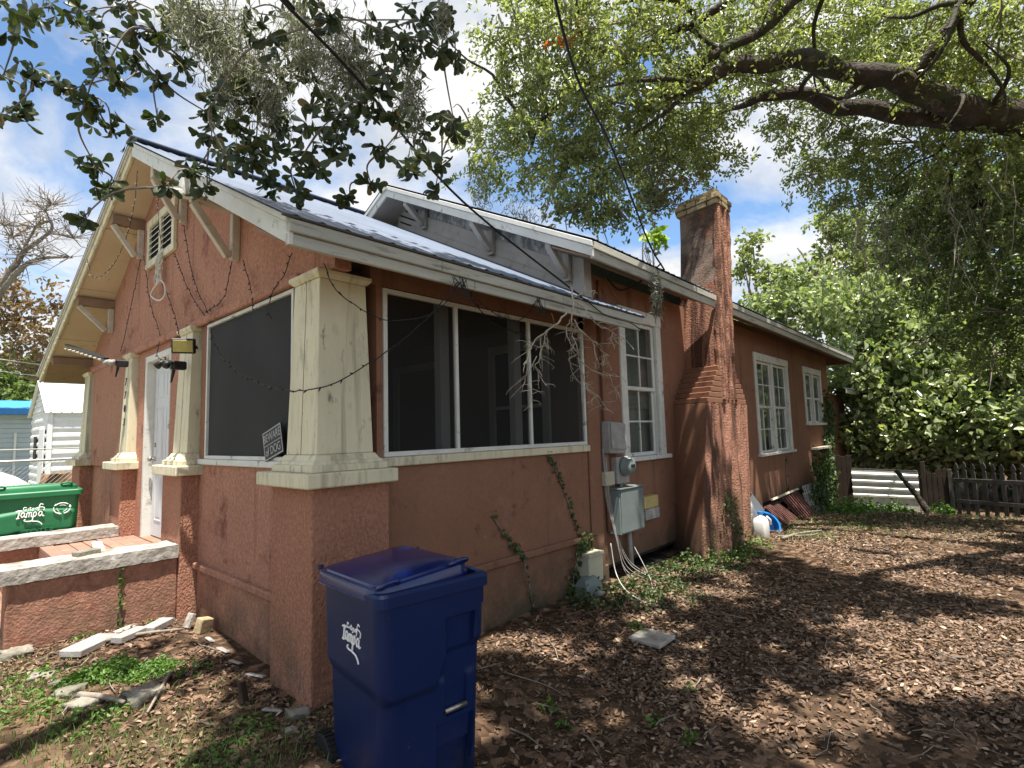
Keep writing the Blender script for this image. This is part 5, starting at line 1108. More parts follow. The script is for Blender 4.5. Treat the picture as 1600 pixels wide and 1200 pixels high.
for (h, th) in ((0.86, .09), (0.40, .085), (0.03, .10)):
    MB().bar(A0 + Vector((0, 0, h)) + nrm * 0.022 + dn * .02, A0 + dn * (dl - .05) + Vector((0, 0, h)) + nrm * 0.022, 0.035, th).build('rail', m_darkfence, t, 0.004)

# ------------------------------------------------------------------ neighbours across the street side
shed = thing('garden_shed', 'white ribbed steel garden shed with gable roof beyond the chain fence', 'shed', (1.9, 17.5, 0))
sx0, sx1, sy0, sy1 = 0.78, 2.9, 16.2, 19.6
def ribbed(p0, p1, z0, z1, n, name):
    vs = []; fs = []; p0 = Vector(p0); p1 = Vector(p1); d = (p1 - p0).normalized(); nr = Vector((d.y, -d.x, 0))
    for k in range(n * 4 + 1):
        o = 0.03 if k % 4 in (0, 1) else 0; z = lerp(z0, z1, k / (n * 4))
        for p in (p0, p1): vs.append((p.x + nr.x * o, p.y + nr.y * o, z))
    for k in range(n * 4): fs.append((2 * k, 2 * k + 1, 2 * k + 3, 2 * k + 2))
    MB().add(vs, fs).build(name, m_shed, shed)
ribbed((sx0, sy0, 0), (sx1 + 2.2, sy0, 0), 0.0, 2.55, 11, 'ribbed_wall')
ribbed((sx0, sy1, 0), (sx0, sy0, 0), 0.0, 2.55, 11, 'ribbed_wall')
MB().prism([(sx0 - .0, sy0, 2.55), (sx0 - .0, sy1, 2.55), (sx0 - .0, (sy0 + sy1) / 2, 3.5)], (0.05, 0, 0)).build('gable', m_shed, shed)
for k in range(5): B('gable_rib', (sx0 - .03, sy0 + .3 + k * .27, 2.62 + k * .17), (sx0 - .002, sy1 - .3 - k * .27, 2.67 + k * .17), m_shed, shed, 0)
roof_sheet([(sx0 - .12, sy0 - .12, 2.52), (sx1 + 2.3, sy0 - .12, 2.52), (sx1 + 2.3, (sy0 + sy1) / 2, 3.55), (sx0 - .12, (sy0 + sy1) / 2, 3.55)], 20, 'roof_sheet', m_shed, shed, 0.03)
roof_sheet([(sx0 - .12, sy1 + .12, 2.52), (sx1 + 2.3, sy1 + .12, 2.52), (sx1 + 2.3, (sy0 + sy1) / 2, 3.55), (sx0 - .12, (sy0 + sy1) / 2, 3.55)], 20, 'roof_sheet', m_shed, shed, 0.03)
B('shed_door', (sx0 - .06, sy0 + .5, 0.05), (sx0 - .032, sy0 + 1.4, 2.1), m_shed, shed, 0.01); B('shed_window', (sx0 - .05, sy0 + 2.0, 1.2), (sx0 - .031, sy0 + 2.5, 1.9), m_dark, shed, 0.01)
B('corner_trim', (sx0 - .05, sy0 - .05, 0), (sx0 + .06, sy0 + .06, 2.55), m_shed, shed, 0.005)
nb = thing('neighbour_house', 'pale blue house with a bright blue roof at the far left', 'house', (-1, 29, 0))
MB().box((-6, 28, 0), (3.0, 36, 3.1)).build('wall', m_paleblue, nb)
for k in range(14): B('siding_board', (-6, 27.97, 0.2 + k * .2), (3.0, 27.998, 0.385 + k * .2), m_paleblue, nb, 0.006)
MB().prism([(-6.4, 27.5, 3.1), (3.3, 27.5, 3.1), (3.3, 32, 3.72), (-6.4, 32, 3.72)], (0, 0, .12)).build('roof', m_bluetarp, nb); MB().box((-6.4, 27.46, 2.98), (3.3, 27.499, 3.18)).build('eave_board', m_bluetarp, nb)
B('downpipe', (1.1, 27.9, 0.3), (1.18, 27.96, 2.2), m_print, nb, 0.01)
t = thing('chain_fence', 'galvanised chain link fence along the lot beyond the green cart', 'fence', (0, 11, 0))
q = MB(); hts = 1.33
for k in range(-40, 44):
    x = -3.2 + k * 0.085
    for sgn in (1, -1):
        xa, xb = x, x + sgn * 1.25; za, zb = 0.06, 1.31
        if xa < -4 or xa > 3.2: continue
        q.tube([(xa, 11, za), (xb, 11, zb)], 0.0035, 3, cap=False)
q.build('wire_mesh', m_galv, t, kind='stuff')
MB().tube([(-5, 11, hts), (4, 11, hts)], 0.024, 8).build('top_rail', m_galv, t, smooth=True)
for x in (-3.6, -1.2, 1.5): MB().tube([(x, 11, 0), (x, 11, hts + .06)], 0.03, 8).build('post', m_galv, t, smooth=True)
tag(MB().tube(catmull([(-6, 11.5, 1.62), (-2, 11.5, 1.56), (2, 11.5, 1.55), (5, 11.5, 1.6)], 5), 0.012, 6).build('clothes_line', m_whitewire, None), 'pale line strung above the chain link fence', 'line')
t = thing('covered_heap', 'heap of junk under a crumpled silvery cover behind the chain fence', 'heap', (-0.4, 14, 0))
vs = []; fs = []; nu_, nv_ = 26, 16
for j in range(nv_ + 1):
    for i in range(nu_ + 1):
        u = i / nu_ * 2 - 1; v = j / nv_ * 2 - 1; h = max(0, 1 - abs(u) ** 3.2) * max(0, 1 - abs(v) ** 3) * (1.28 - .22 * u)
        vs.append((-1.5 + u * 2.3, 14 + v * 1.2, 0.02 + h + 0.06 * mnoise.noise(Vector((u * 4, v * 3, 1)))))
for j in range(nv_):
    for i in range(nu_): fs.append((j * (nu_ + 1) + i, j * (nu_ + 1) + i + 1, (j + 1) * (nu_ + 1) + i + 1, (j + 1) * (nu_ + 1) + i))
MB().add(vs, fs).build('cover', m_tarp, t, smooth=True)
wob_box((0.35, 13.0, 0.1), (0.95, 13.6, 0.95), 0.07, (6, 6, 8)).build('clutter', m_rust, t)
for k, (y, z0, z1, px) in enumerate(((24, 5.3, 5.0, 0), (24.3, 4.9, 4.55, 0))):
    tag(MB().tube(catmull([(-14, y, z0 + .5), (-2, y, z0 - .25), (6, y + 1, z1 - .5), (16, y + 2, z1 - .2)], 8), 0.018, 6).build('power_line', m_whitewire, None), ['upper', 'lower'][k] + ' pale power line sagging across the far left trees', 'power line')

# ------------------------------------------------------------------ debris at the wall foot and sticks
def slab_at(name, label, x, y, sx, sy, sz, rz, mat, tilt=(0, 0), group=None):
    z = G(x, y)
    mb = MB().box((-sx / 2, -sy / 2, 0), (sx / 2, sy / 2, sz)); me = bpy.data.meshes.new(name); me.from_pydata(mb.v, [], mb.f); o = link_mesh(name, me, mat)
    b = o.modifiers.new('bevel', 'BEVEL'); b.width = 0.006; b.segments = 1
    o.location = (x, y, z + .005); o.rotation_euler = (tilt[0], tilt[1], rz); return tag(o, label, 'paver' if name == 'paver' else name.replace('_', ' '), group)
slab_at('paver', 'long grey paver lying in front of the stoop, nearest of the pavers', -0.69, 2.06, 0.34, 0.17, 0.05, R(38), m_paver)
slab_at('paver', 'narrow grey paver just behind the nearest paver', -0.45, 2.02, 0.24, 0.10, 0.05, R(32), m_paver)
slab_at('paver', 'grey paver closest to the stoop wall corner', -0.24, 2.10, 0.24, 0.11, 0.055, R(40), m_paver)
slab_at('paver', 'white broken tile lying against the stoop wall foot', -0.42, 2.30, 0.16, 0.07, 0.015, R(30), m_conc, (R(5), 0))
slab_at('brick', 'pale yellow brick beside the bay wall', 0.03, 1.92, 0.11, 0.08, 0.12, R(20), m_capbrick, (R(8), R(12)))
slab_at('brick', 'upright white block leaning at the pier foot', -0.03, 2.10, 0.035, 0.075, 0.12, R(15), m_conc, (0, R(25)))
for k, (x, y, s) in enumerate(((-0.0, 1.64, .1), (0.0, 1.36, .12), (-0.01, 1.1, .1), (-0.005, 0.76, .13), (-0.15, 0.17, .11))):
    slab_at('trim_scrap', ['flaked white trim scrap at the bay wall foot', 'flat white trim scrap at the bay wall foot', 'short white trim scrap below the belt band', 'long white trim scrap below the belt band', 'white trim scrap near the corner pier foot'][k], x, y, s * .4, s * 1.1, 0.014, R(5 + 9 * k), m_paver, (R(6), R(14)))
stone_lab = ['grey lump at the end of the stoop wall', 'mossy stone left of the bright weed clump', 'small stone in the grass edge', 'flat stone at the left grass edge', 'round stone in the lower left grass edge', 'long low stone in front of the weed clump', 'rounded stone at the foot of the corner pier', 'small stone between corner pier and blue cart']
for k, (x, y, s) in enumerate(((-1.06, 2.40, .13), (-1.0, 1.75, .10), (-0.95, 1.5, .07), (-0.93, 1.28, .1), (-0.88, 1.06, .11), (-0.62, 0.90, .14), (-0.07, 0.03, .09), (-0.17, -0.10, .05))):
    mb = wob_box((-s * .75, -s * .55, -s * .3), (s * .75, s * .55, s * .33), s * .28, (7, 6, 5)); me = bpy.data.meshes.new('stone'); me.from_pydata(mb.v, [], mb.f); o = link_mesh('stone', me, m_stone, None, True)
    o.location = (x, y, G(x, y)); o.rotation_euler = (0, 0, k * 1.3); tag(o, stone_lab[k], 'stone', 'stones edging the front bed')
sticks = [([(-0.60, 2.02), (-0.35, 1.98), (-0.10, 1.95)], .017, 'pale straight stick beside the grey pavers'), ([(-0.42, 1.10), (-0.52, 0.9), (-0.67, 0.62)], .013, 'grey stick lying on the front bed litter'), ([(-0.08, 1.32), (-0.22, 1.16), (-0.36, 1.0)], .007, 'thin stick slanting near the bay wall'), ([(-0.9, 1.14), (-0.8, 0.98), (-0.74, 0.82)], .02, 'weathered grey stick curving round the weed clump'), ([(0.75, -0.9), (0.78, -1.0), (0.77, -1.12)], .006, 'short twig right of the blue cart'), ([(1.1, -0.55), (1.2, -0.8), (1.22, -0.95)], .004, 'thin curved twig right of the blue cart'), ([(6.6, -0.75), (7.2, -0.8), (7.9, -0.95)], .022, 'grey stick lying by the white jug'), ([(6.9, -0.6), (7.2, -0.95), (7.5, -1.0)], .014, 'crooked twig in front of the white jug')]
for pts, r, lb in sticks:
    P = catmull([(x, y, G(x, y) + r + .015 + .01 * math.sin(7 * x)) for x, y in pts], 6)
    tag(MB().tube(P, [lerp(r, r * .55, k / (len(P) - 1)) for k in range(len(P))], 7).build('stick', m_stick, None, smooth=True), lb, 'stick')
slab_at('wedge', 'dark wooden wedge standing in the litter before the bay wall', -0.22, 0.40, 0.05, 0.03, 0.13, R(20), m_brownboard, (R(-12), 0))

# ------------------------------------------------------------------ dead branch caught on the eave
db = [[(2.15, -.46, 2.86), (2.1, -.51, 2.72), (2.02, -.54, 2.53), (2.12, -.48, 2.45), (2.12, -.51, 2.33), (2.11, -.54, 2.21), (2.22, -.48, 1.85)], [(2.09, -.46, 2.64), (1.86, -.51, 2.49), (1.64, -.54, 2.38), (1.60, -.48, 2.31), (1.49, -.51, 2.22), (1.42, -.54, 2.06), (1.45, -.48, 1.97)],
      [(1.75, -.49, 2.41), (1.67, -.51, 2.31), (1.68, -.55, 2.25)], [(1.65, -.5, 2.35), (1.63, -.51, 2.18), (1.52, -.54, 2.11), (1.66, -.48, 2.03), (1.7, -.51, 1.97)], [(1.58, -.5, 2.19), (1.48, -.51, 2.02), (1.45, -.54, 1.91), (1.54, -.48, 1.83)],
      [(2.17, -.47, 2.75), (2.26, -.51, 2.69), (2.30, -.54, 2.62), (2.48, -.5, 2.56), (2.64, -.51, 2.54), (2.75, -.54, 2.49), (2.95, -.5, 2.48)], [(2.72, -.52, 2.52), (2.69, -.51, 2.45), (2.66, -.56, 2.35)], [(2.12, -.5, 2.57), (2.17, -.51, 2.48), (2.31, -.54, 2.40), (2.50, -.5, 2.35), (2.62, -.51, 2.29)],
      [(2.36, -.52, 2.39), (2.43, -.51, 2.25), (2.45, -.55, 2.18), (2.66, -.5, 2.24)], [(2.12, -.52, 2.22), (2.35, -.51, 2.13), (2.55, -.54, 2.10), (2.90, -.48, 2.11)], [(2.6, -.52, 2.11), (2.71, -.51, 2.0), (2.75, -.54, 1.94)], [(2.2, -.5, 2.13), (2.28, -.51, 1.95), (2.37, -.54, 1.9), (2.58, -.48, 1.82), (2.67, -.51, 1.76)],
      [(2.09, -.48, 2.56), (1.98, -.51, 2.42), (2.02, -.54, 2.31), (2.13, -.5, 2.26), (2.0, -.51, 2.2), (2.05, -.54, 2.05), (2.25, -.5, 1.98)], [(2.16, -.48, 2.77), (2.3, -.51, 2.83), (2.41, -.54, 2.86)], [(2.12, -.5, 2.36), (2.05, -.51, 2.28), (2.06, -.55, 2.23)]]
dbr = thing('dead_branch', 'bleached dead branch hanging tangled from the porch eave over the screen', 'branch', (2.1, -0.5, 2.8))
for k, pts in enumerate(db):
    P = catmull(pts, 4); P = [p + Vector((.012 * mnoise.noise(p * 20), .02 * mnoise.noise(p * 20 + Vector((3, 1, 1))), .012 * mnoise.noise(p * 20 + Vector((9, 1, 1))))) for p in P]
    r0 = 0.0085 if k in (0, 1) else (0.0062 if k in (5, 7, 9, 11) else 0.0042)
    mb = MB().tube(P, [lerp(r0, 0.0025, i / (len(P) - 1)) for i in range(len(P))], 6)
    for q in range(len(P) * 3 // 4):
        p = P[random.randrange(2, len(P))]; d = Vector((random.uniform(-1, 1), random.uniform(-.8, .8), random.uniform(-1, .6))).normalized() * random.uniform(.05, .17)
        d2 = Vector((random.uniform(-1, 1), random.uniform(-.5, .5), random.uniform(-1, .2))).normalized() * random.uniform(.02, .06)
        mb.tube([p, p + d * .6, p + d + d2 * .4, p + d + d2], [0.0026, 0.0022, 0.0018, 0.001], 4)
    mb.build('limb' if k < 2 else 'twig', m_deadwood, dbr)

# ------------------------------------------------------------------ foliage builders
def leaf_mesh_arrays(C, L, W, dirs=None, fold=0.25):
    """folded leaves: six vertices, two quads each. C centres (n,3); L, W sizes (n,)"""
    n = len(C)
    d = RNG.normal(size=(n, 3)) if dirs is None else dirs
    d /= np.linalg.norm(d, axis=1, keepdims=True) + 1e-9
    r = RNG.normal(size=(n, 3)); s = np.cross(d, r); s /= np.linalg.norm(s, axis=1, keepdims=True) + 1e-9; u = np.cross(s, d)
    L = np.asarray(L)[:, None]; W = np.asarray(W)[:, None]
    base = C - d * L * .5; tip = C + d * L * .5 - u * L * .15; h = u * W * fold
    a1 = C - d * L * .18 + s * W * .46 + h; a2 = C + d * L * .16 + s * W * .42 + h; b1 = C - d * L * .18 - s * W * .46 + h; b2 = C + d * L * .16 - s * W * .42 + h
    V = np.stack([base, a1, a2, tip, b2, b1], 1).reshape(-1, 3); i = np.arange(n)[:, None] * 6
    return V, np.concatenate([np.concatenate([i, i + 1, i + 2, i + 3], 1), np.concatenate([i, i + 3, i + 4, i + 5], 1)], 0)
def leaf_cloud(name, blobs, per_m3, L, W, mat, parent=None, clump=14, cr=0.16, kind=None, droop=0.3, shell=0.35, holes=0.0):
    """blobs: (x, y, z, r[, squash]); sprigs of leaves spread through each blob, thicker towards its outside"""
    Cs = []; Ds = []
    for b in blobs:
        x, y, z, r = b[:4]; sq = b[4] if len(b) > 4 else 0.85
        n = max(3, int(per_m3 * r ** 2.2 / clump))
        d = RNG.normal(size=(n, 3)); d /= np.linalg.norm(d, axis=1, keepdims=True)
        rad = r * (shell + (1 - shell) * RNG.random(n) ** 0.6) * (1 + 0.22 * RNG.normal(size=n) * .6)
        c = np.array([x, y, z]) + d * rad[:, None] * np.array([1, 1, sq])
        m_ = RNG.integers(clump // 2, int(clump * 1.5), n); idx_ = np.repeat(np.arange(n), m_)
        ax = d + RNG.normal(size=(n, 3)) * .5; ax[:, 2] -= droop; ax /= np.linalg.norm(ax, axis=1, keepdims=True)
        t_ = RNG.random(len(idx_)) * 2 - 1
        p = c[idx_] + ax[idx_] * t_[:, None] * cr + RNG.normal(size=(len(idx_), 3)) * cr * .3
        Cs.append(p); Ds.append(ax[idx_] + RNG.normal(size=(len(idx_), 3)) * .8)
    C = np.concatenate(Cs); D = np.concatenate(Ds); n = len(C); sc = RNG.uniform(.7, 1.3, n)
    V, Q = leaf_mesh_arrays(C, L * sc, W * sc, D)
    if parent is not None: V = V - np.array(root_loc(parent))
    o = link_mesh(name, np_mesh(name, V, Q), mat, parent)
    if kind: o['kind'] = kind
    return o
def limb(mb, pts, n=5, seg=10, wob=0.03):
    P = catmull([p[:3] for p in pts], n); R_ = []
    for i in range(len(pts) - 1):
        for k in range(n): R_.append(lerp(pts[i][3], pts[i + 1][3], k / n))
    R_.append(pts[-1][3])
    P = [p + Vector((mnoise.noise(p * 1.7), mnoise.noise(p * 1.7 + Vector((4, 4, 1))), mnoise.noise(p * 1.7 + Vector((1, 9, 2))))) * wob * 2 for p in P]
    R_ = [r * (1 + .22 * mnoise.noise(p * 5)) for r, p in zip(R_, P)]
    mb.tube(P, R_, seg)

# ---- the great oak on the right
OAK = [(4.38, 2.08, 7.83, 0.81), (4.53, 1.19, 7.63, 0.86), (4.64, 0.4, 7.15, 0.81), (5.63, -0.01, 7.59, 0.86), (4.77, 1.78, 6.91, 0.91), (4.98, 0.86, 6.48, 1.05), (6.01, 0.44, 6.65, 1.02), (6.98, 0.12, 6.61, 0.86), (4.68, 2.69, 6.49, 0.59), (4.89, 1.79, 5.89, 1.02), (5.26, 0.98, 5.52, 0.98), (6.21, 0.48, 5.79, 0.82), (7.08, 0.09, 6.02, 0.54), (4.48, 3.17, 6.78, 0.44), (4.7, 3.03, 6.01, 0.49), (5.28, 1.61, 5.12, 0.41), (5.56, 1.02, 4.92, 0.32), (5.92, 0.6, 5.1, 0.32), (7.26, -0.41, 8.2, 0.97), (8.51, -1.1, 8.65, 1.13), (9.85, -1.87, 8.86, 1.19), (9.43, -2.78, 8.0, 1.07), (8.91, -3.6, 7.26, 0.96), (8.18, -0.6, 7.65, 0.68), (9.53, -1.3, 7.34, 0.72), (8.94, -0.62, 7.12, 0.54), (10.29, -2.25, 8.13, 1.19), (10.61, -3.3, 7.66, 1.13), (9.3, -0.9, 6.22, 0.54), (10.39, -1.41, 6.61, 1.0), (10.6, -2.4, 6.7, 1.19), (10.25, -3.41, 5.94, 1.18), (10.25, -1.16, 5.87, 0.35)]
OAK_LOW = [(11.62, -1.93, 5.91, 0.99), (11.16, -2.79, 5.01, 1.19), (10.5, -3.51, 4.65, 1.18), (12.67, -2.14, 4.45, 0.69), (12.11, -2.95, 3.92, 1.0), (11.35, -3.54, 3.45, 1.02), (12.91, -2.26, 3.35, 0.41), (12.23, -1.73, 5.01, 0.48), (13.09, -3.14, 2.85, 0.66)]
oak = thing('live_oak', 'huge live oak arching thick limbs over the yard from the right', 'tree', (10.9, -5.4, G(10.9, -5.4)))
lm = MB()
limb(lm, [(10.95, -5.45, -0.6, .75), (10.92, -5.4, 0.6, .58), (10.9, -5.3, 3.0, .5), (11.1, -5.0, 5.2, .46), (11.3, -4.7, 6.2, .38)], 6, 14); lm.build('trunk', m_bark, oak, smooth=True)
LIMBS = [[(11.32, -4.64, 6.27, .36), (10.04, -3.84, 6.39, .34), (9.08, -3.09, 6.51, .28), (8.29, -2.54, 6.71, .24), (7.46, -1.94, 6.85, .2), (6.53, -1.22, 6.86, .18), (5.94, -.69, 6.74, .15), (5.49, -.3, 6.47, .1), (5.16, -.06, 6.19, .04)],
 [(10.04, -3.8, 6.39, .30), (9.62, -3.38, 6.41, .25), (9.03, -2.46, 6.6, .2), (8.25, -1.62, 6.78, .17), (7.57, -1.04, 6.95, .13), (7.12, -.67, 6.85, .08), (6.53, -.26, 6.47, .03)],
 [(8.28, -2.54, 6.76, .14), (8.27, -2.88, 7.14, .11), (8.31, -3.29, 7.64, .1), (8.21, -3.53, 8.07, .08)],
 [(6.9, -2.3, 8.6, .12), (6.74, -1.92, 8.13, .11), (6.46, -1.54, 7.6, .11), (6.16, -1.0, 7.19, .1), (5.75, -.5, 6.89, .09), (5.55, -.09, 6.6, .06), (5.37, .46, 6.17, .03)],
 [(11.77, -4.65, 6.03, .2), (10.97, -3.7, 5.52, .12), (10.58, -2.93, 5.29, .06), (10.59, -2.19, 5.16, .03)],
 [(4.98, 2.39, 6.27, .03), (4.87, 1.87, 6.56, .05), (5.06, 1.0, 6.99, .06), (5.57, .07, 7.4, .07), (5.81, -.52, 7.61, .08), (6.3, -1.4, 8.2, .09), (6.9, -2.3, 8.6, .11)],
 [(11.0, -5.0, 5.4, .34), (9.2, -5.6, 7.0, .28), (7.2, -5.2, 8.0, .2), (5.2, -4.4, 8.4, .14), (3.4, -3.6, 8.3, .08)], [(9.2, -5.6, 7.0, .2), (7.6, -7.2, 8.2, .14), (5.8, -8.4, 8.6, .08)], [(7.2, -5.2, 8.0, .16), (6.9, -2.3, 8.6, .12)], [(5.2, -4.4, 8.4, .1), (3.6, -5.4, 8.4, .07), (1.6, -5.4, 8.2, .04)]]
for L_ in LIMBS:
    mb = MB(); limb(mb, [(q[0], q[1], q[2], q[3] * .74) for q in L_], 6, 14, .045); mb.build('limb', m_bark, oak, smooth=True)
FERN = []
for L_ in LIMBS[:5]:
    for q in catmull([p[:3] for p in L_], 3):
        if random.random() < .75: FERN.append((q.x + random.uniform(-.15, .15), q.y + random.uniform(-.15, .15), q.z + random.uniform(-.12, .28), random.uniform(.14, .34)))
leaf_cloud('limb_foliage', FERN, 1500, 0.075, 0.034, m_leaf_oak, oak, 12, .12, kind='stuff', droop=.2, shell=.1)
sl_ = MB(); rq = random.Random(8)
for L_ in LIMBS[:6]:
    P = catmull([p[:3] for p in L_], 4)
    for k in range(5):
        a_ = P[rq.randrange(2, len(P) - 2)]; d_ = Vector((rq.uniform(-1, .4), rq.uniform(-.3, 1), rq.uniform(-.9, 1))).normalized(); Q_ = [a_]
        for j in range(5): d_ = (d_ + Vector((rq.uniform(-.5, .5), rq.uniform(-.5, .5), rq.uniform(-.5, .4)))).normalized(); Q_.append(Q_[-1] + d_ * rq.uniform(.25, .45))
        sl_.tube(catmull(Q_, 3), [lerp(.045, .008, j / 15) for j in range(16)], 7)
sl_.build('branchlets', m_bark, oak, smooth=True, kind='stuff')
# finer twigs and dangling bare stems
tw = MB(); rr = random.Random(5)
for k in range(150):
    b = rr.choice(OAK + OAK_LOW); p = Vector(b[:3]); d = Vector((rr.uniform(-1, 1), rr.uniform(-1, 1), rr.uniform(-1, .5))).normalized()
    q = p + d * b[3] * rr.uniform(.7, 1.2); mid = p.lerp(q, .5) + Vector((rr.uniform(-.2, .2), rr.uniform(-.2, .2), rr.uniform(-.1, .2))); tw.tube(catmull([p - d * b[3] * .5, mid, q], 4), [.018, .017, .016, .015, .013, .011, .009, .007, .004], 5)
for k in range(60):
    a = Vector((rr.uniform(9.2, 11.6), rr.uniform(-3.6, -1.0), rr.uniform(4.6, 6.3))); P = [a]
    for q in range(5): P.append(P[-1] + Vector((rr.uniform(-.18, .18), rr.uniform(-.18, .18), rr.uniform(-.45, -.1))))
    tw.tube(P, [.009, .009, .008, .007, .005, .003], 4)
tw.build('twigs', m_stick, oak, kind='stuff')
leaf_cloud('crown', OAK, 3000, 0.082, 0.034, m_leaf_oak, oak, 22, .15, kind='stuff', droop=.6, shell=.15)
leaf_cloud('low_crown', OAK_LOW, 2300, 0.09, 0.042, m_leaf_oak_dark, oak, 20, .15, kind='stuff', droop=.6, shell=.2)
# the part of the crown that arches over the yard and the camera, above the frame
rr = random.Random(9); HIGH = []
while len(HIGH) < 138:
    x = rr.uniform(-1.5, 12.5); y = rr.uniform(-9, -1.4); z = rr.uniform(6.6, 8.6) + 0.25 * max(0, 3 - x); r_ = rr.choice((.25, .35, .45, .6, .75))
    if 3.2 < x < 6.4 and y + r_ * .8 > -2.2: continue          # the gap that lets the sun onto the chimney
    q = Vector((x, y, z)) - CAM; dpt = q.dot(FW)
    if dpt > 0.5 and 600 - F_PX * q.dot(UP) / dpt + F_PX * r_ * 1.5 / dpt > -20: continue      # keep the coarse leaves of the overhead sprays out of the crown seen ahead
    HIGH.append((x, y, z, r_, .5))
HIGH += [(3.95, -1.3, 7.1, .5, .6), (4.0, -1.5, 6.9, .42, .6), (3.8, -1.15, 7.45, .45, .6), (3.6, -1.3, 7.3, .4, .6)]  # unseen leaf clumps added to shade the left flank of the chimney
leaf_cloud('high_crown', HIGH, 3000, 0.13, 0.08, m_leaf_oak, oak, 14, .13, kind='stuff', droop=.4, shell=.1)
leaf_cloud('turning_leaves', [(4.30, 1.15, 7.15, .22), (4.45, .85, 7.25, .16)], 2200, 0.06, 0.03, m_leaf_orange, oak, 10, .08, kind='stuff')
leaf_cloud('dry_leaves', [(6.0, 0.30, 5.25, .32), (6.3, .25, 5.4, .25)], 1300, 0.07, 0.03, leafmat('dry brown leaf', (0.12, .08, .05), (.2, .14, .09), .3), oak, 12, .14, kind='stuff')

# ---- the near branch, top left
NB = [(-1.38, 0.59, 3.91, 0.138), (-1.13, 0.66, 4.12, 0.15), (-1.31, 0.71, 3.68, 0.107), (-1.3, 0.99, 3.6, 0.084), (-1.12, 0.8, 3.72, 0.099), (-1.14, 0.19, 3.35, 0.092), (-1.09, 0.06, 3.5, 0.071), (-0.98, 0.83, 4.14, 0.072), (-0.96, 0.17, 3.84, 0.087), (-0.89, 0.06, 3.81, 0.086), (-0.79, 0.83, 4.07, 0.092), (-0.8, 0.26, 3.69, 0.066), (-0.91, 0.84, 3.56, 0.105), (-1.02, 0.58, 3.19, 0.11), (-0.95, 0.71, 3.14, 0.077), (-1.11, 0.34, 2.79, 0.054), (-0.61, 0.31, 3.21, 0.123), (-0.48, 0.45, 3.21, 0.065), (-0.79, 0.34, 3.5, 0.048), (-0.52, 0.29, 3.6, 0.071), (-0.53, 0.24, 3.44, 0.062), (-0.58, -0.38, 3.03, 0.118), (-0.32, 0.11, 3.42, 0.166), (-0.28, -0.14, 3.44, 0.159), (-0.3, -0.42, 3.12, 0.148), (-0.34, -0.71, 3.16, 0.137), (-0.19, 0.13, 3.22, 0.113), (-0.24, -0.26, 3.01, 0.059), (-0.02, -0.27, 3.37, 0.125), (0.0, -0.15, 3.76, 0.146), (0.06, -0.43, 3.87, 0.141), (0.19, -0.36, 4.15, 0.148), (0.07, -0.81, 3.83, 0.151), (0.31, -0.6, 3.91, 0.144), (0.27, -0.96, 3.78, 0.095), (0.57, -0.75, 4.01, 0.058), (0.39, -0.64, 4.23, 0.146), (-0.1, -0.93, 3.49, 0.106), (-0.1, -0.87, 3.41, 0.087), (0.01, -0.89, 3.31, 0.082), (0.44, -0.5, 3.56, 0.1), (0.28, -0.93, 3.37, 0.073), (0.43, -0.88, 3.44, 0.084), (0.15, -0.92, 3.12, 0.063), (0.33, -0.87, 3.17, 0.052), (0.12, -0.78, 3.1, 0.079), (0.03, -0.73, 3.19, 0.057), (0.09, -0.51, 3.09, 0.038), (0.01, -0.41, 3.01, 0.045), (0.51, -0.6, 3.18, 0.037), (-0.36, 0.03, 3.64, 0.14), (-0.2, 0.12, 3.88, 0.148), (-0.42, 0.27, 3.89, 0.105), (-0.62, 0.61, 4.21, 0.083), (-0.66, 0.32, 3.89, 0.077), (-0.66, -0.23, 3.42, 0.074), (-0.12, -0.06, 3.96, 0.146), (-0.71, 0.66, 4.37, 0.116), (-0.87, 0.76, 4.38, 0.106), (-0.47, -0.05, 4.11, 0.075), (0.04, -0.35, 3.52, 0.102), (-0.11, -0.77, 3.38, 0.089), (-0.88, 0.76, 3.86, 0.072), (-1.4, 1.04, 3.78, 0.038), (-1.41, 0.75, 3.39, 0.035), (-0.52, -0.53, 3.65, 0.099), (-0.49, 0.31, 4.13, 0.089), (-0.12, 0.04, 4.32, 0.125), (-0.3, -0.76, 3.76, 0.099), (0.46, -0.81, 4.22, 0.064), (-0.51, -0.09, 3.4, 0.094), (-0.62, -0.24, 3.11, 0.061), (-0.79, 0.13, 3.0, 0.049)]
nbt = thing('water_oak', 'near oak with broad dark leaves drooping into the top left of the view', 'tree', (-5.2, -2.2, 0))
mb = MB(); limb(mb, [(-5.2, -2.2, -.3, .34), (-5.15, -2.1, 1.5, .27), (-4.9, -1.9, 3.6, .24), (-4.5, -1.6, 5.0, .2)], 5, 12); mb.build('trunk', m_bark2, nbt, smooth=True)
mb = MB(); limb(mb, [(-4.6, -1.65, 4.8, .16), (-3.2, -1.0, 5.4, .12), (-1.8, -0.4, 5.45, .09), (-0.4, -0.1, 5.25, .06), (0.8, -0.3, 5.1, .03)], 6, 10); mb.build('limb', m_bark2, nbt, smooth=True)
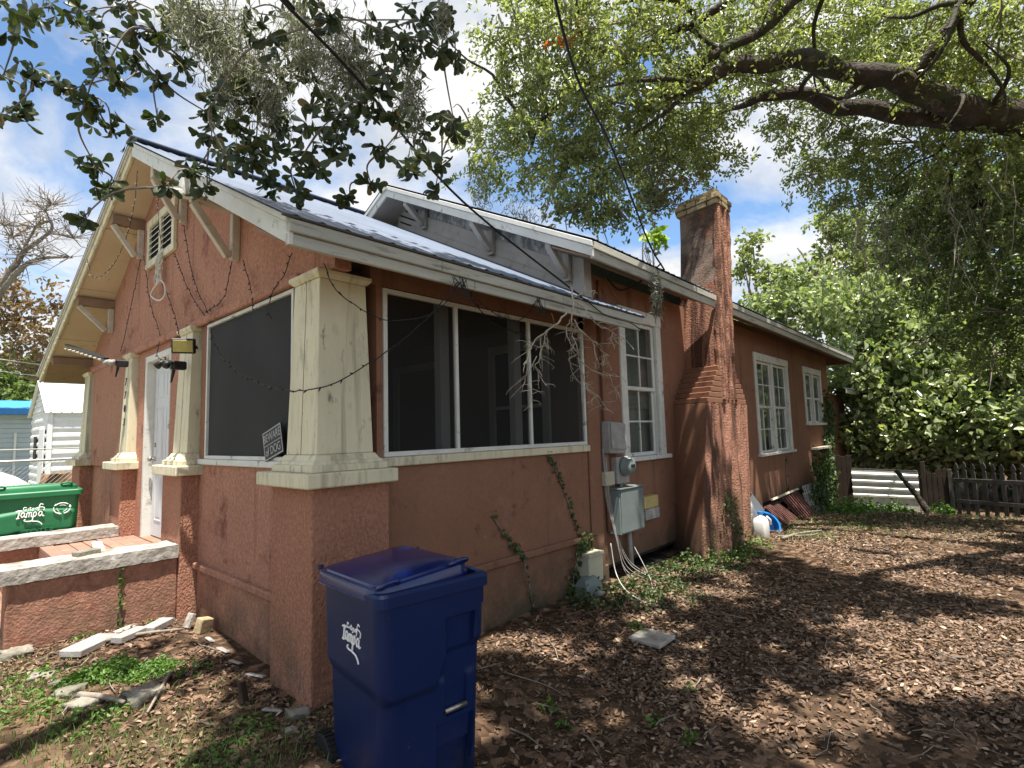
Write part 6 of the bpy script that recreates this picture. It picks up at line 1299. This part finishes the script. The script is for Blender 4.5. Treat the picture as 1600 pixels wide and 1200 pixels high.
# connect every leaf cluster to its nearest neighbour higher up (a spanning tree rooted on the limb)
roots = [(-1.6, -0.3, 5.42), (-0.9, -0.2, 5.36), (-0.3, -0.1, 5.22), (0.3, -0.2, 5.16), (0.7, -0.3, 5.1)]
nodes = [Vector(r_) for r_ in roots]; todo = sorted([Vector(b[:3]) for b in NB], key=lambda v: -v.z); tw = MB(); rr = random.Random(2)
for v in todo:
    best = min(nodes, key=lambda q: (q - v).length + (0.4 if q.z < v.z + .03 else 0))
    dv = v - best; mid = best.lerp(v, .5) + Vector((rr.uniform(-.06, .06), rr.uniform(-.06, .06), rr.uniform(.0, .07))); r0 = 0.007 if best.z < 4.6 else 0.011
    tw.tube(catmull([best, mid, v], 5), [lerp(r0, .0035, k / 10) for k in range(11)], 5); nodes.append(v)
tw.build('twigs', m_bark2, nbt, kind='stuff')
def leaf_proto(nm, L, W, curl):
    """obovate leaf with a raised midrib fold"""
    pr = [(0, 0.012), (.12, .10), (.35, .26), (.6, .46), (.8, .5), (.93, .36), (1, 0.02)]
    vs = []; fs = []
    for (t_, h) in pr:
        z = -curl * L * t_ * t_; vs += [(t_ * L, -h * W, z + .22 * h * W), (t_ * L, 0, z), (t_ * L, h * W, z + .22 * h * W)]
    for k in range(len(pr) - 1):
        a = 3 * k; fs += [(a, a + 1, a + 4, a + 3), (a + 1, a + 2, a + 5, a + 4)]
    me = bpy.data.meshes.new(nm); me.from_pydata(vs, [], fs); me.materials.append(m_leaf_near); me.polygons.foreach_set('use_smooth', [True] * len(me.polygons)); return me, vs, fs
protos = [leaf_proto('leaf', .084, .038, .25), leaf_proto('leaf', .074, .036, .5), leaf_proto('leaf', .062, .028, .1)]
placed = []; base_loc = root_loc(nbt)
for (x, y, z, r) in NB:
    nclu = max(2, int(92 * r))
    for c in range(nclu):
        d = Vector((rr.gauss(0, 1), rr.gauss(0, 1), rr.gauss(0, .8))).normalized() * r * rr.uniform(.1, 1.05); cpt = Vector((x, y, z)) + d
        axis = Vector((rr.uniform(-1, 1), rr.uniform(-1, 1), rr.uniform(-1.3, .1))).normalized(); o_ = axis.orthogonal().normalized(); p_ = axis.cross(o_)
        for q in range(rr.randint(4, 7)):
            a = rr.uniform(0, 2 * math.pi); dirv = (axis * rr.uniform(.1, .8) + (o_ * math.cos(a) + p_ * math.sin(a))).normalized()
            upv = (axis + Vector((0, 0, .8)) + Vector((rr.uniform(-.5, .5), rr.uniform(-.5, .5), 0))); sv = upv.cross(dirv).normalized(); uv = dirv.cross(sv); k = rr.uniform(.7, 1.12)
            Mt = Matrix(((dirv.x * k, sv.x * k, uv.x * k, cpt.x), (dirv.y * k, sv.y * k, uv.y * k, cpt.y), (dirv.z * k, sv.z * k, uv.z * k, cpt.z), (0, 0, 0, 1))); placed.append((Mt, rr.randrange(3)))
placed.sort(key=lambda q: (q[0].translation - CAM).length)
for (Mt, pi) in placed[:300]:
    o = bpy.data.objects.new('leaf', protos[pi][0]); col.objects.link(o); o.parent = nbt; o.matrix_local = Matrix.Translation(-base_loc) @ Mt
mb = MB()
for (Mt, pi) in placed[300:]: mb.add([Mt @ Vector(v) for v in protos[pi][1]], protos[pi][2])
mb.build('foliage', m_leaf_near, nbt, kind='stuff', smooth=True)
# upper crown of the near oak, above the frame
leaf_cloud('high_crown', [(-4.8, -2.8, 6.8, 1.1), (-4.2, -3.8, 7.2, 1.2), (-5.4, -3.6, 6.4, 1.1)], 520, 0.11, 0.05, m_leaf_near, nbt, 10, .2, kind='stuff')

# ---- spanish moss
def moss(label, c, rx, rz, n, L=0.10, parent=None):
    Cc = np.array(c); k = RNG.normal(size=(n, 3)) * np.array([rx * .5, rx * .5, rz * .45]); k[:, 2] -= np.abs(RNG.normal(size=n)) * rz * .2
    P = Cc + k; d = RNG.normal(size=(n, 3)) * .7; d[:, 2] -= .9; V, Q = leaf_mesh_arrays(P, RNG.uniform(.5, 1.3, n) * L, np.full(n, .0024), d, 0.1)
    t = thing('spanish_moss', label, 'moss', c, group='clumps of grey moss in the trees')
    o = link_mesh('strands', np_mesh('strands', V - Cc, Q), m_moss, t); o['kind'] = 'stuff'; return t
ml = ['broad grey moss clump high left of the thick cable', 'grey moss clump where the thick cable enters the view', 'grey moss clump just right of the thick cable', 'thin grey moss strand below the top left clump', 'wispy grey moss strand at the right end of the near branch', 'grey moss tuft between the two big clumps', 'grey moss tuft at the upper edge of the near branch', 'thin moss strand under the cable clump', 'small moss tuft at the tip of the near branch', 'long moss strand hanging in the middle of the near branch']
for k, (x, y, z, rx, rz) in enumerate([(-0.54, .11, 4.03, .17, .27), (-.39, -.03, 3.86, .15, .31), (-.06, -.41, 3.9, .17, .31), (-.48, .09, 3.73, .11, .23), (.24, -.7, 3.62, .08, .23), (-.21, -.24, 3.98, .15, .23), (-.66, .23, 4.11, .15, .15), (.03, -.48, 3.74, .1, .15), (.35, -.88, 4.07, .04, .11), (-.3, -.1, 3.57, .08, .15)]):
    moss(ml[k], (x, y, z), rx, rz, int(17000 * rx * rz + 400), .075)
for lb, c, rx, rz, n in (('moss beard hanging from the main eave beside the cable', (3.82, -0.43, 3.14), .06, .26, 420), ('moss wisps on the oak foliage left of the chimney', (4.55, 3.0, 5.75), .2, .6, 500), ('moss curtain under the oak limb at the right', (10.2, -1.9, 5.3), .8, .9, 900), ('moss strands hanging above the chimney', (5.75, .5, 5.6), .25, .5, 600), ('moss beard under the far right limb', (9.9, -3.0, 5.2), .5, .8, 600), ('moss strands at the left edge of the oak crown', (4.75, 2.3, 5.1), .3, .45, 500)):
    moss(lb, c, rx, rz, n, .12)

# ---- broad leaved thicket behind the back fence
VINE = [(16.42, -0.4, 5.13, 1.11), (17.21, -1.14, 4.17, 1.48), (17.6, -2.21, 3.34, 1.61), (17.33, -3.38, 3.18, 1.5), (16.41, -0.55, 3.06, 1.27), (16.45, -1.48, 1.92, 1.39), (16.96, -2.77, 1.7, 1.5), (16.64, -3.59, 1.51, 1.26), (16.38, -0.57, 1.25, 1.07), (16.6, -0.5, 0.6, .8), (16.86, -1.65, .78, .9), (17.33, -3.07, .75, 1.0), (17.63, .49, 5.29, .91), (19.25, 1.51, 6.65, .91), (18.99, -1.03, 5.43, 1.22), (16.9, -0.3, 2.17, .82), (17.0, -3.69, 2.63, .97), (16.2, -4.6, 1.3, 1.3), (16.4, -5.0, 3.0, 1.4), (15.9, -5.9, 1.6, 1.4), (18.3, -2.3, 5.0, 1.3)]
th = thing('vine_thicket', 'tall wall of bright broad leaved creeper behind the back fence', 'thicket', (17, -2, -0.6))
stm = MB()
for k in range(26):
    b = VINE[k % len(VINE)]; stm.tube(catmull([(b[0] + rr.uniform(-.5, .9), b[1] + rr.uniform(-.6, .6), -0.7), (b[0] + rr.uniform(-.3, .8), b[1] + rr.uniform(-.4, .4), b[2] * .5), (b[0] + .2, b[1], b[2])], 4), [.05, .048, .046, .043, .04, .035, .03, .025, .02], 6)
stm.build('stems', m_bark2, th, kind='stuff')
leaf_cloud('foliage', VINE, 1150, 0.19, 0.115, m_leaf_vine, th, 9, .30, kind='stuff', droop=.2, shell=.55)
BTR = [(19.2, -4.6, 6.4, 1.8), (19.4, -6.4, 8.2, 2.1), (18.8, -3.0, 7.6, 1.5), (20.6, -3.0, 8.8, 1.8), (20.4, -5.2, 10.2, 2.0), (19.0, -7.4, 5.4, 2.0), (19.6, -1.6, 7.4, 1.1), (18.8, -6.6, 4.0, 1.7), (21.5, -1.0, 8.8, 1.1), (19.6, -8.8, 7.4, 2.0)]
bt_ = thing('shade_tree', 'dark dense tree rising behind the picket fence at the right edge', 'tree', (19.6, -6.0, -.6))
mb = MB(); limb(mb, [(19.6, -6.0, -.9, .3), (19.5, -5.8, 2.5, .24), (19.7, -5.3, 5.4, .16), (20.0, -4.8, 8.6, .07)], 5, 10); mb.build('trunk', m_bark, bt_, smooth=True)
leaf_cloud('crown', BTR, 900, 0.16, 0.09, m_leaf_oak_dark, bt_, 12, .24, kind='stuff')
tag(leaf_cloud('hedge_mass', [(20, y, z, 2.2) for y in (-10, -7, -4, -1) for z in (0.8, 3.4)] + [(21, -7, 6, 2.2), (21, -10, 6, 2.4), (20.5, -4, 5.6, 2), (13.5, -8.4, 1.0, 1.5), (12, -9.4, 1.2, 1.7), (14.5, -7.4, 2.2, 1.7), (14.0, -8.2, 3.6, 1.8)], 260, 0.22, 0.13, m_leaf_ivy, None, 10, .35), 'dark mass of shrubs behind the creeper thicket', 'shrubs', kind='stuff')
# palm-like fronds at the edge of the thicket, dead stems
t = thing('palm_frond', 'arching feathery fronds rising behind the rear roof', 'palm', (16.8, 1.0, 3.0))
for k, (a, ln) in enumerate(((R(200), 1.6), (R(160), 1.5), (R(240), 1.4), (R(120), 1.3))):
    base = Vector((17.4, 1.4, 3.6)); d = Vector((math.cos(a), math.sin(a), 0)); P = [base + d * ln * t_ + Vector((0, 0, 1.0 * t_ - 1.1 * t_ * t_)) for t_ in np.linspace(0, 1, 12)]
    q = MB(); q.tube(P, [.02 - .0014 * i for i in range(12)], 5)
    for i in range(2, 12):
        for sgn in (1, -1):
            s_ = d.cross(Vector((0, 0, 1))) * sgn; p = P[i]; L_ = .42 * (1 - abs(i - 6) / 9); e_ = p + (s_ * .8 + d * .5).normalized() * L_ - Vector((0, 0, L_ * .3)); w_ = d * .02
            q.add([p - w_, p + w_, e_], [(0, 1, 2)])
            q.add([p.lerp(P[i - 1], .5) - w_, p.lerp(P[i - 1], .5) + w_, e_.lerp(P[i - 1] + (e_ - p), .5)], [(0, 1, 2)])
    q.build('frond', m_leaf_vine, t)
# ---- far trees right of the chimney
def small_tree(name, label, base, blobs, mat, L, W, per, group, tr=0.12, kindm=m_bark2):
    t = thing(name, label, 'tree', base, group=group); b0 = Vector(base); top = max(blobs, key=lambda b: b[2])
    mb = MB(); limb(mb, [(b0.x, b0.y, b0.z - .3, tr), (lerp(b0.x, top[0], .4) + .2, lerp(b0.y, top[1], .4), lerp(b0.z, top[2], .45), tr * .7), (top[0], top[1], top[2] - .2, tr * .25)], 6, 8, .1); mb.build('trunk', kindm, t, smooth=True)
    fork = Vector((lerp(b0.x, top[0], .4) + .2, lerp(b0.y, top[1], .4), lerp(b0.z, top[2], .45)))
    for b in blobs:
        mb = MB(); limb(mb, [(fork.x, fork.y, fork.z, tr * .4), ((fork.x + b[0]) / 2 + rr.uniform(-.3, .3), (fork.y + b[1]) / 2 + rr.uniform(-.3, .3), (fork.z + b[2]) / 2, tr * .3), (b[0], b[1], b[2], tr * .12)], 4, 6, .06); mb.build('limb', kindm, t, smooth=True)
    leaf_cloud('crown', blobs, per, L, W, mat, t, 12, .28, kind='stuff'); return t
small_tree('far_tree', 'slender pale green tree just right of the chimney top', (20.6, 3.5, -.6), [(20.97, 3.77, 9.08, .55), (20.85, 4.07, 7.9, .6), (20.43, 3.12, 7.5, .6), (19.97, 2.24, 6.6, .75), (20.3, 3.6, 6.0, .9), (20.73, 4.11, 8.57, .4)], m_leaf_back, .19, .11, 800, 'trees behind the rear roof')
small_tree('far_tree', 'taller open crowned tree standing against the clouds behind the thicket', (24.2, 1.3, -.6), [(24.08, 1.68, 10.2, .7), (24.5, 1.0, 9.4, .9), (24.05, 1.89, 8.79, .6), (23.93, .65, 7.91, 1.2), (24.64, -.13, 7.88, 1.0), (24.72, .6, 10.3, .5), (24.2, 2.3, 7.6, .8)], m_leaf_back, .20, .12, 760, 'trees behind the rear roof', .16)
small_tree('far_tree', 'bushy bright tree close behind the rear roof', (19.4, 2.4, -.6), [(19.27, 3.07, 6.01, .7), (18.6, 2.0, 5.6, .9), (18.2, 1.1, 5.0, .9), (19.0, 2.6, 5.2, .8), (18.8, .6, 5.8, .7)], m_leaf_vine, .19, .11, 800, 'trees behind the rear roof')
# a dead snag and a red-brown sapling among them
sn = MB(); limb(sn, [(19.6, .95, 3.5, .10), (19.4, 1.1, 6.0, .08), (19.5, 1.35, 7.0, .06), (19.3, 1.75, 7.9, .03)], 5, 7, .08); limb(sn, [(19.5, 1.3, 6.9, .04), (19.7, .8, 7.5, .02)], 4, 5); tag(sn.build('dead_snag', m_bark2, None, smooth=True), 'bare crooked dead stem sticking out of the thicket', 'dead tree')
# sprouts on the roof by the chimney
t = thing('roof_sapling', 'yellow green sapling sprouting on the main roof edge left of the chimney', 'sapling', (4.6, 0.2, 3.8))
mb = MB(); mb.tube([(4.55, .1, 3.7), (4.6, .12, 3.95), (4.62, .1, 4.15)], .01, 5); mb.build('stem', m_stick, t)
leaf_cloud('leaves', [(4.66, .05, 4.12, .14), (4.8, -.05, 4.05, .10)], 900, .17, .075, m_leaf_bright, t, 7, .06)
t = thing('roof_shrub', 'thin grey green shrub on the roof against the chimney', 'shrub', (5.4, 0.4, 3.9))
mb = MB(); 
for k in range(5): mb.tube([(5.45, .4, 3.7), (5.4 + rr.uniform(-.1, .1), .4 + rr.uniform(-.1, .1), 4.2), (5.42 + rr.uniform(-.2, .2), .45 + rr.uniform(-.2, .2), 4.6 + rr.uniform(-.1, .3))], [.008, .006, .003], 5)
mb.build('stems', m_stick, t); leaf_cloud('leaves', [(5.42, .42, 4.2, .22, 1.2), (5.4, .45, 4.6, .2, 1.2)], 700, .10, .045, m_leaf_oak, t, 8, .1)

# ---- street side trees at the far left
small_tree('street_tree', 'rounded green tree behind the blue roofed house', (2.6, 37, 0), [(2.18, 39.87, 6.2, 1.5), (3.81, 41.1, 6.0, 1.6), (1.77, 37.56, 4.8, 1.4), (2.75, 36.53, 4.6, 1.4), (0.6, 38, 5.2, 1.5), (-.8, 37.5, 5.0, 1.6)], m_leaf_street, .34, .2, 330, 'green trees beyond the street', .2)
small_tree('street_tree', 'dark green tree showing under the far end of the eave', (5.8, 41, 0), [(4.66, 40.25, 5.6, 1.3), (5.63, 42.2, 5.6, 1.4), (6.6, 41.55, 5.7, 1.4), (7.4, 42, 5, 1.5), (5.4, 41, 4, 1.5)], m_leaf_street, .34, .2, 330, 'green trees beyond the street', .2)
t = thing('bare_tree', 'half bare tree with pinkish brown leaves at the left edge', 'tree', (-0.4, 25.4, 0))
BL = [[(-0.4, 25.4, -.2, .45), (-.5, 25.2, 3, .4), (-.46, 24.9, 6.4, .34), (-.46, 24.82, 6.84, .3), (.14, 24.05, 7.53, .22), (.64, 23.33, 8.74, .15), (1.25, 22.56, 9.5, .09), (1.3, 22.43, 9.97, .07), (.95, 22.9, 9.75, .07), (.72, 23.24, 8.95, .08)], [(-.44, 24.86, 6.37, .26), (.15, 24.06, 7.35, .2), (.74, 23.28, 8.34, .15), (1.21, 22.73, 8.55, .1), (1.85, 22.01, 8.6, .06)], [(1.24, 22.55, 9.57, .07), (1.57, 22.21, 9.42, .05), (1.9, 21.87, 9.31, .03)], [(.69, 23.27, 8.81, .07), (.37, 23.54, 9.42, .05), (.11, 23.77, 9.86, .03)], [(1.28, 22.47, 9.9, .05), (1.13, 22.58, 10.34, .03), (1.31, 22.35, 10.57, .02)], [(-.32, 27.0, 6.4, .26), (.56, 26.6, 6.75, .18), (1.44, 25.7, 6.9, .12)]]
BL = [[(q[0], q[1], q[2], q[3] * (.62 if q[2] > 6 else 1)) for q in L_] for L_ in BL]
for k, L_ in enumerate(BL):
    mb = MB(); limb(mb, L_, 5, 9, .04); mb.build('trunk' if k == 0 else 'limb', m_bark2, t, smooth=True)
tw = MB()
for k in range(190):
    L_ = rr.choice(BL[1:5] + BL[:1]); p = Vector(rr.choice(L_[1:])[:3]); d = Vector((rr.uniform(-1, 1), rr.uniform(-1, 1), rr.uniform(-.3, 1))).normalized(); e_ = p + d * rr.uniform(.5, 1.3)
    tw.tube([p, p.lerp(e_, .5) + Vector((rr.uniform(-.2, .2),) * 3), e_], [.02, .014, .006], 4); tw.tube([p.lerp(e_, .6), e_ + Vector((rr.uniform(-.5, .5), rr.uniform(-.5, .5), rr.uniform(-.1, .5)))], [.01, .004], 3)
tw.build('twigs', m_bark2, t, kind='stuff')
leaf_cloud('crown', [(.89, 26.25, 7.0, 1.0), (1.58, 25.45, 7.2, .85), (1.47, 25.76, 6.1, 1.0), (.67, 26.63, 6.0, 1.0), (2.12, 24.89, 7.1, .5), (.66, 26.36, 8.2, .6), (2.0, 25.17, 6.0, .6), (-.6, 26.5, 7.2, 1.2), (1.2, 26, 5.2, 1.0), (.3, 25.8, 7.9, .9), (1.7, 25, 8.0, .5)], 330, .20, .11, m_leaf_rusty, t, 9, .3, kind='stuff')
leaf_cloud('sparse_crown', [(.35, 23.5, 9.6, .8), (.82, 22.96, 10, .7), (.23, 23.76, 8.8, .7), (1.5, 22.4, 10.2, .5), (.9, 22.9, 9.0, .6)], 130, .13, .06, m_leaf_rusty, t, 6, .25, kind='stuff')
tag(leaf_cloud('far_woods', [(x, 60 + (x % 3), 2.5, 4) for x in range(-30, 34, 4)], 40, .6, .4, m_leaf_street, None, 10, .8), 'distant row of green trees beyond the street', 'trees', kind='stuff')

# ------------------------------------------------------------------ leaf litter, grass, weeds and creepers on the ground
def free(x, y):
    inside = (x > -0.03) & (y > -0.03) & (x < 17)
    return ~inside
def litter(n, xr_, yr_, smin, smax, seed, fall=1.3):
    g = np.random.default_rng(seed)
    x = xr_[0] + (xr_[1] - xr_[0]) * g.random(n) ** fall; y = g.uniform(*yr_, n); k = free(x, y) & (np.sin(x * 2.1 + 1.7 * np.sin(y * 1.9)) + np.sin(y * 2.7 - x * 1.3 + seed) + g.normal(size=n) * .7 > -0.7); x, y = x[k], y[k]; n = len(x)
    z = gz(x, y) + g.uniform(0.002, 0.02, n); d = g.normal(size=(n, 3)); d[:, 2] *= .28; d /= np.linalg.norm(d, axis=1, keepdims=True)
    up_ = np.stack([g.normal(size=n) * .38, g.normal(size=n) * .38, np.ones(n)], 1); s = np.cross(up_, d); s /= np.linalg.norm(s, axis=1, keepdims=True); u = np.cross(d, s)
    L = g.uniform(smin, smax, n)[:, None]; W = L * g.uniform(.32, .5, n)[:, None]; C = np.stack([x, y, z], 1); cu = g.uniform(-.1, .3, n)[:, None]; fo = g.uniform(-.1, .4, n)[:, None]
    b = C - d * L * .5 + u * cu * L * .3; t_ = C + d * L * .5 + u * cu * L * .4; a1 = C - d * L * .12 + s * W * .5 + u * W * fo; a2 = C + d * L * .2 + s * W * .42 + u * W * fo; c1 = C - d * L * .12 - s * W * .5 + u * W * fo; c2 = C + d * L * .2 - s * W * .42 + u * W * fo
    V = np.stack([b, a1, a2, t_, c2, c1], 1).reshape(-1, 3); i = np.arange(n)[:, None] * 6
    Q = np.concatenate([np.concatenate([i, i + 1, i + 2, i + 3], 1), np.concatenate([i, i + 3, i + 4, i + 5], 1)], 0); return V, Q
parts = [litter(60000, (-1.6, 4.2), (-3.4, 2.6), .012, .052, 1, 1.0), litter(84000, (1.5, 9), (-6.5, 0.1), .016, .06, 2, 1.1), litter(34000, (6, 15), (-8, 0.1), .035, .085, 3, 1.0)]
Vs = []; Qs = []; o_ = 0
for V, Q in parts: Vs.append(V); Qs.append(Q + o_); o_ += len(V)
tag(link_mesh('leaf_litter', np_mesh('leaf_litter', np.concatenate(Vs), np.concatenate(Qs)), m_litter), 'thick layer of dry brown oak leaves over the yard', 'leaf litter', kind='stuff')
tg = np.random.default_rng(12); tm = MB()
for k in range(330):
    x = tg.uniform(-1.2, 10); y = tg.uniform(-5.5, 2.2)
    if x > -0.05 and y > -0.08: continue
    a = tg.uniform(0, 6.28); L_ = tg.uniform(.06, .34); r_ = tg.uniform(.0018, .005); P = []
    for q in range(4):
        px, py = x + math.cos(a) * L_ * q / 3 + tg.normal() * .012, y + math.sin(a) * L_ * q / 3 + tg.normal() * .012
        if px > -0.04 and py > -0.04: px = x; py = y - .01 * q
        P.append((px, py, G(px, py) + .012 + tg.uniform(0, .02)))
    tm.tube(P, [r_, r_ * .9, r_ * .7, r_ * .4], 4)
tag(tm.build('twig_litter', m_stick, None), 'fine dead twigs scattered over the leaf litter', 'twigs', kind='stuff')
def blades(n, pts, hmin, hmax, w, seed):
    g = np.random.default_rng(seed); c = np.array([p[:2] for p in pts]); r_ = np.array([p[2] for p in pts]); k = g.integers(0, len(pts), n)
    x = c[k, 0] + g.normal(size=n) * r_[k] * .5; y = c[k, 1] + g.normal(size=n) * r_[k] * .5; m_ = free(x, y); x, y = x[m_], y[m_]; n = len(x); z = gz(x, y)
    a = g.uniform(0, 2 * math.pi, n); h = g.uniform(hmin, hmax, n); le = g.normal(size=(n, 2)) * .6
    sx, sy = np.cos(a) * w, np.sin(a) * w
    p0 = np.stack([x - sx, y - sy, z - .005], 1); p1 = np.stack([x + sx, y + sy, z - .005], 1); q1 = np.stack([x + sx * .7 + le[:, 0] * h * .35, y + sy * .7 + le[:, 1] * h * .35, z + h * .65], 1); q0 = q1 - np.stack([sx * 1.4, sy * 1.4, 0 * sx], 1); e1 = np.stack([x + le[:, 0] * h * .9, y + le[:, 1] * h * .9, z + h], 1)
    V = np.stack([p0, p1, q1, q0, e1, e1 + np.array([0.0005, 0, 0])], 1).reshape(-1, 3); i = np.arange(n)[:, None] * 6
    return V, np.concatenate([np.concatenate([i, i + 1, i + 2, i + 3], 1), np.concatenate([i + 3, i + 2, i + 5, i + 4], 1)], 0)
V, Q = blades(3600, [(-1.1, 1.5, .5), (-1.2, 1.0, .6), (-1.0, .6, .6), (-.75, .3, .5), (-.6, .05, .5), (-1.3, 2.0, .5), (-.3, -.2, .4), (-1.1, .2, .6)], .015, .055, .003, 5)
tag(link_mesh('front_grass', np_mesh('front_grass', V, Q), m_grass), 'patchy green grass at the lower left foreground', 'grass', kind='stuff')
V, Q = blades(2600, [(8.0, -.7, .8), (9.0, -.75, .9), (10.2, -.7, .9), (11.5, -.8, 1.0), (12.8, -1.0, 1.0), (8.6, -1.4, .9), (11, -2.4, 1.2), (9, -2.6, 1.4), (13.6, -2.8, .9), (7.3, -.9, .5)], .02, .09, .006, 6)
tag(link_mesh('yard_grass', np_mesh('yard_grass', V, Q), m_grass), 'thin sunlit grass along the rear wall', 'grass', kind='stuff')
def ground_leaves(name, label, cat, spots, per, L, W, mat, h, seed, kind='stuff'):
    g = np.random.default_rng(seed); Ps = []
    for (x, y, r_) in spots:
        n = int(per * r_ * r_ * 30); a = g.uniform(0, 2 * math.pi, n); q = r_ * np.sqrt(g.random(n)); px = x + q * np.cos(a); py = y + q * np.sin(a); m_ = free(px, py - .0); px, py = px[m_], py[m_]
        Ps.append(np.stack([px, py, gz(px, py) + g.random(len(px)) ** 1.5 * h * (1.15 - np.clip(np.hypot(px - x, py - y) / r_, 0, 1)) + .01], 1))
    P = np.concatenate(Ps); d = g.normal(size=P.shape); d[:, 2] = np.abs(d[:, 2]) * .5; V, Q = leaf_mesh_arrays(P, g.uniform(.6, 1.3, len(P)) * L, g.uniform(.6, 1.3, len(P)) * W, d, .2)
    return tag(link_mesh(name, np_mesh(name, V, Q), mat), label, cat, kind=kind)
ground_leaves('weed_clump', 'bright green low weed clump in front of the pavers', 'weeds', [(-.62, 1.36, .16), (-.52, 1.22, .14), (-.74, 1.5, .12), (-.42, 1.3, .1), (-.85, 1.4, .12), (-.6, 1.55, .1)], 620, .035, .016, m_leaf_weed, .09, 1)
ground_leaves('weed_clump', 'scattered low weeds in the front grass', 'weeds', [(-1.05, 1.75, .2), (-1.15, 1.25, .25), (-.3, 1.1, .14), (-.9, .8, .2), (-.32, .1, .15), (-.55, -.1, .2), (-.22, 2.25, .08), (-.66, 2.36, .1)], 120, .035, .016, m_leaf_weed, .07, 2)
ground_leaves('wall_weeds', 'dark weeds crowding the wall foot below the breaker box', 'weeds', [(2.7, -.25, .3), (3.1, -.3, .32), (3.5, -.35, .38), (3.9, -.35, .36), (4.3, -.4, .36), (3.3, -.75, .3), (2.9, -.6, .25), (4.6, -.6, .3), (2.5, -.15, .2)], 50, .045, .03, m_leaf_ivy, .20, 3)
ground_leaves('chimney_weeds', 'leafy weeds round the foot of the chimney', 'weeds', [(4.7, -.55, .22), (5.0, -.6, .25), (5.4, -.62, .25), (5.9, -.6, .22), (4.4, -.35, .25), (6.2, -.55, .2)], 45, .045, .03, m_leaf_weed, .20, 4)
ground_leaves('yard_sprouts', 'small green sprouts dotted through the leaf litter', 'weeds', [(1.05, -.95, .06), (1.0, -1.1, .05), (1.35, -1.5, .05), (1.75, -1.55, .05), (1.3, -1.75, .06), (2.35, -.82, .07), (.9, -2.1, .07), (2.0, -3.35, .16)], 260, .035, .018, m_leaf_weed, .08, 5)
ground_leaves('fence_weeds', 'bright weeds along the foot of the back fence', 'weeds', [(12.8, -.55, .4), (13.4, -.7, .4), (13.7, -1.2, .35), (12.2, -.45, .4), (13.9, -2.0, .3)], 60, .10, .05, m_leaf_weed, .35, 6)
# creepers on walls
def creeper(name, label, pts, n, L, mat, spread, y0=None, stem=0.006):
    t = thing(name, label, 'creeper', pts[0]); P = catmull(pts, 8); MB().tube(P, stem, 5).build('stem', m_stick, t)
    g = np.random.default_rng(len(label)); A = np.array([list(p) for p in P]); k = g.integers(0, len(A), n); C = A[k] + g.normal(size=(n, 3)) * np.array([spread, .012, spread]); C[:, 1] = np.minimum(C[:, 1], A[k, 1]) - .008
    d = g.normal(size=(n, 3)); d[:, 1] *= .3; V, Q = leaf_mesh_arrays(C, g.uniform(.6, 1.2, n) * L, g.uniform(.6, 1.2, n) * L * .7, d, .2); V = V - np.array(root_loc(t)); link_mesh('leaves', np_mesh('leaves', V, Q), mat, t); return t
creeper('wall_creeper', 'thin creeper climbing from the beige box to the screen sill', [(2.979, .118, .45), (2.685, .118, 1.06), (2.469, .118, 1.38)], 90, .045, m_leaf_ivy, .02)
creeper('wall_creeper', 'short thin creeper on the porch wall over the belt band', [(2.189, .118, .02), (2.02, .085, .50), (1.907, .118, .62), (1.68, .118, .91)], 80, .04, m_leaf_ivy, .016)
creeper('wall_creeper', 'leafy creeper wrapped round the beige box', [(2.78, .10, -.05), (2.80, .10, .2), (2.9, .06, .42), (3.05, .1, .44)], 150, .06, m_leaf_ivy, .06)
creeper('wall_creeper', 'thick creeper climbing the rear house corner', [(13.0, .09, -.4), (13.4, .09, .4), (13.9, .1, 1.2), (14.1, .1, 2.0)], 900, .13, m_leaf_ivy, .28)
creeper('wall_creeper', 'dense creeper spilling over the lattice panel', [(11.4, -.1, .4), (12.0, -.1, .1), (12.6, -.1, .3), (13.2, -.05, .1)], 900, .12, m_leaf_ivy, .26)
creeper('wall_creeper', 'mossy creeper on the chimney skirt', [(5.9, -.50, -.1), (5.6, -.50, .3), (5.35, -.48, .7)], 160, .05, m_leaf_ivy, .10)
creeper('wall_creeper', 'single creeper stem on the near stoop wall', [(-.42, 2.448, .05), (-.43, 2.448, .3), (-.42, 2.448, .56)], 36, .035, m_leaf_weed, .012)
creeper('wall_creeper', 'dry creeper stem on the rear wall right of the tall windows', [(10.2, .118, .3), (10.15, .118, .7), (10.25, .118, 1.0)], 14, .06, m_leaf_ivy, .03)
